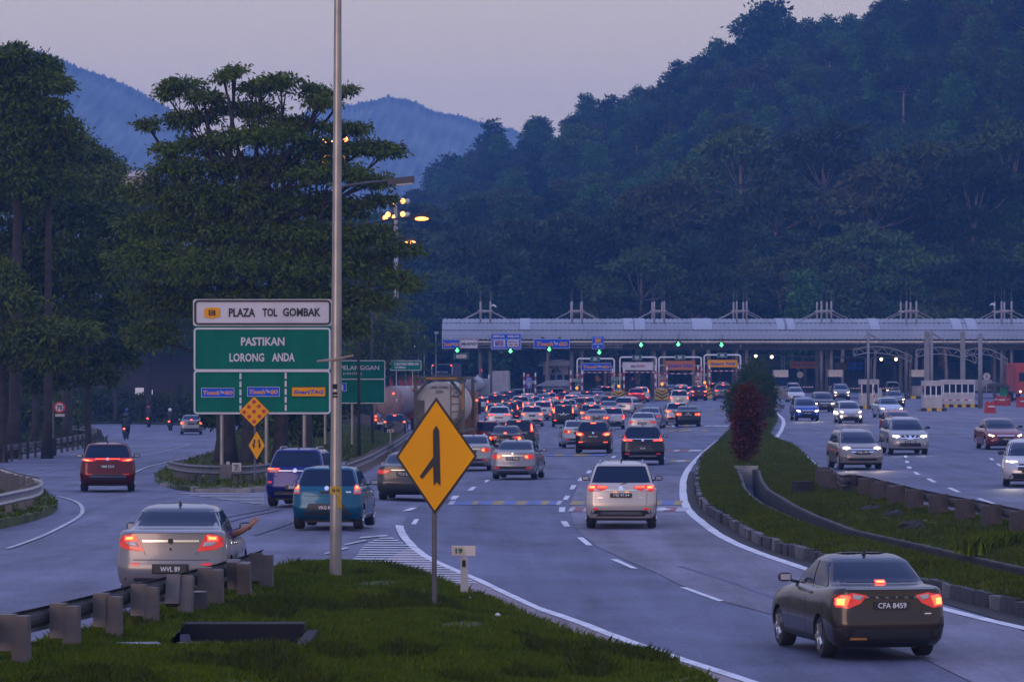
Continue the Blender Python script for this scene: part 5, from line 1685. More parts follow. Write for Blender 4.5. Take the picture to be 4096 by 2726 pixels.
onc('hat', 'axia_front', 'white hatchback facing us with two pairs of round lamps lit', WHITE, 3405, 1694, -2, fplate='PMN 6321', foglit=True)
onc('suv', 'hrv_front', 'grey brown SUV facing us with plate PNB 1999', (.20, .175, .17), 3452, 1880, -4, fplate='PNB 1999')
onc('pick', 'pickup', 'dark pickup with warm headlights between booth and column', (.02, .022, .03), 3576, 1590, 0)
onc('sed', 'mcar', 'black windowed sedan behind the pale blue sedan', (.03, .035, .045), 3584, 1628, 0, foglit=True)
onc('sed', 'mcar', 'pale blue silver sedan behind the red hatchback', (.36, .42, .50), 3570, 1672, -4)
onc('hat', 'axia_front', 'red hatchback half hidden by the silver grey SUV', (.36, .016, .03), 3606, 1752, -2, lit='white')
onc('suv', 'xtrail', 'silver grey SUV facing us with a chrome V grille and plate VCV 8930', (.27, .265, .27), 3642, 1820, -2, fplate='VCV 8930', lit='white')
onc('sed', 'mcar', 'maroon sedan facing us at the right picture edge', (.17, .022, .028), 4026, 1800, -3, fplate='VTN 31')
onc('suv', 'newsuv', 'white SUV cut off by the right picture edge', WHITE, 4118, 1950, 6, lit='white')

# light thrown on the road by the nearest oncoming headlights
for lab in ('bright blue SUV', 'white hatchback facing', 'grey brown SUV', 'silver grey SUV facing', 'maroon sedan facing', 'white SUV cut off'):
    t = next(o for o in COL.objects if o.parent is None and str(o.get('label', '')).startswith(lab))
    for s in (-1, 1):
        ld = bpy.data.lights.new('headlight_beam', 'SPOT')
        ld.energy = 110
        ld.color = (1.0, .72, .45) if lab[0] in 'gwm' and 'cut' not in lab else (1, .9, .72)
        ld.spot_size = math.radians(50)
        ld.spot_blend = .8
        ld.shadow_soft_size = .08
        lo = link('headlight_beam', ld, t)
        lo.location = (s * .6, 4.5 if 'SUV' in lab else 4.2, .72)
        lo.rotation_euler = (math.radians(90 - 13), 0, 0)

# ------------------------------------------------------------------ driver's arm
def skin_obj(name, verts, edges, radii, m_, parent=None, sub=1, root=0):
    me = bpy.data.meshes.new(name)
    me.from_pydata([tuple(v) for v in verts], edges, [])
    o = bpy.data.objects.new(name, me)
    COL.objects.link(o)
    sk = o.modifiers.new('s', 'SKIN')
    sk.use_smooth_shade = True
    for i, r in enumerate(radii):
        d = me.skin_vertices[0].data[i]
        d.radius = (r, r) if not isinstance(r, tuple) else r
        d.use_root = (i == root)
    ss = o.modifiers.new('u', 'SUBSURF')
    ss.levels = sub
    ss.render_levels = sub
    res = bpy.data.meshes.new_from_object(o.evaluated_get(DEP()))
    bpy.data.objects.remove(o)
    res.name = name
    res.materials.clear()
    res.materials.append(m_)
    for p in res.polygons:
        p.use_smooth = True
    return link(name, res, parent)
pr = thing('person', "driver's bare arm in a purple sleeve stretched out of the silver sedan's window, fingers spread", 'person')
sA = at(914, 2141, 70.9)
sB = at(936, 2134, 70.8)
eL = at(966, 2123, 70.75)
wr = at(1006, 2097, 70.7)
V = [sA + Vector((-.12, 0, -.02)), sB, eL, wr, at(1017, 2085, 70.7)]
E = [(0, 1), (1, 2), (2, 3), (3, 4)]
Rr = [.062, .060, .055, .034, (.046, .026)]
# fingers: base, knuckle, tip
for q in ([(1014, 2079), (1013, 2070), (1016, 2062)], [(1019, 2077), (1022, 2067), (1027, 2059)], [(1023, 2080), (1030, 2071), (1036, 2066)], [(1025, 2085), (1032, 2079), (1038, 2076)], [(1010, 2088), (1003, 2081), (1001, 2073)]):
    b = len(V)
    V += [at(x, y, 70.69 + .01 * j) for j, (x, y) in enumerate(q)]
    E += [(4, b), (b, b + 1), (b + 1, b + 2)]
    Rr += [.012, .011, .009]
skin_obj('arm', V, E, Rr, M['skin'], pr, 2, 1)
MB().tube([sA + Vector((-.2, .05, -.04)), sA, sB + (sB - sA) * .05], [.085, .078, .070], 12).obj('sleeve', M['sleeve'], pr, True)

# ------------------------------------------------------------------ motorcycles and riders
def moto(label, rlabel, px, py, helmet, cloth, hl):
    p = G(px, py)
    t = thing('motorcycle', label, 'motorcycle', p, random.uniform(-.1, .1), 'motorcycles on the left ramp')
    for y in (.0, 1.25):
        w = MB().lathe([(.19, -.05), (.27, -.055), (.30, -.02), (.30, .02), (.27, .055), (.19, .05)], 20, 'x').obj('wheel', M['rubber'], t, sharp=40)
        w.location = (0, .30 + y, .30)
        MB().lathe([(.01, -.03), (.20, -.02), (.20, .02), (.01, .03)], 14, 'x').obj('rim', M['rim'], w)
    b = MB()
    b.tube([(0, .20, .86), (0, .55, .78), (0, .9, .62), (0, 1.15, .75), (0, 1.38, .92)], [.10, .15, .13, .11, .09], 10)
    b.tube([(0, 1.40, .95), (0, 1.52, .55), (0, 1.55, .32)], .045, 8)
    b.tube([(-.12, .30, .30), (-.12, .9, .45)], .035, 6)
    b.tube([(.12, .30, .30), (.12, .9, .45)], .05, 6)
    b.obj('frame', M['cloth_dark'], t, True)
    MB().tube([(0, .12, .90), (0, .75, .86)], [.12, .15], 10).obj('seat', M['black'], t, True)
    MB().tube([(-.36, 1.25, 1.02), (-.15, 1.36, 1.06), (.15, 1.36, 1.06), (.36, 1.25, 1.02)], .018, 6).obj('handlebar', M['dark_steel'], t)
    for s in (-1, 1):
        MB().ball((s * .38, 1.28, 1.18), (.06, .015, .04)).obj('mirror', M['dark_steel'], t)
    tl = MB().ball((0, .06, .74), (.10, .05, .075)).obj('taillight', M['lens_red'], t, True)
    MB().ball((0, .03, .75), (.085, .05, .06)).obj('bulb_glow', M['lit_red'], tl, True)
    MB().ball((0, .0, .75), (.055, .035, .04)).obj('bulb_core', M['lit_core'], tl, True)
    MB().box((0, .04, .55), (.20, .015, .14)).obj('number_plate', M['plate'], t)
    MB().box((0, .10, .60), (.16, .10, .26)).obj('mudguard', M['black'], t)
    # rider
    r = thing('person', rlabel, 'person', p, t.rotation_euler.z, 'riders on the left ramp')
    V = [(0, .48, .92), (0, .52, 1.15), (0, .60, 1.40), (0, .63, 1.52), (-.20, .62, 1.40), (.20, .62, 1.40), (-.30, .86, 1.18), (.30, .86, 1.18), (-.30, 1.20, 1.05), (.30, 1.20, 1.05),
         (-.17, .50, .90), (.17, .50, .90), (-.22, .95, .82), (.22, .95, .82), (-.20, .72, .42), (.20, .72, .42), (-.20, .92, .36), (.20, .92, .36)]
    E = [(0, 1), (1, 2), (2, 3), (2, 4), (2, 5), (4, 6), (5, 7), (6, 8), (7, 9), (0, 10), (0, 11), (10, 12), (11, 13), (12, 14), (13, 15), (14, 16), (15, 17)]
    Rr = [.16, .15, .17, .07, .08, .08, .06, .06, .045, .045, .11, .11, .085, .085, .06, .06, .045, .045]
    skin_obj('body', V, E, Rr, cloth, r, 1, 0)
    MB().ball((0, .66, 1.66), (.135, .155, .15), 14, 10).obj('helmet', helmet, r, True)
    return t
moto('black motorcycle nearest on the left ramp with a low red tail light', 'rider in black with a dark helmet on the nearest motorcycle', 496, 1757, M['helmet_black'], M['cloth_dark'], 0)
moto('motorcycle just beyond the nearest one on the left ramp', 'rider in a blue helmet just beyond the nearest motorcycle', 503, 1722, M['helmet_blue'], M['cloth_dark'], 0)
moto('motorcycle in the middle of the left ramp with a small tail light', 'rider in a red helmet in the middle of the left ramp', 590, 1708, M['helmet_red'], M['cloth_dark'], 0)
moto('motorcycle with a glaring tail light left of the far silver sedan', 'rider in a white helmet left of the far silver sedan', 676, 1722, M['helmet_white'], M['cloth_dark'], 0)

# ------------------------------------------------------------------ lorries
def lorry_wheels(t, L, W, ys, R=.5):
    tw = MB().lathe([(R * .55, -.15), (R * .95, -.16), (R, -.12), (R, .12), (R * .95, .16), (R * .55, .15)], 20, 'x').mesh('wheel', M['rubber'], sharp=40)
    rm = MB().lathe([(.001, -.1), (R * .4, -.12), (R * .58, -.06), (R * .58, .06), (R * .4, .12), (.001, .1)], 14, 'x').mesh('rim', M['galv_dull'], sharp=40)
    for y in ys:
        for s in (-1, 1):
            w = link('wheel', tw, t)
            w.location = (s * (W / 2 - .18), y, R)
            link('rim', rm, w)
def lamp_round(t, x, y, z, r=.09, red=True, nm='taillight'):
    o = MB().lathe([(.001, -.03), (r, -.02), (r, .03)], 14, 'y', (x, y, z)).obj(nm, M['lens_red'], t)
    MB().lathe([(.001, -.06), (r * .8, -.04), (r * .8, .0)], 14, 'y', (x, y, z)).obj('bulb_glow', M['lit_red'] if red else M['lit_green'], o)
    if red:
        MB().lathe([(.001, -.08), (r * .45, -.05), (r * .45, .0)], 10, 'y', (x, y, z)).obj('bulb_core', M['lit_core'], o)
def root_at(name, label, cat, px, s, head=0):
    x, y = (px - CX) / s, F / s
    t = thing(name, label, cat, (x, y, hz(x, y) + .02), math.radians(-head))
    return t
# tank container
t = root_at('tank_container_lorry', 'lorry carrying a beige tank container in an olive frame, marked 22T6', 'lorry', 1757, 83, 4)
W, H0, H1 = 2.44, 1.28, 3.92
Lc = 6.0
fr = MB()
for x in (-W / 2 + .07, W / 2 - .07):
    for y in (0.07, Lc - .07):
        fr.box((x, y, (H0 + H1) / 2), (.15, .15, H1 - H0))
    fr.box((x, Lc / 2, H1 - .06), (.12, Lc, .12))
    fr.box((x, Lc / 2, H0 + .06), (.14, Lc, .14))
for y in (.07, Lc - .07):
    for z in (H1 - .06, H0 + .06):
        fr.box((0, y, z), (W, .13, .14))
fr.obj('container_frame', M['tank_frame'], t)
for sx in (-1, 1):
    for z0, z1 in ((H1 - .12, H1 - .85), (H0 + .1, H0 + .75)):
        MB().tube([(sx * .52, .06, z0), (sx * (W / 2 - .1), .06, z1)], .075, 4).obj('corner_brace', M['tank_frame'], t)
MB().box((.1, -.005, H1 - .06), (1.5, .02, .10)).obj('orange_stripe', M['frame_orange'], t)
MB().box((W / 2 - .07, -.012, 3.0), (.11, .02, 1.3)).obj('orange_stripe', M['frame_orange'], t)
R0 = 1.15
zc = (H0 + H1) / 2 - .02
tk = MB().lathe([(.001, .06), (R0 * .6, .075), (R0 * .85, .12), (R0 * .96, .22), (R0, .4), (R0, Lc - .5), (R0 * .9, Lc - .3), (.001, Lc - .1)], 40, 'y', (0, 0, zc)).obj('tank', M['tank'], t, sharp=50)
MB().box((0, Lc / 2, zc + R0 + .07), (.55, Lc - .6, .04)).obj('walkway', M['galv'], t)
for y in (1.6, 3.2, 4.6):
    MB().lathe([(.001, .16), (.26, .14), (.28, .0)], 18, 'z', (0, y, zc + R0 + .02)).obj('hatch', M['galv'], t)
ld_ = MB()
for k in range(7):
    ld_.box((.78, .02, H0 + .25 + k * .37), (.46, .03, .035))
for x in (.56, 1.0):
    ld_.box((x, .03, zc), (.035, .03, H1 - H0 - .3))
ld_.obj('ladder', M['tank_frame'], t)
MB().box((-.88, .05, zc - .25), (.30, .03, .95)).obj('document_box', M['tank_frame'], t)
for s_, zz_, w_, h_ in (('LABU 250002', zc + .86, .86, .12), ('22T6', zc + .64, .36, .12)):
    o = link('lettering', text_mesh(s_, w_, h_, M['black'], .02), tk)
    o.location = (.0, .045, zz_)
tri = MB()
for a, b in (((0.66, .40), (.80, .64)), ((.80, .64), (.94, .40)), ((.94, .40), (.66, .40))):
    tri.tube([(a[0], -.02, zc + a[1]), (b[0], -.02, zc + b[1])], .014, 4)
tri.obj('warning_triangle', M['black'], t)
ch = MB()
for x in (-.45, .45):
    ch.box((x, 4.6, 1.08), (.14, 9.0, .26))
ch.box((0, .2, .95), (2.3, .2, .28))
ch.obj('chassis', M['dark_steel'], t)
lorry_wheels(t, 9, 2.44, (1.0, 2.3, 8.3))
cb = MB().box((0, 8.1, 2.0), (2.4, 1.9, 2.3))
cb.obj('cab', M['truck_orange'], t)
MB().box((1.36, 7.6, 2.35), (.14, .2, .62)).obj('mirror', M['black'], t)
MB().box((1.22, 8.2, 1.1), (.02, 1.4, .5)).obj('cab_step', M['tank_frame'], t)
for s in (-1, 1):
    lamp_round(t, s * 1.0, .09, .95)
lamp_round(t, 1.30, 6.6, 2.75, .07)
MB().box((0, .08, .62), (.55, .02, .14)).obj('number_plate', M['plate'], t)

# brown tanker on the far left
t = root_at('tanker_lorry', 'dull brown tanker lorry with an orange bumper beside the green sign', 'lorry', 1552, 52, 5)
MB().lathe([(.001, 0), (.9, .03), (1.15, .18), (1.2, .4), (1.2, 8.5), (1.0, 8.8), (.001, 8.9)], 32, 'y', (0, .4, 2.35)).obj('tank', M['tanker_brown'], t, sharp=50)
for x in (-.9, 0, .9):
    MB().box((x, .42, 2.35), (.03, .03, 1.7)).obj('tank_rib', M['tank_frame'], t)
MB().box((0, .2, 1.0), (2.45, .3, .34)).obj('bumper', M['truck_orange'], t)
MB().box((0, 4, 1.1), (1.1, 8.5, .3)).obj('chassis', M['dark_steel'], t)
MB().box((0, 10.0, 2.0), (2.45, 2.0, 2.5)).obj('cab', M['truck_red'], t)
MB().box((-.55, .03, .72), (.6, .02, .16)).obj('number_plate', M['plate_text'], t)
lorry_wheels(t, 9, 2.44, (1.4, 2.7, 8.4))
for x, z in ((-.95, 1.25), (-.95, .98), (.95, 1.25), (.95, 1.0), (.42, 3.0)):
    lamp_round(t, x, .06, z, .10)
l_ = link('lettering', text_mesh('T', .16, .22, M['white'], .03), t)
l_.location = (.62, .38, 2.45)
# red lorry and green-lit coach ahead of it
t = root_at('box_lorry', 'red curtain-sided lorry ahead of the brown tanker', 'lorry', 1605, 38, 4)
MB().box((0, 5, 2.55), (2.5, 10, 2.7)).obj('cargo_box', M['truck_red'], t)
MB().box((0, 11.2, 1.9), (2.4, 2.0, 2.4)).obj('cab', M['lorry_white'], t)
MB().box((0, 5, 1.0), (1.2, 10, .4)).obj('chassis', M['dark_steel'], t)
lorry_wheels(t, 10, 2.5, (1.3, 2.6, 10.6))
for s in (-1, 1):
    lamp_round(t, s * 1.05, -.02, 1.05, .10)
t = root_at('coach', 'white and green coach squeezed between the tanker and the tank container lorry', 'bus', 1626, 46, 4)
MB().box((0, 5, 1.85), (2.4, 10, 2.75)).obj('body', M['lorry_white'], t)
MB().box((0, -.015, 2.55), (2.0, .03, .9)).obj('rear_window', M['glass'], t)
MB().box((0, -.015, 1.35), (2.1, .03, .55)).obj('engine_grille', M['lens_red'], t)
MB().box((-.35, -.02, 3.08), (.9, .03, .22)).obj('route_display', M['lit_green'], t)
lorry_wheels(t, 10, 2.4, (2.4, 7.6), .48)
for s in (-1, 1):
    lamp_round(t, s * 1.0, -.02, 1.35, .11)
# coach behind the container: only its roof end shows above it
t = root_at('coach', 'tall coach whose dark rear window shows above the tank container', 'bus', 1768, 35, 4)
MB().box((0, 6, 2.75), (2.5, 12, 4.5)).obj('body', M['dark_steel'], t)
MB().box((0, -.02, 4.35), (2.1, .03, .95)).obj('rear_window', M['glass'], t)
lorry_wheels(t, 12, 2.5, (2.6, 9), .5)
for s in (-1, 1):
    lamp_round(t, s * 1.06, -.02, 4.82, .08)
    MB().box((s * 1.17, -.02, 4.3), (.05, .03, 1.0)).obj('pillar_trim', M['cream'], t)
l_ = link('lettering', text_mesh('Sani Travel', 1.3, .22, M['offwhite'], .02), t)
l_.location = (0, -.045, 4.08)
# white tanker at the first booth and white box lorry
t = root_at('tanker_lorry', 'white tanker lorry standing at the first booth column', 'lorry', 1890, 39, 3)
MB().lathe([(.001, 0), (.5, .01), (.7, .06), (.78, .2), (.78, 8), (.001, 8.2)], 28, 'y', (0, 0, 2.75)).obj('tank', M['lorry_white'], t, sharp=50)
MB().box((0, 4, 1.4), (2.3, 8, .5)).obj('chassis', M['dark_steel'], t)
MB().box((0, 9.4, 2.0), (2.4, 2.0, 2.6)).obj('cab', M['lorry_white'], t)
MB().lathe([(.001, -.02), (.14, -.01), (.14, .02)], 12, 'y', (.25, .02, 3.1)).obj('badge', M['text_blue'], t)
lorry_wheels(t, 9, 2.44, (1.0, 2.3, 8.6))
lamp_round(t, .95, -.02, 1.5, .1)
t = root_at('box_lorry', 'white box lorry just through the second toll lane', 'lorry', 2001, 33, 2)
MB().box((0, 3, 2.5), (1.95, 6, 2.6)).obj('cargo_box', M['lorry_white'], t)
for x in (-.48, .0, .48):
    MB().box((x, -.015, 2.5), (.035, .03, 2.5)).obj('door_bar', M['offwhite'], t)
MB().box((0, 6.9, 1.6), (1.9, 1.6, 1.9)).obj('cab', M['lorry_white'], t)
MB().box((0, 3.4, .95), (1.0, 6.5, .3)).obj('chassis', M['dark_steel'], t)
lorry_wheels(t, 7, 1.95, (1.2, 6.4), .4)
# lorry at the right edge
t = root_at('box_lorry', 'red lorry with lit lamps leaving the toll at the right picture edge', 'lorry', 4118, 40, 0)
MB().box((0, 1.2, 2.0), (2.4, 2.2, 2.4)).obj('cab', M['truck_red'], t)
MB().box((0, .08, 2.5), (2.1, .04, .85)).obj('windscreen', M['glass'], t)
MB().box((0, 6.0, 2.5), (2.45, 7, 2.8)).obj('cargo_box', M['truck_red'], t)
lorry_wheels(t, 9, 2.4, (1.0, 7.0, 8.2), .48)
for s in (-1, 1):
    h_ = MB().lathe([(.001, -.03), (.13, -.02), (.13, .03)], 12, 'y', (s * .9, .08, 1.05)).obj('headlight', M['lens_clear'], t)
    MB().lathe([(.001, -.05), (.10, -.03), (.10, .0)], 12, 'y', (s * .9, .08, 1.05)).obj('bulb_glow', M['lit_head'], h_)
# ================================================================== signs, poles, toll plaza
class Board:
    """flat sign pieces measured on the photograph and built standing at distance D"""
    def __init__(s, root, d):
        s.r, s.d, s.s = root, d, F / d
        s.o = root.location
    def X(s, px):
        return (px - CX) / s.s - s.o.x
    def Z(s, py):
        return HC + (HY - py) / s.s - s.o.z
    def rect(s, name, x0, y0, x1, y1, m_, layer=0, th=.012, parent=None, rad=0):
        X0, X1, Z0, Z1 = s.X(x0), s.X(x1), s.Z(y1), s.Z(y0)
        r = rad / s.s
        if r:
            pts = []
            for cx, cz, a0 in ((X1 - r, Z1 - r, 0), (X0 + r, Z1 - r, 90), (X0 + r, Z0 + r, 180), (X1 - r, Z0 + r, 270)):
                pts += [(cx + r * math.cos(math.radians(a0 + k * 22.5)), cz + r * math.sin(math.radians(a0 + k * 22.5))) for k in range(5)]
        else:
            pts = [(X0, Z0), (X1, Z0), (X1, Z1), (X0, Z1)]
        y = s.d - s.o.y - layer * .015
        return MB().prism(pts, y - .012, y + max(th - .012, 0)).obj(name, m_, parent or s.r)
    def frame(s, name, x0, y0, x1, y1, t_, m_, layer=0, parent=None, rad=8):
        X0, X1, Z0, Z1 = s.X(x0), s.X(x1), s.Z(y1), s.Z(y0)
        def ring(i):
            r = max(rad / s.s - i, .002)
            pts = []
            for cx, cz, a0 in ((X1 - i - r, Z1 - i - r, 0), (X0 + i + r, Z1 - i - r, 90), (X0 + i + r, Z0 + i + r, 180), (X1 - i - r, Z0 + i + r, 270)):
                pts += [(cx + r * math.cos(math.radians(a0 + k * 30)), cz + r * math.sin(math.radians(a0 + k * 30))) for k in range(4)]
            return pts
        A, B = ring(0), ring(t_ / s.s)
        n_ = len(A)
        y0_, y1_ = s.d - s.o.y - layer * .015 - .012, s.d - s.o.y - layer * .015
        v = [(x, y0_, z) for x, z in A] + [(x, y0_, z) for x, z in B] + [(x, y1_, z) for x, z in A] + [(x, y1_, z) for x, z in B]
        f = []
        for i in range(n_):
            j = (i + 1) % n_
            f += [(i, n_ + i, n_ + j, j), (2 * n_ + i, i, j, 2 * n_ + j), (n_ + i, 3 * n_ + i, 3 * n_ + j, n_ + j)]
        return link(name, mesh(name, v, f, m_), parent or s.r)
    def text(s, t, x0, y0, x1, y1, m_, layer=2, parent=None, bold=.02, spacing=1.0, shear=0.0):
        me = text_mesh(t, (x1 - x0) / s.s, (y1 - y0) / s.s, m_, bold, spacing=spacing, shear=shear)
        o = link('lettering', me, parent or s.r)
        o.location = (s.X((x0 + x1) / 2), s.d - s.o.y - layer * .015, s.Z((y0 + y1) / 2))
        return o
    def poly(s, name, px, m_, layer=1, th=.012, parent=None):
        y = s.d - s.o.y - layer * .015
        return MB().prism([(s.X(x), s.Z(y_)) for x, y_ in px], y - .012, y + max(th - .012, 0)).obj(name, m_, parent or s.r)
    def pole(s, name, x, y0, y1, w, m_, parent=None, dy=.12, n=10):
        z1 = s.Z(y0)
        z0 = s.Z(y1)
        return MB().tube([(s.X(x), s.d - s.o.y + dy, z0), (s.X(x), s.d - s.o.y + dy, z1)], w / s.s / 2, n).obj(name, m_, parent or s.r, sharp=50)

def sign(name, label, px, py, d, cat='sign', group=None):
    t = thing(name, label, cat, at(px, py, d), 0, group)
    return t, Board(t, d)

# ---- the big green sign
d0 = 155.0
t, b = sign('road_sign', 'large green and white toll plaza sign reading PLAZA TOL GOMBAK', 1050, 1900, d0)
b.rect('green_panel', 772, 1304, 1327, 1657, M['sign_green'], 0, .04, rad=10)
wp = b.rect('white_panel', 772, 1196, 1327, 1303, M['sign_white'], 0, .04, rad=10)
b.frame('border', 777, 1199, 1324, 1299, 8, M['black'], 2, rad=16)
b.frame('border', 775, 1310, 1323, 1483, 7, M['sign_white'], 2, rad=14)
b.frame('border', 775, 1480, 1323, 1655, 7, M['sign_white'], 3, rad=14)
hx = b.poly('route_badge', [(817, 1233), (849, 1228), (880, 1232), (881, 1266), (848, 1273), (817, 1267)], M['sign_yellow'], 2)
b.text('E8', 835, 1239, 863, 1262, M['black'], 4, hx, .03)
b.text('PLAZA', 915, 1232, 1021, 1267, M['black'], 2, wp, .035)
b.text('TOL', 1050, 1232, 1109, 1266, M['black'], 2, wp, .035)
b.text('GOMBAK', 1131, 1231, 1283, 1265, M['black'], 2, wp, .035)
b.text('PASTIKAN', 964, 1348, 1138, 1382, M['sign_white'], 2, bold=.03)
b.text('LORONG', 918, 1412, 1057, 1446, M['sign_white'], 2, bold=.03)
b.text('ANDA', 1088, 1411, 1179, 1445, M['sign_white'], 2, bold=.03)
for x, ys_ in ((962, 1492), (1143, 1490)):
    for k in range(5):
        b.rect('divider_dash', x - 4, ys_ + k * 32, x + 4, ys_ + k * 32 + 24, M['sign_white'], 2)
for x0, y0, x1, y1, m_, tx, tm in ((805, 1550, 937, 1588, 'sign_blue', "Touch 'n GO", 'text_orange'), (989, 1546, 1119, 1585, 'sign_blue', "Touch 'n GO", 'text_orange'), (1166, 1546, 1303, 1585, 'sign_yellow', 'SmartTAG', 'text_blue')):
    pn = b.rect('lane_panel', x0, y0, x1, y1, M[m_], 2)
    b.frame('border', x0, y0, x1, y1, 1.7, M['sign_white' if m_ == 'sign_blue' else 'black'], 3, pn, 1)
    if m_ == 'sign_blue':
        w_ = x1 - x0
        b.text('Touch', x0 + 8, y0 + 11, x0 + w_ * .56, y1 - 10, M[tm], 3, pn, .045, shear=.15)
        b.text("'n", x0 + w_ * .58, y0 + 10, x0 + w_ * .68, y1 - 15, M['sign_white'], 3, pn, .04)
        b.text('GO', x0 + w_ * .70, y0 + 12, x1 - 6, y1 - 10, M[tm], 3, pn, .06, shear=.1)
    else:
        b.text(tx, x0 + 8, y0 + 12, x1 - 7, y1 - 10, M[tm], 3, pn, .045, shear=.2)
for x in (885, 1064, 1216):
    b.pole('post', x, 1640, 1925, 15, M['galv'], dy=.22)
for y in (1340, 1440, 1560):
    b.rect('back_rail', 790, y, 1310, y + 8, M['galv_dull'], -4, .05)

# ---- yellow dotted hazard diamond and two-way diamond on one post
t, b = sign('warning_sign', 'yellow diamond sign covered with red dots over a smaller two-arrow diamond', 1022, 1915, 139)
def dia(b, name, cx, cy, r, m_, layer, kx=1.0):
    return b.poly(name, [(cx - r * kx, cy), (cx, cy + r), (cx + r * kx, cy), (cx, cy - r)], m_, layer)
dd = dia(b, 'diamond_panel', 1017, 1645, 63, M['black'], 0)
dia(b, 'diamond_face', 1017, 1645, 60, M['sign_yellow'], 1, 1)
for x, y in ((1016, 1606), (996, 1626), (1036, 1624), (977, 1647), (1016, 1645), (1055, 1644), (997, 1665), (1038, 1664), (1017, 1685)):
    b.poly('reflector_dot', [(x + 8 * math.cos(k * .628), y + 8 * math.sin(k * .628)) for k in range(10)], M['sign_red'], 2)
d2 = dia(b, 'diamond_panel', 1027, 1780, 59, M['black'], 0, .57)
dia(b, 'diamond_face', 1027, 1780, 56, M['sign_yellow'], 1, .57)
for s in (-1, 1):
    b.poly('arrow', [(1027 + s * x, y) for x, y in ((5, 1758), (11, 1755), (14, 1775), (18, 1773), (13, 1795), (5, 1780), (9, 1780))], M['black'], 2)
b.pole('post', 1019, 1600, 1920, 9, M['galv_dull'], dy=.08)

# ---- the large merge diamond
t, b = sign('warning_sign', 'big yellow merge diamond with a black arrow in the centre foreground', 1744, 2463, 69.6)
dm = dia(b, 'diamond_panel', 1745, 1824, 231, M['galv_dull'], 0, .70)
ox = lambda: None
b.poly('diamond_edge', [(1583, 1826), (1739, 2055), (1909, 1823), (1745, 1587)], M['black'], 1)
b.poly('diamond_face', [(1594, 1826), (1739, 2040), (1898, 1823), (1745, 1604)], M['sign_yellow'], 2)
b.poly('arrow', [(1745, 1700), (1757, 1722), (1762, 1941), (1747, 1926), (1735, 1942), (1733, 1862), (1688, 1915), (1679, 1903), (1733, 1826), (1732, 1722)], M['black'], 3)
b.pole('post', 1737, 1900, 2468, 20, M['galv_dull'], dy=.05, n=16)
MB().box((b.X(1737), b.d - b.o.y + .02, b.Z(1960)), (.12, .04, .05)).obj('bracket', M['galv'], t)
MB().box((b.X(1737), b.d - b.o.y + .02, b.Z(1720)), (.12, .04, .05)).obj('bracket', M['galv'], t)
# ---- kilometre marker
t, b = sign('kilometre_marker', 'white kilometre post with a stained 19 plate beside the merge sign', 1857, 2452, 75)
b.rect('post', 1842, 2226, 1872, 2453, M['offwhite'], 0, .05)
pn = b.rect('number_board', 1807, 2181, 1902, 2221, M['cream'], 2, .02)
b.poly('stain', [(1809, 2183), (1852, 2183), (1862, 2205), (1856, 2219), (1809, 2219)], M['tank'], 3, .004, pn)
b.text('19', 1822, 2190, 1850, 2211, M['sign_green'], 5, pn, .03)
b.rect('reflector', 1849, 2238, 1862, 2265, M['concrete_dark'], 2)
b.rect('reflector', 1852, 2387, 1864, 2414, M['tank_frame'], 2)
for i, (px, py, sc) in enumerate(((1183, 1826, 1.0), (1578, 1723, .85))):
    s_ = (132, 82)[i]
    t, b = sign('kilometre_marker', ('cream kilometre plate behind the dark blue SUV', 'small cream kilometre plate under the black hatchback')[i], px, py + 60, F / s_)
    x0 = (1295, 1548)[i]
    y0 = (1825, 1716)[i]
    pn = b.rect('number_board', x0, y0, x0 + 28, y0 + 19 * (1.05 if i == 0 else .65), M['cream'], 1)
    b.text(('19.5', '19')[i], x0 + 4, y0 + 4, x0 + 22, y0 + 11, M['black'], 2, pn, .02)
    b.pole('post', x0 + 14, y0, y0 + 90, 7, M['offwhite'])

# ---- PELANGGAN sign and the rest-area sign
t, b = sign('road_sign', 'dark green PELANGGAN sign partly behind the tall pole', 1450, 1780, 205)
b.rect('green_panel', 1240, 1438, 1542, 1615, M['sign_green'], 0, .04, rad=8)
b.frame('border', 1243, 1440, 1541, 1517, 3.5, M['sign_white'], 1, rad=8)
b.frame('border', 1243, 1514, 1541, 1613, 3.5, M['sign_white'], 2, rad=8)
b.text('PELANGGAN', 1360, 1461, 1517, 1479, M['sign_white'], 2, bold=.02)
b.text('(CENTRE)', 1372, 1489, 1448, 1500, M['sign_white'], 2, bold=.01)
pn = b.rect('info_panel', 1350, 1531, 1386, 1564, M['sign_blue'], 3)
b.frame('border', 1350, 1531, 1386, 1564, 1.6, M['sign_white'], 4, pn, 1)
b.text('i', 1364, 1537, 1374, 1559, M['sign_white'], 5, pn, .05)
for x in (1300, 1408):
    b.pole('post', x, 1600, 1775, 12, M['galv'], dy=.2)
t, b = sign('road_sign', 'small green rest area sign HENTIAN SEBELAH GOMBAK above the tanker', 1620, 1650, 380)
b.rect('green_panel', 1560, 1440, 1686, 1482, M['sign_green'], 0, .04, rad=4)
b.frame('border', 1561, 1441, 1685, 1481, 1.8, M['sign_white'], 1, rad=4)
b.text('HENTIAN SEBELAH', 1578, 1449, 1674, 1460, M['sign_white'], 2, bold=.025)
b.text('GOMBAK', 1580, 1464, 1624, 1473, M['sign_white'], 2, bold=.025)
for x in (1585, 1650):
    b.pole('post', x, 1478, 1700, 5, M['galv'], dy=.2)
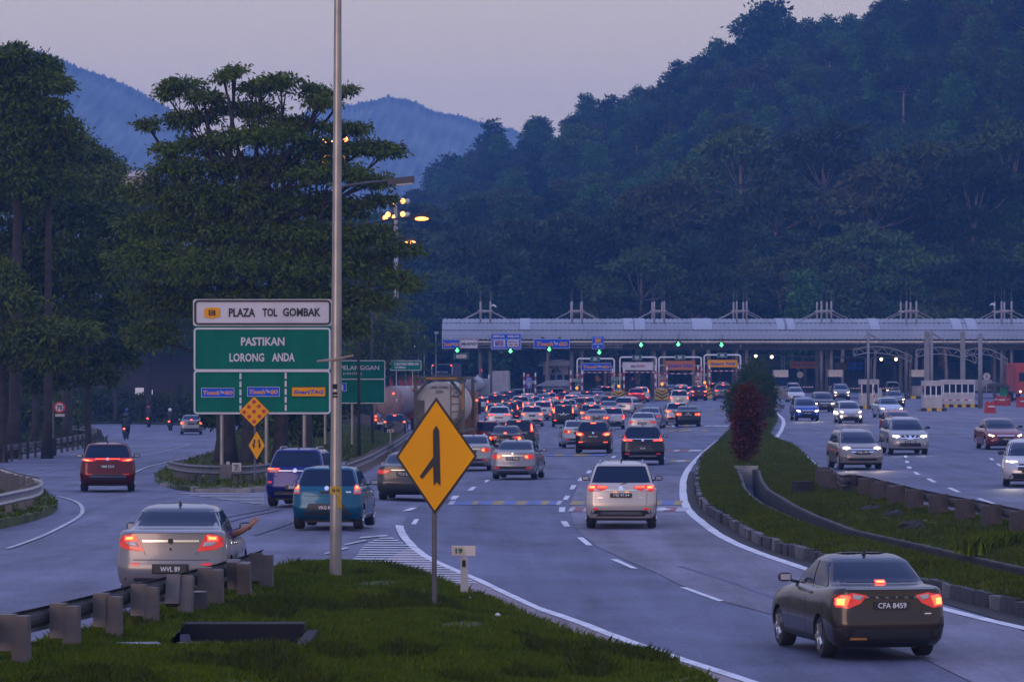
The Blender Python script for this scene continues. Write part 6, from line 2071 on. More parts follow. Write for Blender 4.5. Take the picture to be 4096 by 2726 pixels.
# ---- speed limit
t, b = sign('speed_sign', 'round red-rimmed 70 speed limit sign under the trees at left', 238, 1745, 215)
b.poly('red_ring', [(238 + 23 * math.cos(k * .262), 1628 + 23 * math.sin(k * .262)) for k in range(24)], M['sign_red'], 0, .02)
b.poly('face', [(238 + 16 * math.cos(k * .262), 1628 + 16 * math.sin(k * .262)) for k in range(24)], M['sign_white'], 1, .02)
b.text('70', 227, 1619, 250, 1638, M['black'], 3, bold=.03)
b.rect('sub_plate', 221, 1654, 258, 1665, M['offwhite'], 0)
b.pole('post', 212, 1600, 1750, 7, M['galv_dull'])
# ---- little box sign on the island
t, b = sign('cabinet_sign', 'small white diagram board on thin legs by the island guard rail', 945, 1925, 140)
pn = b.rect('board', 928, 1850, 965, 1885, M['offwhite'], 0, .03)
for q in ((936, 1858, 955, 1861), (943, 1861, 946, 1875), (935, 1876, 960, 1878), (948, 1866, 958, 1868)):
    b.rect('diagram_line', *q, M['concrete_dark'], 2, parent=pn)
for x in (932, 960):
    b.pole('leg', x, 1880, 1928, 3, M['galv_dull'])
b.rect('box', 880, 1858, 922, 1912, M['galv_dull'], -3, .35)
# cones and an orange drum on the island
for i, (px, py, lab) in enumerate(((981, 1870, 'red and white traffic cone behind the island guard rail'), (1421, 1898, 'red traffic cone standing behind the rail by the teal hatchback'), (1040, 1918, 'pale red traffic cone near the dark blue SUV'))):
    p = G(px, py)
    t = thing('traffic_cone', lab, 'traffic cone', p)
    MB().lathe([(.16, .02), (.05, .6), (.03, .66), (.001, .66)], 12).obj('cone', M['barrier_red'], t, True)
    MB().lathe([(.118, .22), (.085, .40)], 12).obj('white_band', M['white'], t, True)
    MB().box((0, 0, .015), (.40, .40, .03)).obj('foot', M['rubber'], t)

# ------------------------------------------------------------------ poles and lamps
def lamp_arm(t, pts, r, head, lit, m_='dark_steel'):
    MB().tube(pts, r, 8).obj('arm', M[m_], t, True)
    hd = MB().box(head, (.95, .34, .22), Matrix.Rotation(-.10, 3, 'Y')).obj('lamp_head', M['dark_steel'], t)
    if lit:
        MB().ball((head[0] + .12, head[1] - .1, head[2] - .10), (.34, .16, .10), 14, 8).obj('lamp_glass', M['lit_sodium'], hd, True)
    else:
        MB().box((head[0] + .12, head[1] - .0, head[2] - .13), (.55, .25, .06), Matrix.Rotation(-.10, 3, 'Y')).obj('lamp_glass', M['lens_clear'], hd)
# the tall pole in the foreground
dp = 77.0
p0 = at(1342, 2318, dp)
pt = at(1353, -420, dp)
t = thing('lamp_post', 'tall silver lamp pole in the foreground, running out of the top of the picture', 'lamp post', p0)
MB().tube([(0, 0, -.2), (pt.x - p0.x, 0, pt.z - p0.z)], [.112, .058], 24).obj('pole', M['galv'], t, sharp=60)
for y0, y1, k in ((1944, 1975, 1), (1975, 2030, 0)):
    z0, z1 = at(0, y1, dp).z - p0.z, at(0, y0, dp).z - p0.z
    x_ = (pt.x - p0.x) * (z0 / (pt.z - p0.z))
    if k:
        MB().tube([(x_, 0, z0), (x_, 0, z1)], .109, 24).obj('yellow_band', M['tape_yellow'], t, sharp=60)
        o = link('lettering', text_mesh('E8 19', .13, .05, M['black'], .02), t)
        o.location = (x_, -.112, (z0 + z1) / 2)
    else:
        MB().box((x_ + .06, -.085, (z0 + z1) / 2), (.075, .05, z1 - z0), Matrix.Rotation(.55, 3, 'Z')).obj('yellow_tag', M['tape_yellow'], t)
for py, dz in ((1545, .09), (1572, .05), (1585, .03)):
    z = at(0, py, dp).z - p0.z
    x_ = (pt.x - p0.x) * (z / (pt.z - p0.z))
    MB().box((x_ - .02, -.095, z), (.09, .02, dz)).obj('grime_mark', M['concrete_dark'], t)
z = at(0, 1437, dp).z - p0.z
MB().tube([(-.33, -.05, z - .03), (.0, -.11, z + .0), (.33, -.05, z + .075)], [.02, .03, .02], 6).obj('tied_stick', M['bark_pale'], t)
MB().tube([(pt.x - p0.x, 0, pt.z - p0.z), (pt.x - p0.x + 1.5, 0, pt.z - p0.z + .5)], .05, 8).obj('arm', M['galv'], t)
# street lamps beyond it
for i, (px, base, ax0, ay0, hx, hy_, d, lit, lab) in enumerate((
        (1356, 1900, 1375, 745, 1600, 722, 150, False, 'unlit street lamp whose arm reaches out beside the tall pole'),
        (1437, 1800, 1450, 898, 1672, 866, 200, True, 'street lamp on the dark thin pole with one glowing orange head'),
        (1490, 1720, 1500, 985, 1628, 961, 255, True, 'small street lamp glowing orange at the tip of the big tree'))):
    g = at(px, base, d)
    g.z = hz(g.x, g.y)
    t = thing('street_lamp', lab, 'street lamp', g)
    q = lambda x, y: at(x, y, d) - g
    top = q(px - 6, ay0 + 12)
    MB().tube([(0, 0, 0), top], [.085, .055], 10).obj('pole', M['dark_steel'], t, True)
    lamp_arm(t, [top, q(ax0 + 8, ay0 - 2), q((ax0 + hx) / 2, (ay0 + hy_) / 2 - 5), q(hx - 18, hy_ + 2)], .045, q(hx + 4, hy_), lit)
# high mast floodlights
def highmast(label, px, d, heads, ptop):
    g = at(px, 1600, d)
    g.z = hz(g.x, g.y)
    t = thing('high_mast_light', label, 'floodlight mast', g)
    q = lambda x, y: at(x, y, d) - g
    MB().tube([(0, 0, 0), q(px - 2, ptop)], [.36, .17], 14).obj('mast', M['galv'], t, True)
    fr_ = MB()
    xs_ = [h[0] for h in heads]
    ysr = sorted({round(h[1] / 40) for h in heads})
    for yy in (min(h[1] for h in heads) - 4, max(h[1] for h in heads) - 6):
        fr_.tube([q(min(xs_) - 4, yy), q(max(xs_) + 8, yy)], .07, 6)
    fr_.tube([q(px - 14, min(h[1] for h in heads)), q(px - 14, max(h[1] for h in heads))], .06, 6)
    fr_.tube([q(px + 4, min(h[1] for h in heads)), q(px + 4, max(h[1] for h in heads))], .06, 6)
    fr_.obj('lamp_frame', M['dark_steel'], t)
    for x, y, lit in heads:
        c = q(x, y)
        h = MB().lathe([(.001, .3), (.2, .28), (.26, .0), (.24, -.05)], 14, 'y', c).obj('floodlight', M['dark_steel'], t, True)
        MB().ball(c + Vector((0, -.06, 0)), (.26, .12, .28) if d > 400 else (.18, .1, .2), 12, 8).obj('lamp_glass', M['lit_sodium'] if lit else M['lens_clear'], h, True)
highmast('high floodlight mast with seven glowing lamps between tree and hill', 1585, 430,
         [(1552, 805, 1), (1578, 816, 1), (1611, 804, 1), (1552, 858, 1), (1578, 869, 1), (1611, 856, 1), (1541, 871, 1), (1630, 805, 0), (1630, 859, 0)], 800)
highmast('high floodlight mast glowing through the big tree behind the tall pole', 1338, 300,
         [(1296, 568, 1), (1298, 580, 1), (1334, 570, 1), (1383, 558, 1), (1382, 625, 1), (1305, 624, 1), (1290, 644, 1)], 545)
# thin distant posts near the plaza
for i, (px, top, bx) in enumerate(((1673, 1315, 1), (1697, 1345, 0), (1744, 1330, 1))):
    g = at(px, 1600, 470)
    g.z = hz(g.x, g.y)
    t = thing('camera_post', '%s thin post with a small head left of the toll roof' % ('leftmost', 'middle', 'rightmost')[i], 'post', g)
    zt_ = HC + (HY - top) / F * 470 - g.z
    MB().tube([(0, 0, 0), (0, 0, zt_)], .08, 6).obj('pole', M['galv'], t)
    MB().box((.05, 0, zt_), (.42 if bx else .2, .3, .25)).obj('head', M['offwhite'], t)
t = thing('camera_post', 'small bright lamp hanging beside the thin posts', 'lamp', at(1663, 1382, 465))
MB().ball((0, 0, 0), .15).obj('lamp_glass', M['lit_white'], t)
MB().tube([(0, 0, .1), (.25, 0, .9)], .03, 5).obj('bracket', M['galv'], t)

# ------------------------------------------------------------------ toll plaza
DT = 467.0
ST = F / DT
TX = lambda px: (px - CX) / ST
TZ = lambda py: HC + (HY - py) / ST
pl = thing('toll_canopy', 'long toll plaza roof of ribbed grey metal with paired masts and stays', 'toll plaza')
x0, x1 = TX(1768), 78.0
ya, yb = DT - 1.0, DT + 13.0
zl, zh = TZ(1362), TZ(1274)
arc = [(ya + (yb - ya) * .5 * (1 - math.cos(a)), zl + (zh - zl) * math.sin(a)) for a in np.linspace(0.05, math.pi - .05, 15)]
per = .5
nrib = int((x1 - x0) / per)
v, f = [], []
for i in range(nrib * 2 + 1):
    x = x0 + i * per / 2
    e = .085 if i % 2 else 0
    for y, z in arc:
        v.append((x, y, z + e))
m_ = len(arc)
for i in range(nrib * 2):
    for k in range(m_ - 1):
        f.append((i * m_ + k, (i + 1) * m_ + k, (i + 1) * m_ + k + 1, i * m_ + k + 1))
roofo = link('roof_sheet', mesh('roof_sheet', v, f, M['roof']), pl)
for k in (2, 4):
    y, z = arc[k]
    MB().box(((x0 + x1) / 2, y - .02, z + .03), (x1 - x0, .12, .09)).obj('roof_seam', M['galv_dull'], pl)
for sx in (2560, 2515, 2790, 2830, 3130, 3160, 3500, 3830, 3890, 2100):
    q = MB()
    for k in range(2, 7):
        a, c = arc[k], arc[k + 1]
        base = len(q.v)
        w = .55
        q.v += [Vector((TX(sx) - w, a[0], a[1] + .1)), Vector((TX(sx) + w, a[0], a[1] + .1)), Vector((TX(sx) + w, c[0], c[1] + .1)), Vector((TX(sx) - w, c[0], c[1] + .1))]
        q.f.append((base, base + 1, base + 2, base + 3))
    q.obj('skylight', M['skylight'], pl)
MB().box(((x0 + x1) / 2, ya - .02, TZ(1366)), (x1 - x0, .25, .16)).obj('fascia', M['cream'], pl)
MB().box(((x0 + x1) / 2, ya + .0, TZ(1372.5)), (x1 - x0, .2, .08)).obj('fascia', M['concrete'], pl)
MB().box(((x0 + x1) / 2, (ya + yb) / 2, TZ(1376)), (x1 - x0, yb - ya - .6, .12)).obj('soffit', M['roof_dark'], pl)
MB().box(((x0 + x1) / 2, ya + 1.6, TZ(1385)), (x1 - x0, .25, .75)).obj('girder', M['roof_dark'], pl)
for y_ in (1378.5, 1389):
    MB().box(((TX(1900) + TX(2490)) / 2, ya - .05, TZ(y_)), (TX(2490) - TX(1900), .08, .06)).obj('sign_rail', M['mast'], pl)
for px in (1960, 2120, 2420, 2470, 2640, 2700, 2805, 2960):
    MB().box((TX(px), ya - .05, TZ(1383)), (.07, .08, .35)).obj('hanger', M['mast'], pl)
# end profile of the roof
MB().prism([(y - ya, z) for y, z in arc] + [(yb - ya, zl - .2), (0, zl - .2)], 0, .12).obj('gable_end', M['roof'], pl)
ge = pl.children[-1]
ge.rotation_euler = (0, 0, math.radians(90))
ge.location = (x0 + .06, ya, 0)
for gx in (1941, 2309, 2639, 2970, 3310, 3651, 4033):
    for sx in (-20, 20):
        for yy in (ya + 2.6, ya + 9.4):
            px = gx + sx
            X = TX(px)
            MB().tube([(X, yy, hz(X, yy)), (X, yy, TZ(1300))], .19, 12).obj('column', M['column'], pl, True)
            MB().tube([(X, yy, TZ(1300)), (X, yy, TZ(1205)), (X, yy, TZ(1203))], [.105, .105, .04], 10).obj('mast', M['mast'], pl, True)
            MB().tube([(X, yy, TZ(1205)), (X, yy, TZ(1158))], .026, 5).obj('mast_rod', M['galv_dull'], pl)
    for yy in (ya + 2.6, ya + 9.4):
        MB().tube([(TX(gx - 30), yy, TZ(1243)), (TX(gx + 30), yy, TZ(1243))], .12, 10).obj('crossbar', M['mast'], pl, True)
        for s in (-1, 1):
            MB().tube([(TX(gx + s * 28), yy, TZ(1245)), (TX(gx + s * 150), yy, TZ(1306))], .04, 5).obj('stay', M['mast'], pl)
for px, py in ((1972, 1221), (4000, 1216)):
    t = thing('camera', '%s white camera arm on top of a toll roof mast' % ('left' if px < 3000 else 'right'), 'camera', (TX(px), ya + 8.6, TZ(py)))
    MB().tube([(-.25, 0, -.02), (0, 0, .14), (.25, 0, .0), (.3, 0, -.12)], [.06, .09, .10, .05], 8).obj('housing', M['white'], t, True)
    MB().tube([(0, .6, .1), (0, 0, .1)], .04, 5).obj('bracket', M['galv'], t)

# hanging signs
def hang(label, name='lane_sign'):
    t = thing(name, label, 'sign', (TX(2000), DT - 1.2, TZ(1375)))
    return t, Board(t, DT - 1.25)
def tng(b, x0, y0, x1, y1, par=None, dim=1.0, mo='text_orange'):
    p = b.rect('panel', x0, y0, x1, y1, M['sign_blue'], 1, .05)
    b.frame('border', x0, y0, x1, y1, 1.6, M['sign_white'], 2, p, 1)
    w, h = x1 - x0, y1 - y0
    b.text('Touch', x0 + w * .07, y0 + h * .30, x0 + w * .54, y0 + h * .76, M[mo], 3, p, .05, shear=.12)
    b.text("'n", x0 + w * .55, y0 + h * .28, x0 + w * .67, y0 + h * .62, M['sign_white'], 3, p, .05)
    b.text('GO', x0 + w * .69, y0 + h * .32, x0 + w * .94, y0 + h * .76, M[mo], 3, p, .07, shear=.1)
t, b = hang("blue and white double lane sign at the left end of the toll roof")
tng(b, 1769, 1357, 1839, 1393)
p = b.rect('panel', 1840, 1357, 1912, 1393, M['sign_white'], 1, .05)
b.text('MyRFiD', 1845, 1369, 1907, 1384, M['black'], 3, p, .02, shear=.25)
b.frame('border', 1840, 1357, 1912, 1393, 1.2, M['sign_maroon'], 2, p, 1)
t, b = hang('large blue SEMUA KELAS lane sign on the toll roof edge')
p = b.rect('panel', 1964, 1333, 2085, 1397, M['sign_blue'], 1, .05)
b.frame('border', 1964, 1333, 2085, 1397, 1.6, M['sign_white'], 2, p, 1)
b.frame('border', 1968, 1355, 2081, 1391, 1.3, M['sign_white'], 2, p, 1)
b.text('SEMUA', 1972, 1339, 2019, 1349, M['sign_white'], 3, p, .05)
b.text('KELAS', 2031, 1339, 2077, 1349, M['sign_white'], 3, p, .05)
p2 = b.rect('sub_panel', 1974, 1358, 2021, 1386, M['sign_white'], 3)
p3 = b.rect('sub_panel', 1981, 1362, 2013, 1382, M['sign_blue'], 4)
b.text('Touch', 1983, 1363, 2011, 1371, M['text_orange'], 6, p3, .05)
b.text("'nGO", 1988, 1372, 2010, 1380, M['text_orange'], 6, p3, .05)
p4 = b.rect('sub_panel', 2029, 1358, 2075, 1386, M['sign_white'], 3)
b.text('MyDebit', 2034, 1363, 2071, 1371, M['text_blue'], 5, p4, .02)
b.text('VISA', 2034, 1375, 2052, 1381, M['black'], 5, p4, .02)
for x, m_ in ((2063, 'sign_red'), (2068, 'text_orange')):
    b.poly('card_circle', [(x + 4 * math.cos(k * .8), 1378 + 4 * math.sin(k * .8)) for k in range(8)], M[m_], 5, parent=p4)
t, b = hang("wide blue Touch 'n GO lane sign on the toll roof edge")
tng(b, 2135, 1354, 2279, 1393)
for x in (2170, 2239):
    b.rect('sign_lamp', x - 4, 1347, x + 4, 1352, M['black'], 1, .4)
t, b = hang('narrow blue LORONG BERLAPIS sign on the toll roof edge')
p = b.rect('panel', 2368, 1343, 2416, 1395, M['sign_blue'], 1, .05)
b.frame('border', 2368, 1343, 2416, 1395, 1.2, M['sign_white'], 2, p, 1)
b.text('LORONG', 2375, 1347, 2408, 1352, M['sign_white'], 3, p, .03)
b.rect('sub_panel', 2380, 1355, 2404, 1369, M['text_orange'], 3, parent=p)
b.text('BERLAPIS', 2373, 1372, 2411, 1378, M['sign_white'], 3, p, .03)
b.poly('arrow', [(2386, 1384), (2398, 1384), (2392, 1391)], M['sign_white'], 3, parent=p)
t, b = hang('green lorry sign hanging below the leftmost green arrow')
p = b.rect('panel', 1815, 1411, 1874, 1435, M['sign_green'], 1, .05)
b.frame('border', 1815, 1411, 1874, 1435, 1.2, M['galv'], 2, p, 1)
b.poly('lorry_symbol', [(1824, 1418), (1862, 1416), (1866, 1421), (1866, 1429), (1860, 1432), (1830, 1432), (1824, 1430)], M['tank'], 3, parent=p)
for x in (1822, 1866):
    b.rect('hanger', x, 1392, x + 1.5, 1411, M['dark_steel'], 0)
for i, (px, py) in enumerate(((1829, 1401), (2042, 1404), (2197, 1397), (2397, 1409), (2564, 1379), (2713, 1377), (2886, 1379))):
    w = ('first', 'second', 'third', 'fourth', 'fifth', 'sixth', 'seventh')[i]
    t = thing('lane_signal', '%s green lane arrow from the left under the toll roof' % w, 'lane signal', (TX(px), DT - 1.4, TZ(py)), 0, 'green lane arrows')
    b = Board(t, DT - 1.4)
    bx = b.rect('housing', px - 11, py - 12, px + 11, py + 12, M['black'], -1, .2)
    MB().tube([(0, .25, .2), (0, .25, 1.2)], .03, 5).obj('hanger', M['dark_steel'], t)
    b.poly('arrow_light', [(px - 3, py - 9), (px + 3, py - 9), (px + 3, py - 2), (px + 8, py - 1), (px, py + 8), (px - 8, py - 1), (px - 3, py - 2)], M['lit_green'], 1)

# portals
def portal(i, x0, x1, yt, sg, sm, bar, kind, lab):
    t = thing('lane_portal', lab, 'portal', (TX((x0 + x1) / 2), DT - 4, hz(TX((x0 + x1) / 2), DT - 4)))
    b = Board(t, DT - 4)
    bot = 1594
    q = lambda x, y: (b.X(x), 0, b.Z(y))
    MB().tube([q(x0, bot), q(x0, yt + 8), q(x0 + 2, yt + 3), q(x0 + 7, yt), q(x1 - 7, yt), q(x1 - 2, yt + 3), q(x1, yt + 8), q(x1, bot)], .085, 8).obj('pipe_frame', M['white'], t, True)
    p = b.rect('class_sign', *sm, M['sign_green'], 6, .04)
    b.frame('border', *sm, 1.0, M['sign_white'], 7, p, 1)
    cx, cy = (sm[0] + sm[2]) / 2, (sm[1] + sm[3]) / 2
    b.poly('car_symbol', [(cx - 9, cy - 1), (cx - 6, cy - 4), (cx + 6, cy - 4), (cx + 9, cy - 1), (cx + 9, cy + 1), (cx - 9, cy + 1)], M['sign_white'], 8, parent=p)
    b.rect('text_bar', cx - 7, cy + 3, cx + 7, cy + 5, M['sign_white'], 8, parent=p)
    X0, Y0, X1, Y1 = sg
    w, h = X1 - X0, Y1 - Y0
    for x in (x0, x1):
        b.rect('bracket', min(x, X0 if x == x0 else X1), (Y0 + Y1) / 2 - 1, max(x, X0 if x == x0 else X1), (Y0 + Y1) / 2 + 1, M['white'], 0, .04)
    if kind == 'tng':
        tng(b, *sg)
    elif kind == 'rfid':
        p = b.rect('panel', *sg, M['sign_white'], 1, .05)
        b.frame('border', *sg, 1.5, M['offwhite'], 2, p, 1)
        b.text('My', X0 + w * .27, Y0 + h * .36, X0 + w * .44, Y0 + h * .74, M['text_blue'], 3, p, .02, shear=.2)
        b.text('RFiD', X0 + w * .45, Y0 + h * .34, X0 + w * .73, Y0 + h * .64, M['sign_maroon'], 3, p, .02, shear=.25)
    else:
        p = b.rect('panel', *sg, M['sign_orange' if kind == 'old' else 'sign_yellow'], 1, .05)
        b.frame('border', *sg, 1.5, M['sign_maroon' if kind == 'old' else 'black'], 2, p, 1)
        b.text('Smart', X0 + w * .10, Y0 + h * .34, X0 + w * .55, Y0 + h * .70, M['text_blue'], 3, p, .045, shear=.2)
        b.text('TAG', X0 + w * .60, Y0 + h * .34, X0 + w * .92, Y0 + h * .70, M['text_blue'], 3, p, .055, shear=.2)
    xs_ = np.linspace(x0 + 8, x1 - 6, 13)
    for k in range(12):
        sag = lambda x: bar + (4 if kind == 'old' else 0) * math.sin(math.pi * (x - x0) / (x1 - x0))
        MB().tube([q(xs_[k], sag(xs_[k])), q(xs_[k + 1], sag(xs_[k + 1]))], .045, 6).obj('height_bar', M['white' if k % 2 else 'sign_red'], t)
    for x, y in (((x0 + 1, bar + 10), (x1 - 2, bar + 8)) if kind != 'tag' else ((x0 - 10, bar - 6),)):
        rd = b.poly('height_sign', [(x + 9 * math.cos(k * .52), y + 9 * math.sin(k * .52)) for k in range(12)], M['sign_red'], 7, .03)
        b.poly('face', [(x + 6 * math.cos(k * .52), y + 6 * math.sin(k * .52)) for k in range(12)], M['sign_white'], 9, parent=rd)
        b.text('2.1', x - 4.5, y - 2.5, x + 4.5, y + 2.5, M['black'], 11, rd, .02)
portal(0, 2309, 2457, 1434, (2324, 1451, 2444, 1480), (2361, 1427, 2400, 1443), 1489, 'tng', "white pipe portal carrying the blue Touch 'n GO sign")
portal(1, 2480, 2625, 1428, (2490, 1447, 2613, 1480), (2528, 1421, 2567, 1438), 1488, 'rfid', 'white pipe portal carrying the white RFID sign')
portal(2, 2636, 2805, 1428, (2660, 1441, 2781, 1480), (2700, 1420, 2739, 1436), 1490, 'old', 'white pipe portal carrying the faded brown SmartTAG sign')
portal(3, 2817, 2962, 1419, (2829, 1437, 2951, 1469), (2869, 1412, 2909, 1428), 1483, 'tag', 'white pipe portal carrying the bright yellow SmartTAG sign')

# islands with chevron boards, booths and lane signs
def island_toll(px, lab, sg=None, booth=True, orange=True):
    X = TX(px)
    z = hz(X, DT - 6)
    t = thing('toll_island', '%s toll island with a yellow and black chevron board' % lab, 'toll island', (X, DT - 8, z))
    MB().box((0, 8, .14), (1.5, 16, .3)).obj('island_base', M['concrete'], t)
    bd = MB().prism([(-.75, .1), (.75, .1), (.78, .75), (.55, 1.28), (-.55, 1.28), (-.78, .75)], -.25, .35).obj('chevron_board', M['hazard_yellow'], t)
    for k in range(4):
        for s in (-1, 1):
            z0 = .18 + k * .34
            q = [(0, z0 + .02), (s * .74, z0 + .40), (s * .74, z0 + .56), (0, z0 + .18)]
            q = [(x, min(zz_, 1.26)) for x, zz_ in q]
            if max(p[1] for p in q) - min(p[1] for p in q) < .08:
                continue
            MB().prism(q if s > 0 else list(reversed(q)), -.275, -.252).obj('chevron_stripe', M['black'], bd)
    if orange:
        l_ = MB().lathe([(.001, -.06), (.17, -.04), (.17, .05), (.001, .07)], 14, 'y', (0, .1, 1.78)).obj('warning_lamp', M['amber'], t, True)
        MB().tube([(0, .12, 1.25), (0, .12, 1.75)], .04, 6).obj('lamp_stem', M['galv'], t)
    for s in (-1, 1):
        for k in range(8):
            MB().tube([(s * .62, 2.5, .3 + k * .42), (s * .62, 2.5, .3 + (k + 1) * .42)], .085, 8).obj('bollard_band', M['white' if k % 2 else 'sign_red'], t)
    if booth:
        bo = thing('toll_booth', '%s toll booth standing on its island' % lab, 'toll booth', (X, DT + 1.5, z + .3))
        MB().box((0, 0, .55), (1.05, 2.4, 1.1)).obj('lower_wall', M['offwhite'], bo)
        MB().box((0, 0, 1.6), (1.0, 2.3, 1.0)).obj('window', M['glass'], bo)
        MB().box((0, 0, 2.28), (1.2, 2.6, .35)).obj('roof', M['galv'], bo)
        for sx in (-.5, .5):
            for sy in (-1.15, 1.15):
                MB().box((sx, sy, 1.6), (.07, .07, 1.0)).obj('corner_post', M['galv_dull'], bo)
    if sg:
        kind, dx_, y0, y1, lines = sg
        ls = thing('lane_sign', '%s %s upright lane sign on the toll island' % (lab, kind.replace('sign_', '').replace('maroon', 'dark red')), 'sign', (X + dx_ / ST, DT - 7.4, z + .3))
        b = Board(ls, DT - 7.4)
        cx = px + dx_
        p = b.rect('panel', cx - 11, y0, cx + 11, y1, M[kind], 1, .04)
        b.frame('border', cx - 11, y0, cx + 11, y1, .8, M['sign_white'], 2, p, 1)
        for j, ln in enumerate(lines):
            b.text(ln, cx - 9, y0 + 4 + j * 7, cx + 9, y0 + 9 + j * 7, M['sign_white'], 3, p, .03)
        if kind != 'sign_maroon':
            b.rect('symbol', cx - 7, y0 + 19, cx + 7, y1 - 10, M['offwhite'] if kind == 'sign_blue' else M['text_blue'], 3, parent=p)
            b.rect('symbol', cx - 3, y1 - 8, cx + 3, y1 - 3, M['sign_white'], 3, parent=p)
        else:
            b.poly('car_symbol', [(cx - 8, y1 - 9), (cx - 5, y1 - 13), (cx + 2, y1 - 13), (cx + 5, y1 - 9), (cx + 5, y1 - 6), (cx - 8, y1 - 6)], M['sign_white'], 3, parent=p)
            b.text('1', cx + 6, y1 - 13, cx + 9, y1 - 5, M['sign_white'], 3, p, .03)
        MB().tube([(-.15, .06, 0), (-.15, .06, b.Z(y0 + 4))], .035, 6).obj('post', M['galv'], ls)
        MB().tube([(.15, .06, 0), (.15, .06, b.Z(y0 + 4))], .035, 6).obj('post', M['galv'], ls)
island_toll(1934, 'first', ('sign_blue', 0, 1513, 1556, ('SEMUA', 'KELAS')), True, False)
island_toll(2118, 'second', ('sign_blue', -2, 1508, 1551, ('SEMUA', 'KELAS')), True, False)
island_toll(2303, 'third', ('sign_green', 10, 1512, 1543, ('KELAS 1', 'SAHAJA')))
island_toll(2468, 'fourth', ('sign_green', -10, 1506, 1538, ('KELAS 1', 'SAHAJA')))
island_toll(2638, 'fifth', ('sign_maroon', 14, 1508, 1538, ('KELAS',)))
island_toll(2806, 'sixth', ('sign_maroon', -16, 1503, 1533, ('KELAS',)))
island_toll(2965, 'seventh', None, True, False)
for i, (px, py) in enumerate(((1925, 1480), (2112, 1500), (2531, 1514), (2957, 1500))):
    t = thing('no_entry_sign', 'small round red sign, number %s from the left at the toll lanes' % ('one', 'two', 'three', 'four')[i], 'sign', (TX(px), DT - 3 + 10 * (i == 2), TZ(py)))
    b = Board(t, t.location.y)
    k_ = b.poly('disc', [(px + 7.5 * math.cos(k * .52), py + 7.5 * math.sin(k * .52)) for k in range(12)], M['sign_red'], 0, .03)
    b.rect('bar', px - 1.3, py - 5, px + 1.3, py + 5, M['sign_white'], 1, parent=k_)
    MB().tube([(0, .08, 0), (0, .08, -2.4)], .04, 6).obj('post', M['galv_dull'], t)
# yellow triangular sign, green mini sign beside the grey SUV
t, b = sign('warning_sign', 'tilted yellow sign hanging behind the blue sign portal', 2392, 1590, DT + 12)
b.poly('panel', [(2381, 1503), (2390, 1501), (2405, 1518), (2398, 1524), (2381, 1523)], M['sign_yellow'], 0, .03)
b.pole('post', 2390, 1520, 1592, 3, M['galv_dull'])
t, b = sign('lane_sign', 'small green board with a yellow symbol right of the grey SUV', 2934, 1600, DT - 14)
p = b.rect('panel', 2929, 1551, 2943, 1567, M['net_green'], 1, .04)
b.poly('symbol', [(2933, 1553), (2939, 1553), (2938, 1561), (2934, 1561)], M['hazard_yellow'], 2, parent=p)
b.pole('post', 2936, 1566, 1602, 2.5, M['galv'])

# low buildings beyond the left lanes
def low_building(lab, px0, px1, ytop, yroof, ybot, d):
    s = F / d
    cx = (px0 + px1) / 2
    g = Vector(((cx - CX) / s, d, HC + (HY - ybot) / s))
    t = thing('building', lab, 'building', g)
    W_ = (px1 - px0) / s
    zt_, zr = (ybot - ytop) / s, (ybot - yroof) / s
    pr_ = [(-W_ / 2 - .4, zr), (W_ / 2 + .4, zr), (W_ / 2 - .2, zt_ - .2), (W_ * .2, zt_), (-W_ * .25, zt_ - .12)]
    MB().prism(pr_, -3, 3).obj('roof', M['roof'], t)
    MB().box((0, 0, zr / 2), (W_ * .8, 5, zr)).obj('wall', M['concrete'], t)
    n_ = 4
    for k in range(n_):
        MB().box((-W_ * .34 + k * W_ * .23, -2.52, zr * .55), (W_ * .16, .06, zr * .4)).obj('window', M['glass'], t)
    return t
low_building('small pavilion with a curved grey roof behind the second lane', 2160, 2285, 1436, 1463, 1600, 560)
low_building('long low shelter with a pinkish roof behind the third lane', 2155, 2300, 1518, 1543, 1640, 535)
for x in (2228, 2237, 2246, 2255):
    pass
t = thing('pylon', 'cluster of four slim pylons above the pavilion roof', 'pylon', at(2240, 1600, 566))
for k in range(4):
    MB().tube([(k * .3 - .5, 0, 0), (k * .3 - .5, 0, 7.0)], .08, 6).obj('pole', M['mast'], t)

# billboard far behind at the right
t, b = sign('billboard', 'large orange and cream billboard seen under the toll roof', 3060, 1560, 640)
b.rect('panel', 2960, 1388, 3185, 1560, M['offwhite'], 0, .3)
b.rect('banner', 2962, 1390, 3118, 1412, M['banner'], 2)
b.rect('banner', 3115, 1388, 3184, 1470, M['banner_red'], 3)
b.rect('banner', 2990, 1500, 3118, 1530, M['sign_white'], 2)
b.text('SELAMAT', 3060, 1424, 3110, 1438, M['banner_red'], 3, bold=.03)
for x in (3000, 3140):
    b.pole('post', x, 1555, 1640, 9, M['galv_dull'], dy=.5)

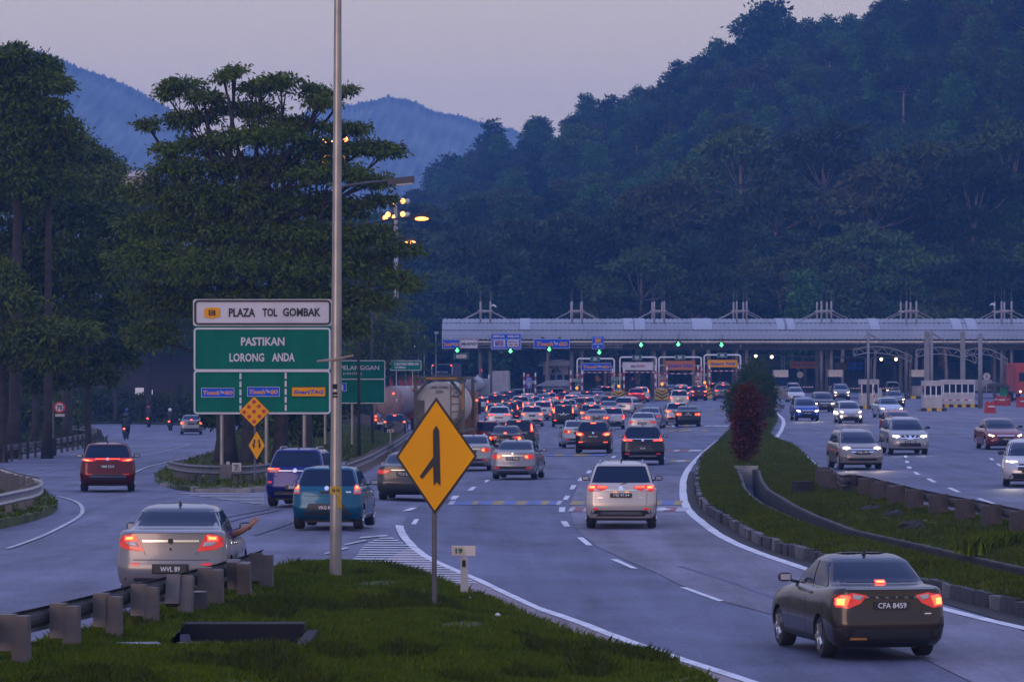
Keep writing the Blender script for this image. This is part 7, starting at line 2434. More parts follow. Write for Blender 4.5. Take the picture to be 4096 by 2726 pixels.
# reverse sides of the opposite portals
def rportal(lab, x0, x1, yt, panels, lamps_=()):
    t = thing('lane_portal', lab, 'portal', (TX((x0 + x1) / 2), DT + 10, 0))
    b = Board(t, DT + 10)
    q = lambda x, y: (b.X(x), 0, b.Z(y))
    MB().tube([q(x0, 1590), q(x0, yt + 6), q(x0 + 6, yt), q(x1 - 6, yt), q(x1, yt + 6), q(x1, 1590)], .07, 8).obj('pipe_frame', M['galv'], t, True)
    for X0, Y0, X1, Y1, m_, tx in panels:
        p = b.rect('panel', X0, Y0, X1, Y1, M[m_], 1, .05)
        if tx:
            b.text(tx, X0 + 8, Y0 + 8, X1 - 8, Y1 - 9, M['text_blue'], 2, p, .04)
    for x, y in lamps_:
        MB().ball(q(x, y), .17).obj('lamp_glass', M['lit_head'], t, True)
rportal('grey portal with a dark panel and two lamps right of the yellow sign', 3000, 3126, 1419, [(3001, 1437, 3116, 1465, 'dark_steel', None), (3034, 1411, 3072, 1427, 'sign_green', None)], ((3023, 1423), (3087, 1427)))
rportal('grey portal with the back of a yellow sign', 3138, 3290, 1424, [(3161, 1444, 3280, 1472, 'sign_orange', 'GATtramS')])
rportal('grey portal with dim white and blue panels', 3318, 3461, 1428, [(3340, 1449, 3388, 1478, 'galv_dull', None), (3389, 1449, 3450, 1459, 'sign_blue', None), (3389, 1465, 3450, 1477, 'sign_blue', None)])
rportal('grey portal with green bar and two lamps by the right booths', 3485, 3620, 1429, [(3520, 1425, 3592, 1432, 'net_green', None)], ((3525, 1436), (3584, 1436)))
# booths of the opposite side
def booth(lab, px0, px1, ytop, ybot, d, kerbs=True, wide=False):
    s = F / d
    cx = (px0 + px1) / 2
    X = (cx - CX) / s
    t = thing('toll_booth', lab, 'toll booth', (X, d, hz(X, d)))
    W_ = (px1 - px0) / s
    Hh = HC + (HY - ytop) / s - hz(X, d)
    D_ = 2.6
    MB().box((0, 0, Hh * .24 + .2), (W_, D_, Hh * .44)).obj('lower_wall', M['offwhite'], t)
    MB().box((0, 0, Hh * .92), (W_ + .06, D_ + .1, Hh * .17)).obj('roof', M['offwhite'], t)
    MB().box((0, 0, Hh * .66), (W_ - .1, D_ - .1, Hh * .38)).obj('window', M['glass'], t)
    n_ = 4 if not wide else 6
    for k in range(n_):
        x = -W_ / 2 + .05 + (W_ - .1) * k / (n_ - 1)
        MB().box((x, -D_ / 2 + .02, Hh * .65), (.09 if k not in (0, n_ - 1) else .07, .1, Hh * .38)).obj('window_post', M['white'], t)
    if kerbs:
        n_ = 5 if not wide else 9
        for k in range(n_):
            MB().box((-W_ / 2 - .3 + (W_ + .6) * (k + .5) / n_, -D_ / 2 - .45, .12), ((W_ + .6) / n_, .55, .3)).obj('kerb_block', M['hazard_yellow' if k % 2 else 'black'], t)
        MB().box((0, .3, .1), (W_ + .6, D_ + 1, .22)).obj('island_base', M['concrete'], t)
    return t
booth('white toll booth with a glazed door on the opposite side, left one', 3440, 3510, 1517, 1640, 372)
booth('white toll booth with a glazed door on the opposite side, right one', 3692, 3763, 1522, 1652, 356)
booth('white control building with a row of dark windows', 3766, 3893, 1518, 1632, 385, True, True)
# light poles with arched trusses
def truss(lab, px, ytop, ybase, a0, a1, yl, yr, ymid, drop, d, tw=1.0):
    s = F / d
    X = (px - CX) / s
    t = thing('canopy_frame', lab, 'canopy frame', (X, d, hz(X, d)))
    q = lambda x, y: Vector(((x - px) / s, 0, HC + (HY - y) / s - hz(X, d)))
    MB().tube([q(px, ybase), q(px, ytop)], .12 * tw, 12).obj('pole', M['column'], t, True)
    topc, botc = [], []
    for k in range(11):
        u = k / 10
        x = a0 + (a1 - a0) * u
        y = (1 - u) * yl + u * yr - (4 * u * (1 - u)) * ((yl + yr) / 2 - ymid)
        topc.append(q(x, y))
        botc.append(q(x + (3 if k == 0 else -3 if k == 10 else 0), y + drop * (1 - .1 * abs(2 * u - 1))))
    m2 = MB()
    m2.tube(topc, .05, 6)
    m2.tube(botc, .045, 6)
    for k in range(10):
        m2.tube([topc[k], botc[k + 1]] if k % 2 else [botc[k], topc[k + 1]], .03, 5)
    m2.tube([topc[0], botc[0]], .04, 5)
    m2.tube([topc[-1], botc[-1]], .04, 5)
    m2.obj('truss', M['column'], t)
    for i in (0, 2, 6, 8):
        MB().tube([q(px, ytop + 6), topc[i]], .022, 4).obj('stay', M['galv_dull'], t)
truss('left steel pole with an arched truss and stays before the toll roof', 3473, 1326, 1640, 3412, 3648, 1399, 1425, 1387, 26, 368)
truss('middle steel pole with an arched truss and stays before the toll roof', 3727, 1323, 1642, 3664, 3906, 1402, 1428, 1390, 28, 362)
truss('right steel pole with a faint arched truss beside the control building', 3921, 1333, 1632, 3860, 4030, 1405, 1436, 1394, 24, 374, 1.6)
for i, px in enumerate((3760, 3908)):
    X = (px - CX) / (F / 380)
    t = thing('pillar', '%s broad grey pillar beside the control building' % ('left', 'right')[i], 'pillar', (X, 392, hz(X, 392)))
    MB().box((0, 0, 3.4), (.42 if i else .46, .42, 6.9)).obj('shaft', M['column'], t)
    MB().box((0, 0, .12), (.8, .8, .26)).obj('foot', M['concrete'], t)
# boom barriers, round sign, red barriers, canopy roof, green net
def boom(lab, x0, x1, y, d, m2='white', stand=None):
    s = F / d
    t = thing('boom_barrier', lab, 'barrier', ((x0 - CX) / s, d, hz((x0 - CX) / s, d)))
    z = HC + (HY - y) / s - t.location.z
    n_ = 9
    for k in range(n_):
        a, c = (x1 - x0) / s * k / n_, (x1 - x0) / s * (k + 1) / n_
        MB().box(((a + c) / 2, 0, z), (c - a, .06, .09)).obj('boom_band', M['sign_red' if k % 2 else 'white'], t)
    MB().box((0, 0, z / 2), (.35, .35, z + .1)).obj('cabinet', M['offwhite'], t)
boom('lowered red and white boom before the control building', 3746, 3888, 1599, 360)
boom('boom barrier across the lane behind the white sedan', 3200, 3252, 1547, 462)
boom('boom barrier left of the left opposite booth', 3392, 3438, 1552, 462)
boom('boom barrier between the left booth and the columns', 3520, 3570, 1552, 462)
t = thing('boom_barrier', 'raised red and white boom at the left opposite booth', 'barrier', at(3500, 1600, 370))
for k in range(8):
    MB().box((-.02 * k, 0, -.6 + k * .32), (.07, .06, .32)).obj('boom_band', M['sign_red' if k % 2 else 'white'], t)
t, b = sign('round_sign', 'pale round sign on a post right of the control building', 3947, 1640, 378)
b.poly('disc', [(3947 + 15 * math.cos(k * .35), 1505 + 15 * math.sin(k * .35)) for k in range(18)], M['offwhite'], 0, .03)
b.rect('bar', 3945, 1496, 3949, 1514, M['galv_dull'], 1)
b.pole('post', 3947, 1515, 1640, 3, M['galv'])
t, b = sign('round_sign', 'pale round mirror between the columns of the opposite lanes', 3200, 1590, DT + 4)
b.poly('disc', [(3200 + 13 * math.cos(k * .35), 1498 + 13 * math.sin(k * .35)) for k in range(18)], M['galv'], 0, .03)
b.pole('post', 3200, 1510, 1590, 3.5, M['galv_dull'])
t = thing('shelter', 'arched dark shelter with a green net at the right toll lanes', 'shelter', at(3980, 1610, 400))
s = F / 400
pts = [((x - 3980) / s, HC + (HY - y) / s - t.location.z) for x, y in ((3925, 1552), (3945, 1534), (3985, 1528), (4020, 1536), (4040, 1552), (4030, 1552), (3985, 1540), (3950, 1545), (3935, 1553))]
MB().prism(list(reversed(pts)), -2, 2).obj('roof', M['dark_steel'], t)
MB().box(((3960 - 3980) / s - 1.0, .5, HC + (HY - 1540) / s - t.location.z), (2.2, 3, 1.0)).obj('side_roof', M['roof'], t)
MB().box(((4008 - 3980) / s, -1.5, HC + (HY - 1568) / s - t.location.z), (.65, .1, .9)).obj('net', M['net_green'], t)
for x in (-1.2, 1.2):
    MB().tube([(x, 0, -.3), (x, 0, 1.4)], .05, 6).obj('post', M['galv_dull'], t)
for i, (px, py) in enumerate(((3960, 1652), (3995, 1620), (4010, 1622), (4025, 1620), (4085, 1628))):
    p = G(px, py)
    t = thing('water_barrier', 'red plastic road barrier, %s from the left, near the right shelter' % ('first', 'second', 'third', 'fourth', 'fifth')[i], 'barrier', p, random.uniform(-.8, .8), 'red plastic barriers at the right lanes')
    MB().prism([(-.45, 0), (.45, 0), (.40, .3), (.36, .85), (-.36, .85), (-.40, .3)], -.22, .22).obj('shell', M['barrier_red'], t)
    MB().box((0, -.23, .55), (.6, .02, .10)).obj('white_band', M['white'], t)
    for k in (-1, 1):
        MB().box((k * .22, 0, .9), (.12, .3, .1)).obj('lug', M['barrier_red'], t)
# kerb blocks by the white sedan and columns
for i, (px, py) in enumerate(((3130, 1582), (3522, 1588), (3652, 1594), (4040, 1602))):
    p = G(px, py)
    t = thing('kerb_block', '%s yellow and black kerb block row from the left at the opposite columns' % ('first', 'second', 'third', 'fourth')[i], 'kerb', p)
    for k in range(3):
        MB().box((k * .55 - .55, 0, .15), (.55, .5, .3)).obj('block', M['hazard_yellow' if k == 1 else 'black'], t)
for i, (px, py, d) in enumerate(((3096, 1500, 455), (3315, 1500, 462), (3650, 1505, 462))):
    X = (px + 40 - CX) / F * d
    t = thing('toll_booth', '%s opposite lane booth half hidden behind columns' % ('first', 'second', 'third')[i], 'toll booth', (X, d + 6, hz(X, d)))
    MB().box((0, 0, .7), (1.3, 2.6, 1.4)).obj('lower_wall', M['concrete'], t)
    MB().box((0, 0, 1.9), (1.25, 2.5, 1.0)).obj('window', M['glass'], t)
    MB().box((0, 0, 2.75), (1.5, 2.9, .75)).obj('roof', M['tank'], t)

# litter at the foot of the merge sign
for i, (px, py) in enumerate(((1722, 2436), (1728, 2420), (1737, 2465), (1880, 2430), (1990, 2498))):
    p = G(px, py)
    o = MB().ball((0, 0, 0), (.045, .05, .03), 7, 5).obj('litter', M['litter'])
    for v_ in o.data.vertices:
        v_.co += Vector((random.gauss(0, .007), random.gauss(0, .007), random.gauss(0, .007)))
    o.location = (p.x, p.y, p.z + .16)
    tag(o, 'crumpled white scrap, %s of five, in the grass by the merge sign' % ('first', 'second', 'third', 'fourth', 'fifth')[i], 'litter', 'white scraps in the grass')
# stump and stones
p = G(765, 2468)
t = thing('tree_stump', 'brown cut tree stump beside the bent guard rail', 'stump', p)
MB().lathe([(.33, -.1), (.27, .12), (.25, .38), (.001, .40)], 14).obj('trunk', M['bark'], t, True)
MB().lathe([(.24, .395), (.001, .41)], 14).obj('cut_face', M['bark_pale'], t)
for k in range(5):
    MB().tube([(.2 * math.cos(k * 1.25), .2 * math.sin(k * 1.25), .12), (.5 * math.cos(k * 1.25), .5 * math.sin(k * 1.25), -.05)], [.09, .04], 6).obj('root', M['bark'], t, True)
for i, (px, py, c) in enumerate(((3220, 1958, 'concrete_dark'), (3490, 2050, 'rust'), (3650, 2120, 'frame_orange'), (3575, 2072, 'rust'))):
    p = G(px, py, .3)
    o = MB().ball((0, 0, 0), (.32, .3, .18), 10, 7).obj('stone', M['concrete_dark'])
    for v_ in o.data.vertices:
        v_.co *= random.uniform(.8, 1.15)
    o.location = (p.x, p.y, hz(p.x, p.y) + .35)
    tag(o, 'dark earthy lump, %s from the left, in the right median grass' % ('first', 'second', 'third', 'fourth')[i], 'stone', 'dark lumps in the median grass')
# red cone-like hydrant rail end block
p = G(3212, 1962, .4)
t = thing('rail_anchor', 'dark concrete block anchoring the near end of the right guard rail', 'concrete block', (p.x, p.y, hz(p.x, p.y) + .2))
MB().box((0, 0, .25), (.5, .5, .5), Matrix.Rotation(.4, 3, 'Z')).obj('block', M['concrete_dark'], t)
# lights and a shop front glimpsed between the trunks at left
t = thing('building', 'dim building with lit windows glimpsed between the tree trunks at left', 'building', at(430, 1650, 386))
s = F / 386
MB().box((0, 3, 2.6), (20, 5, 5.2)).obj('wall', M['black'], t)
for px, py, w, h, m_ in ((316, 1600, 20, 34, 'lit_window'), (380, 1600, 12, 20, 'lit_blue'), (402, 1604, 16, 22, 'lit_window'), (430, 1608, 12, 8, 'lit_blue'), (556, 1564, 34, 28, 'lit_window'), (602, 1568, 14, 20, 'lit_window'), (395, 1635, 36, 3, 'lit_blue'), (316, 1636, 20, 3, 'lit_blue')):
    q = at(px, py, 386) - t.location
    MB().box((q.x, .48, q.z), (w / s, .06, h / s)).obj('window', M[m_], t)
# white roof edge peeping out between the trees
t = thing('building', 'pale flat roof peeping out between the two big trees', 'building', at(490, 1000, 420))
MB().box((0, 0, 7.2), (5.2, 4, .5)).obj('roof', M['sign_white'], t)
MB().box((0, .3, 3.5), (4.8, 3.4, 7.2)).obj('wall', M['offwhite'], t)
t.location.z = at(490, 688, 420).z - 7.45
# ================================================================== hills, forest, trees, haze
D2S = 4096 / 2356
def ridge_z(xd, table):
    return float(np.interp(xd, [p[0] for p in table], [p[1] for p in table]))
RIDGE = [(700, 690), (880, 640), (960, 585), (1000, 540), (1060, 500), (1130, 465), (1200, 430), (1290, 398), (1340, 375), (1430, 335), (1500, 302), (1560, 270), (1640, 240), (1720, 215), (1830, 190), (1950, 150), (2100, 85), (2356, -40), (2800, -180)]
def R_of(xd):
    return float(np.interp(xd, [800, 1000, 1500, 2356], [1150, 1080, 980, 930]))
Y0 = 545.0
def hill_h(x, y):
    """height of the right-hand hill"""
    xd = 1178 + x / max(y, 1) * F / D2S
    R = R_of(xd)
    zr = HC + (824 - ridge_z(xd, RIDGE)) / (F / D2S) * R
    t = clamp((y - Y0) / (R - Y0), 0, 1.3)
    base = -1.2
    b = .0 if t <= 0 else (zr - base) * (0.90 * t ** 0.95 + .10 * t) if t <= 1 else (zr - base) * (1 - (t - 1) * .8)
    wob = (math.sin(x * .035 + y * .021) * 2.2 + math.sin(x * .083 - y * .043) * 1.2) * clamp(t * 4) * clamp((1.02 - t) * 5)
    return base + b + wob
xs = np.arange(-150, 330, 9.0)
ys = np.arange(535, 1230, 9.0)
v = [(x, y, hill_h(x, y)) for y in ys for x in xs]
n_ = len(xs)
f = [(j * n_ + i, j * n_ + i + 1, (j + 1) * n_ + i + 1, (j + 1) * n_ + i) for j in range(len(ys) - 1) for i in range(n_ - 1)]
link('hill', mesh('hill', v, f, M['hill'], True), kind='structure')

# far mountains: the outline has its own distance, slope and forest bumps
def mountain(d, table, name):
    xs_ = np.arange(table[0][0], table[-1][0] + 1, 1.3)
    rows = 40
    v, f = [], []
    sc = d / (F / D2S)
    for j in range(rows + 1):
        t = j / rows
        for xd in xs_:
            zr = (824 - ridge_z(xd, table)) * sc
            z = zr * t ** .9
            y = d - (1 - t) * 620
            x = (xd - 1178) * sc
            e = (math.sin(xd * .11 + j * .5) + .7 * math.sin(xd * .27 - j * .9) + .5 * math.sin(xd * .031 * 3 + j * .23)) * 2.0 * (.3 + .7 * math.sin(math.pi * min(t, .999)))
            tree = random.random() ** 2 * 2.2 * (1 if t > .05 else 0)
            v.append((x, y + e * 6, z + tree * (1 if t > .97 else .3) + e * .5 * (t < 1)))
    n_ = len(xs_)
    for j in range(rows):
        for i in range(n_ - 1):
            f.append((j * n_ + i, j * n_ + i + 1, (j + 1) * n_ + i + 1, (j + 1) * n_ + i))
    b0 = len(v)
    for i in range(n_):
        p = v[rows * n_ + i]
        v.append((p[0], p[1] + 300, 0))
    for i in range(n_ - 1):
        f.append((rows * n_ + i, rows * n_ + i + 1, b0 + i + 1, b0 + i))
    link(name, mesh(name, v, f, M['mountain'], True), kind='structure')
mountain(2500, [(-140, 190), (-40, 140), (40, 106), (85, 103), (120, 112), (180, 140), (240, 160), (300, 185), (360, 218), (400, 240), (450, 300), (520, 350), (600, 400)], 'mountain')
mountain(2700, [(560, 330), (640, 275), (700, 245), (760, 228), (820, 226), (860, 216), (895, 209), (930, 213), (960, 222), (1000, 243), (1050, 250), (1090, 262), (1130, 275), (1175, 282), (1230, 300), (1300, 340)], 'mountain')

# ------------------------------------------------------------------ leaf clusters
def leaf_cloud(centers, dirs, ln, wd, droop):
    """one bent four-sided leaf per centre"""
    N = len(centers)
    a = rng.normal(0, 1, (N, 3)) + dirs * 1.3
    a[:, 2] -= droop
    a /= np.linalg.norm(a, axis=1, keepdims=True) + 1e-9
    r = rng.normal(0, 1, (N, 3))
    s = np.cross(a, r)
    s /= np.linalg.norm(s, axis=1, keepdims=True) + 1e-9
    L_ = ln * rng.uniform(.6, 1.4, N)[:, None]
    W_ = wd * rng.uniform(.6, 1.4, N)[:, None]
    m = centers + a * L_ * .5
    return np.stack([centers, m + s * W_ * .5, centers + a * L_, m - s * W_ * .5], 1).reshape(-1, 3)

def pad_points(pad, ncl, per, spread):
    """clusters near the shell of an ellipsoid, thinner below"""
    cx, cy, cz, rx, ry, rz = pad
    u = rng.normal(0, 1, (ncl, 3))
    u /= np.linalg.norm(u, axis=1, keepdims=True)
    u[:, 2] = np.where((u[:, 2] < -.25) & (rng.uniform(0, 1, ncl) < .55), -u[:, 2], u[:, 2])
    rad = rng.uniform(0, 1, ncl) ** .38
    rough = 1 + .16 * np.sin(u[:, 0] * 7 + cx) + .14 * np.sin(u[:, 1] * 8 + cz) + .12 * np.sin(u[:, 2] * 9)
    c = np.array([cx, cy, cz]) + u * (rad * rough)[:, None] * np.array([rx, ry, rz])
    C = np.repeat(c, per, 0)
    U = np.repeat(u, per, 0)
    C = C + rng.normal(0, 1, C.shape) * spread * np.array([1, 1, .45])
    return C, U, c

def tree_from_pads(name, label, cat, base, pads, leafm, barkm, trunk_r, trunk_h, ncl, per, spread, ln, wd, droop, group=None, limbs=True, lean=0, trunks=None):
    t = thing(name, label, cat, base, 0, group)
    tr = MB()
    tops = []
    for (tx, ty, r, h) in (trunks or [(0, 0, trunk_r, trunk_h)]):
        pts = [Vector((tx, ty, -.3)), Vector((tx + .05, ty, h * .12)), Vector((tx + lean * .3, ty + .1, h * .5)), Vector((tx + lean, ty, h))]
        pts = [q_ + Vector((.022 * q_.z * math.sin(tx * 9 + 1), 0, 0)) for q_ in pts]
        tr.tube(pts, [r * 1.6, r * 1.05, r * .85, r * .55], 12)
        tops.append((pts, r))
    V = []
    vol = [p[3] * p[4] + p[3] * p[5] for p in pads]
    tot = sum(vol)
    for k, p in enumerate(pads):
        n_ = max(4, int(ncl * vol[k] / tot))
        C, U, c = pad_points(p, n_, per, spread)
        V.append(leaf_cloud(C, U, ln, wd, droop))
        if limbs:
            pts, r = tops[k % len(tops)]
            zz_ = min(max(p[2] - p[5] * 1.3, pts[1].z + .5), pts[-1].z)
            u = clamp((zz_ - pts[1].z) / max(.1, pts[-1].z - pts[1].z))
            st = pts[1].lerp(pts[-1], u)
            en = Vector(p[:3]) - Vector((0, 0, p[5] * .3))
            mid = st.lerp(en, .5) + Vector((0, 0, -.08 * (en - st).length))
            rr = r * .38
            tr.tube([st, mid, en], [rr, rr * .7, rr * .3], 7)
            for j in range(5):
                q = Vector(c[rng.integers(len(c))])
                tr.tube([mid.lerp(en, .5 + .1 * j), (mid.lerp(en, .8) + q) / 2 + Vector((0, 0, .1)), q], [rr * .3, rr * .18, .015], 5)
    tr.obj('trunk', barkm, t, True)
    np_mesh('crown', np.concatenate(V), 4, leafm, t)
    return t

# ------------------------------------------------------------------ the big trees on the left
def dpads(base, d, lst, depth=.8):
    """pads measured on the photograph (2356 px wide): x, y, half width, half height [, depth offset, depth radius]"""
    s = (F / D2S) / d
    out = []
    for q in lst:
        x, y, rx_, rz_ = q[:4]
        dy = q[4] if len(q) > 4 else random.uniform(-1.2, 1.2)
        ry_ = q[5] if len(q) > 5 else max(1.2, rx_ / s * depth)
        out.append(((x - 1178) / s - base[0], dy, HC + (824 - y) / s - base[2], rx_ / s, ry_, rz_ / s))
    return out
# central big tree
d = 190.0
bx = (600 - 1178) / (F / D2S) * d
base = Vector((bx, d, hz(bx, d)))
C1 = [(545, 165, 26, 14), (520, 185, 22, 14), (420, 195, 60, 22), (380, 215, 35, 18), (470, 225, 60, 24), (600, 205, 70, 28), (650, 190, 55, 22), (720, 215, 60, 26), (745, 240, 50, 20), (800, 208, 22, 10),
      (560, 250, 120, 30), (430, 275, 90, 26), (340, 288, 32, 14), (660, 285, 110, 26), (620, 320, 170, 34), (470, 335, 90, 30), (800, 300, 60, 16), (840, 340, 75, 20), (890, 345, 42, 16), (735, 350, 90, 28),
      (390, 345, 34, 14), (430, 390, 110, 30), (600, 390, 160, 40), (760, 405, 110, 30), (860, 420, 55, 16), (350, 440, 75, 40), (500, 460, 170, 50), (680, 470, 140, 45), (800, 480, 70, 30), (880, 460, 35, 12),
      (400, 520, 120, 50), (580, 540, 170, 50), (740, 550, 120, 40), (850, 545, 80, 22), (920, 575, 50, 16), (350, 600, 90, 50), (500, 620, 150, 45), (680, 620, 140, 45), (820, 610, 90, 28), (900, 640, 60, 18), (930, 655, 40, 12),
      (380, 690, 90, 50), (480, 700, 120, 40), (640, 690, 150, 40), (790, 690, 90, 36), (870, 700, 40, 14), (350, 770, 60, 40), (740, 740, 80, 34), (810, 760, 40, 26)]
tree_from_pads('big_tree', 'broad layered tree behind the big green sign, its crown crossing the tall pole', 'tree', base, dpads(base, d, [(a_, b_, c_ * (.76 if i_ < 15 else .9 if i_ < 30 else 1), e_ * (.6 if i_ < 15 else .78 if i_ < 30 else .92)) for i_, (a_, b_, c_, e_) in enumerate(C1)], .75), M['leaf'], M['bark'], .5, 11.5, 10500, 11, .19, .22, .085, .9,
               trunks=[(-1.6, .4, .42, 11), (-.5, -.3, .36, 12), (.8, .6, .30, 11), (2.0, .2, .24, 9)])
# left edge trees
def ltree(label, d, cx, lst, trunks, leafm='leaf', ncl=3600, bark='bark', per=15, sp=.24, ln=.28, wd=.105):
    bx = (cx - 1178) / (F / D2S) * d
    base = Vector((bx, d, hz(bx, d)))
    return tree_from_pads('big_tree', label, 'tree', base, dpads(base, d, lst, .8), M[leafm], M[bark], .4, 10, ncl, per, sp, ln, wd, .8, trunks=trunks, group=None)
ltree('tallest dark tree at the left picture edge', 215, 30, [(30, 130, 42, 20), (95, 150, 32, 18), (10, 180, 66, 34), (100, 190, 42, 22), (140, 200, 20, 10), (30, 240, 86, 36), (115, 250, 30, 16), (40, 300, 96, 40), (20, 360, 110, 50), (120, 330, 60, 40), (150, 290, 25, 18), (-20, 250, 60, 60), (60, 420, 120, 40)],
      [(0, 0, .3, 18), (1.6, 1, .22, 16)], 'leaf', 3400)
ltree('rounded bright tree right of the tallest left tree', 260, 150, [(180, 325, 34, 16), (150, 350, 60, 22), (205, 358, 40, 20), (230, 380, 45, 26), (170, 395, 90, 32), (240, 420, 40, 24), (120, 420, 90, 40), (200, 460, 90, 40), (270, 455, 40, 22)],
      [(0, 0, .25, 13), (-2, 1, .2, 13)], 'leaf_bright', 2600)
ltree('wide dark tree filling the left edge above the guard rail', 225, 90, [(60, 480, 120, 45), (170, 500, 110, 40), (240, 540, 80, 40), (40, 560, 120, 50), (160, 590, 120, 45), (270, 600, 60, 40), (80, 650, 130, 45), (210, 660, 90, 45), (30, 720, 100, 40), (140, 735, 120, 40), (250, 730, 70, 40), (300, 690, 50, 40), (320, 540, 60, 50), (40, 820, 90, 40), (150, 825, 100, 36), (260, 815, 60, 36), (90, 880, 80, 26), (210, 870, 60, 24)],
      [(-1.7, 0, .17, 11), (.5, .6, .22, 11), (2.6, -.4, .15, 10)], 'leaf_dark', 3600)
ltree('yellow green branchy tree low at the left edge', 205, 30, [(20, 690, 70, 22), (90, 760, 110, 20), (170, 770, 60, 14), (30, 800, 80, 26), (110, 830, 70, 18), (0, 640, 40, 30)],
      [(-.6, 0, .26, 5)], 'leaf_bright', 1500, sp=.2, ln=.3, wd=.1)
ltree('dark tree between the left trees and the big tree', 378, 340, [(300, 480, 70, 40), (350, 520, 80, 50), (300, 600, 90, 50), (390, 640, 90, 60), (320, 720, 90, 50), (420, 760, 80, 40), (260, 800, 80, 30)],
      [(0, 0, .26, 12), (2.3, .5, .16, 12), (-2.9, .5, .2, 12)], 'leaf_dark', 3000)
ltree('dark backing tree behind the trunk of the big tree', 390, 560, [(460, 560, 130, 60), (600, 600, 150, 60), (700, 640, 110, 60), (440, 680, 120, 60), (560, 740, 150, 60), (680, 760, 110, 60), (480, 820, 120, 50), (780, 800, 60, 50)],
      [(-4.6, 0, .2, 12), (0, 0, .28, 14), (3.1, 0, .18, 12), (7, 1, .2, 10)], 'leaf_dark', 3400)
ltree('dark backing trees behind the left ramp', 405, 200, [(60, 640, 130, 70), (200, 660, 130, 70), (330, 680, 110, 70), (60, 780, 130, 60), (200, 800, 130, 60), (330, 820, 110, 60), (-60, 720, 100, 90)],
      [(-8, 0, .2, 10), (-3.2, 0, .26, 10), (.6, 0, .18, 12), (4.9, 0, .24, 10), (8, 0, .15, 10)], 'leaf_dark', 3400)
# understory shrubs that close the view between the trunks
for i, (cx, cy, rx_, rz_, d, lab) in enumerate(((80, 950, 110, 45, 300, 'low dark shrub behind the far left guard rail'), (240, 930, 90, 40, 385, 'low dark shrub beyond the motorcycles'), (400, 945, 90, 40, 380, 'low dark shrub left of the far silver sedan'),
        (560, 930, 90, 55, 230, 'dark shrub behind the posts of the big green sign'), (690, 960, 70, 40, 215, 'dark shrub right of the big tree trunks'), (780, 900, 50, 60, 260, 'dark bush behind the PELANGGAN sign'))):
    bx = (cx - 1178) / (F / D2S) * d
    base = Vector((bx, d, hz(bx, d)))
    tree_from_pads('shrub', lab, 'shrub', base, dpads(base, d, [(cx, cy, rx_, rz_), (cx - rx_ * .5, cy + 10, rx_ * .6, rz_ * .9), (cx + rx_ * .5, cy + 8, rx_ * .6, rz_ * .8)], .6), M['leaf_dark'], M['bark'], .08, 1.2, 620, 9, .22, .34, .14, .5)
# loose trees right of the tall pole, in front of the hill
for i, (cx, base_y, d, lst, lm, lab) in enumerate((
        (860, 960, 330, [(850, 560, 60, 26), (830, 640, 60, 30), (880, 700, 45, 22), (860, 760, 60, 30), (900, 790, 40, 24), (850, 820, 60, 30)], 'leaf', 'slender pale tree right of the tall pole'),
        (930, 960, 420, [(905, 720, 40, 20), (940, 760, 40, 22), (900, 800, 50, 24), (960, 800, 36, 20), (920, 850, 60, 24)], 'leaf_bright', 'yellowish bush tree behind the rest area sign'))):
    bx = (cx - 1178) / (F / D2S) * d
    base = Vector((bx, d, hz(bx, d)))
    tree_from_pads('slender_tree', lab, 'tree', base, dpads(base, d, lst, .8), M[lm], M['bark_pale'], .16, 9, 900, 9, .25, .36, .13, .4)

# ------------------------------------------------------------------ shrubs on the right median
for px, ybase, h, w, mt, lab, n_ in ((2985, 1868, 3.0, .46, 'shrub_red', 'narrow dark red shrub at the tip of the median drain', 900),
        (2968, 1722, 2.7, 1.15, 'shrub_green', 'round green bush left of the median behind the red shrub', 800), (3050, 1704, 3.2, 1.25, 'shrub_green', 'tall green bush on the median right of the red shrub', 900),
        (3000, 1660, 3.6, 1.1, 'shrub_green', 'dark green bush standing tallest on the far median', 900), (3035, 1640, 4.0, 1.2, 'shrub_green', 'farthest green bush on the median before the toll booths', 900),
        (3012, 1724, 2.3, 1.0, 'shrub_red', 'reddish bush among the green ones on the median', 500)):
    p = G(px, ybase, .25)
    p.z = hz(p.x, p.y) + .25
    pads = [(random.uniform(-.15, .15) * w, random.uniform(-.3, .3), h * (.25 + .62 * k / 5), w * (1.0 - .12 * abs(k - 2.6)), w * (1.0 - .12 * abs(k - 2.6)), h * .17) for k in range(6)]
    tree_from_pads('shrub', lab, 'shrub', p, pads, M[mt], M['bark'], .06, h * .6, n_, 10, .11, .17, .07, .1)
    if mt == 'shrub_red' and px == 2985:
        blades('dry_tuft', np.array([(p.x + random.gauss(0, .3), p.y + random.gauss(0, .5), p.z) for _ in range(140)]), .12, .32, .012, M['blade_dry'], 4, kind='stuff')

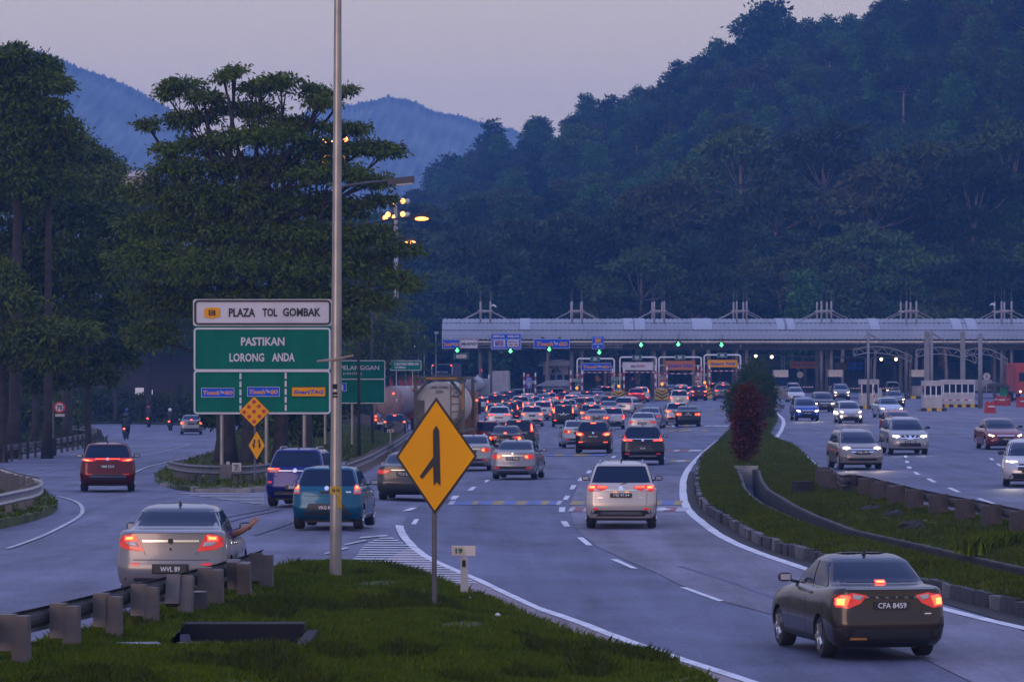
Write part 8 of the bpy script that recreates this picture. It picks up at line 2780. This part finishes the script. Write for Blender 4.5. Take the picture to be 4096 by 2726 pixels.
# ------------------------------------------------------------------ trees of the hill
def crown_variant(name, pads, ncl, per, sp, ln, wd, droop, leafm, trunk, limb=True):
    V = []
    vol = [p[3] * p[4] + p[3] * p[5] for p in pads]
    for k, p in enumerate(pads):
        C, U, c = pad_points(p, max(5, int(ncl * vol[k] / sum(vol))), per, sp)
        V.append(leaf_cloud(C, U, ln, wd, droop))
    V = np.concatenate(V)
    n_ = len(V) // 4
    me = bpy.data.meshes.new(name)
    me.vertices.add(len(V))
    me.vertices.foreach_set('co', V.astype(np.float32).ravel())
    me.loops.add(len(V))
    me.loops.foreach_set('vertex_index', np.arange(len(V), dtype=np.int32))
    me.polygons.add(n_)
    me.polygons.foreach_set('loop_start', np.arange(n_, dtype=np.int32) * 4)
    me.polygons.foreach_set('loop_total', np.full(n_, 4, np.int32))
    me.materials.append(leafm)
    me.update(calc_edges=True)
    tr = MB()
    r, h, ln_ = trunk
    tr.tube([(0, 0, -2), (.1, 0, h * .3), (ln_ * .4, .2, h * .65), (ln_, 0, h)], [r * 1.3, r, r * .8, r * .5], 8)
    for p in pads:
        st = Vector((ln_ * .6, 0, min(h * .8, max(h * .45, p[2] - p[5] * 2))))
        en = Vector(p[:3])
        tr.tube([st, st.lerp(en, .5) + Vector((0, 0, -.3)), en], [r * .26, r * .18, r * .06], 6)
    return me, tr
def rpads(H_, W_, n_, flat=1.0, top=.95, low=.45):
    out = []
    for k in range(n_):
        z = H_ * (low + (top - low) * (k + .5) / n_)
        rr = W_ * (1 - .55 * abs((k + .5) / n_ - .45))
        a = k * 2.4 + random.random()
        o_ = W_ * .42 * random.random()
        out.append((o_ * math.cos(a), o_ * math.sin(a), z, rr * .62, rr * .62, H_ * .13 * flat))
    return out
VAR = []
VAR.append(crown_variant('crown', rpads(13, 4.6, 8), 380, 7, .45, .75, .42, .2, M['leaf_hill'], (.26, 10, .5)))
VAR.append(crown_variant('crown', rpads(17, 4.0, 9, 1.0, .97, .35), 420, 7, .45, .75, .42, .2, M['leaf_hill'], (.28, 14, -.4)))
VAR.append(crown_variant('crown', rpads(11, 5.4, 8, .9, .95, .4), 420, 7, .5, .8, .45, .3, M['leaf_hill'], (.26, 8, .2)))
VAR.append(crown_variant('crown', [(math.cos(k * 2.4) * (1.2 + k * .42), math.sin(k * 2.4) * (1.2 + k * .42), 16.5 + 1.2 * math.sin(k * 1.7) - k * .35, 2.5, 2.5, .6) for k in range(13)], 760, 7, .4, .7, .34, .1, M['leaf_umbrella'], (.30, 14, .8)))
VAR.append(crown_variant('crown', rpads(15, 3.6, 6, .8, .98, .6), 260, 7, .5, .7, .35, .4, M['leaf_umbrella'], (.26, 13, .9)))
VAR.append(crown_variant('crown', rpads(9, 3.6, 6, 1.1, .95, .2), 260, 7, .4, .7, .4, .2, M['leaf_hill'], (.18, 6, .1)))
fc = bpy.data.collections.new('forest_sources')
srcs = []
for i, (me, tr) in enumerate(VAR):
    tm = tr.mesh('trunk', M['bark_pale'] if i in (3, 4) else M['bark'], True)
    # crown and trunk in one source mesh for the mass on the hill
    bm = bmesh.new()
    bm.from_mesh(me)
    for q in bm.faces:
        q.material_index = 0
    n0 = len(bm.faces)
    bm.from_mesh(tm)
    bm.faces.ensure_lookup_table()
    for q in bm.faces[n0:]:
        q.material_index = 1
    m2 = bpy.data.meshes.new('forest_tree')
    bm.to_mesh(m2)
    bm.free()
    m2.materials.append(me.materials[0])
    m2.materials.append(tm.materials[0])
    o = bpy.data.objects.new('forest_tree_%s' % 'abcdef'[i], m2)
    fc.objects.link(o)
    srcs.append((me, tm))

P, S_, I_, Rz = [], [], [], []
sp = 5.4
for y in np.arange(552, 1150, sp):
    for x in np.arange(-130, 230, sp):
        X, Y = x + rng.uniform(-2.6, 2.6), y + rng.uniform(-2.6, 2.6)
        xd = 1178 + X / Y * F / D2S
        if xd < 820 or xd > 2800:
            continue
        R = R_of(xd)
        if Y > R + 14:
            continue
        z = hill_h(X, Y)
        if z > 118:
            continue
        low = (Y - Y0) / (R - Y0)
        if low < .16:
            k = rng.choice([0, 1, 2, 3, 4, 5], p=[.18, .16, .16, .28, .12, .10])
            s = rng.uniform(.7, 1.05)
        else:
            k = rng.choice([0, 1, 2, 3, 4, 5], p=[.34, .16, .26, .05, .04, .15])
            s = rng.uniform(.50, .90)
        P.append((X, Y, z - .3))
        S_.append(s)
        I_.append(int(k))
        Rz.append(rng.uniform(0, 6.28))
me = bpy.data.meshes.new('forest')
me.from_pydata(P, [], [])
for nm, ty, dat in (('idx', 'INT', I_), ('scl', 'FLOAT', S_), ('rz', 'FLOAT', Rz)):
    a = me.attributes.new(nm, ty, 'POINT')
    a.data.foreach_set('value', dat)
forest = link('forest', me, kind='stuff')
ng = bpy.data.node_groups.new('forest_nodes', 'GeometryNodeTree')
ng.interface.new_socket('Geometry', in_out='INPUT', socket_type='NodeSocketGeometry')
ng.interface.new_socket('Geometry', in_out='OUTPUT', socket_type='NodeSocketGeometry')
gi, go = ng.nodes.new('NodeGroupInput'), ng.nodes.new('NodeGroupOutput')
ci = ng.nodes.new('GeometryNodeCollectionInfo')
ci.inputs['Collection'].default_value = fc
ci.inputs['Separate Children'].default_value = True
ci.inputs['Reset Children'].default_value = True
ip = ng.nodes.new('GeometryNodeInstanceOnPoints')
ip.inputs['Pick Instance'].default_value = True
def attr(nm, ty):
    q = ng.nodes.new('GeometryNodeInputNamedAttribute')
    q.data_type = ty
    q.inputs['Name'].default_value = nm
    return next(o_ for o_ in q.outputs if o_.enabled and o_.name == 'Attribute')
cx_ = ng.nodes.new('ShaderNodeCombineXYZ')
ng.links.new(gi.outputs[0], ip.inputs['Points'])
ng.links.new(ci.outputs[0], ip.inputs['Instance'])
ng.links.new(attr('idx', 'INT'), ip.inputs['Instance Index'])
ng.links.new(attr('rz', 'FLOAT'), cx_.inputs[2])
ng.links.new(cx_.outputs[0], ip.inputs['Rotation'])
ng.links.new(attr('scl', 'FLOAT'), ip.inputs['Scale'])
ng.links.new(ip.outputs[0], go.inputs[0])
md = forest.modifiers.new('forest', 'NODES')
md.node_group = ng

# single trees one can tell apart: at the foot of the hill and along the ridge
def htree(k, xd, d, s, label, name, group, zoff=0):
    x = (xd - 1178) / (F / D2S) * d
    t = thing(name, label, 'tree', (x, d, hill_h(x, d) + zoff), random.uniform(0, 6.28), group)
    t.scale = (s, s, s)
    link('trunk', srcs[k][1], t)
    link('crown', srcs[k][0], t)
FG = 'trees at the foot of the hill behind the toll roof'
umb = [(1090, 585, 1.0), (1230, 575, 1.15), (1330, 590, 1.05), (1420, 570, 1.2), (1540, 600, 1.15), (1700, 620, 1.35), (1790, 590, 1.25), (1900, 610, 1.4), (2010, 585, 1.3), (2110, 600, 1.3), (2230, 580, 1.35), (2320, 600, 1.4)]
wh = ('first', 'second', 'third', 'fourth', 'fifth', 'sixth', 'seventh', 'eighth', 'ninth', 'tenth', 'eleventh', 'twelfth')
for i, (xd, d, s) in enumerate(umb):
    htree(3, xd, d, s, 'flat-topped tree with pale limbs, %s from the left at the foot of the hill' % wh[i], 'umbrella_tree', FG)
for i, (xd, d, s, k) in enumerate([(1120, 560, .8, 0), (1190, 566, .9, 1), (1375, 560, .9, 2), (1465, 562, .8, 4), (1600, 565, 1.0, 4), (1660, 562, .9, 2), (1850, 565, .85, 4), (1950, 560, .9, 2), (2070, 562, 1.0, 1), (2170, 562, .9, 4), (2280, 560, 1.0, 2), (1000, 560, .8, 4)]):
    htree(k, xd, d, s, '%s tree, %s along the front edge of the hill wood' % (('rounded', 'tall', 'spreading', '', 'bare-limbed')[k], wh[i]), 'broadleaf_tree', FG)
RG = 'trees standing out along the ridge'
for i, (xd, k, s, zo, lab) in enumerate([(1000, 1, 1.0, 0, 'narrow dark tree at the low left end of the ridge'), (1050, 2, 1.35, 1, 'broad dark tree rising above the left end of the ridge'), (1130, 1, 1.15, 0, 'tall pointed tree on the ridge right of the broad dark one'),
        (1230, 0, .9, 0, 'tree cluster at the first shoulder of the ridge'), (1350, 1, .8, 1, 'slim tree at the second shoulder of the ridge'), (1470, 4, .7, 1, 'thin bare tree halfway up the ridge'), (1565, 0, .8, 2, 'small round tree standing clear on the upper ridge'),
        (1640, 3, .55, 1, 'flat little tree on the upper ridge'), (1765, 2, 1.5, 3, 'largest round tree on the skyline near the top edge'), (1745, 0, 1.2, 1, 'leafy companion left of the largest skyline tree'), (1830, 0, 1.0, 1, 'tree right of the largest skyline tree')]):
    htree(k, xd, R_of(xd) + 2, s, lab, 'ridge_tree', RG, zo)
# distant wood filling the gap below the mountains
P2 = []
t_i = 0
for i, (xd, d, s, k) in enumerate([(880, 560, 1.1, 0), (920, 600, 1.3, 3), (960, 580, 1.1, 1), (840, 520, 1.0, 2), (900, 500, .8, 5), (985, 540, .9, 2), (1010, 620, 1.2, 0), (1040, 565, .9, 5), (870, 640, 1.5, 3), (930, 660, 1.6, 3), (800, 560, 1.4, 0), (760, 600, 1.5, 1)]):
    x = (xd - 1178) / (F / D2S) * d
    t = thing('valley_tree', '%s tree in the valley wood right of the big tree, %s of its row' % (('rounded', 'tall', 'spreading', 'flat-topped', 'thin', 'bushy')[k], wh[i]), 'tree', (x, d, -1.2), random.uniform(0, 6), 'trees in the valley wood')
    t.scale = (s, s, s)
    link('trunk', srcs[k][1], t)
    link('crown', srcs[k][0], t)

# ------------------------------------------------------------------ haze
hm = bpy.data.materials.new('haze')
hm.use_nodes = True
hn = hm.node_tree.nodes
for q in list(hn):
    if q.type == 'BSDF_PRINCIPLED':
        hn.remove(q)
pv = hn.new('ShaderNodeVolumePrincipled')
HAZE_DENSITY = 0.00029
pv.inputs['Color'].default_value = (0.17, 0.43, 1.0, 1)
pv.inputs['Density'].default_value = HAZE_DENSITY
pv.inputs['Anisotropy'].default_value = 0.0
hm.node_tree.links.new(pv.outputs[0], hn['Material Output'].inputs['Volume'])
MB().box((100, 1560, 97), (3400, 3160, 202)).obj('haze', hm, kind='stuff')
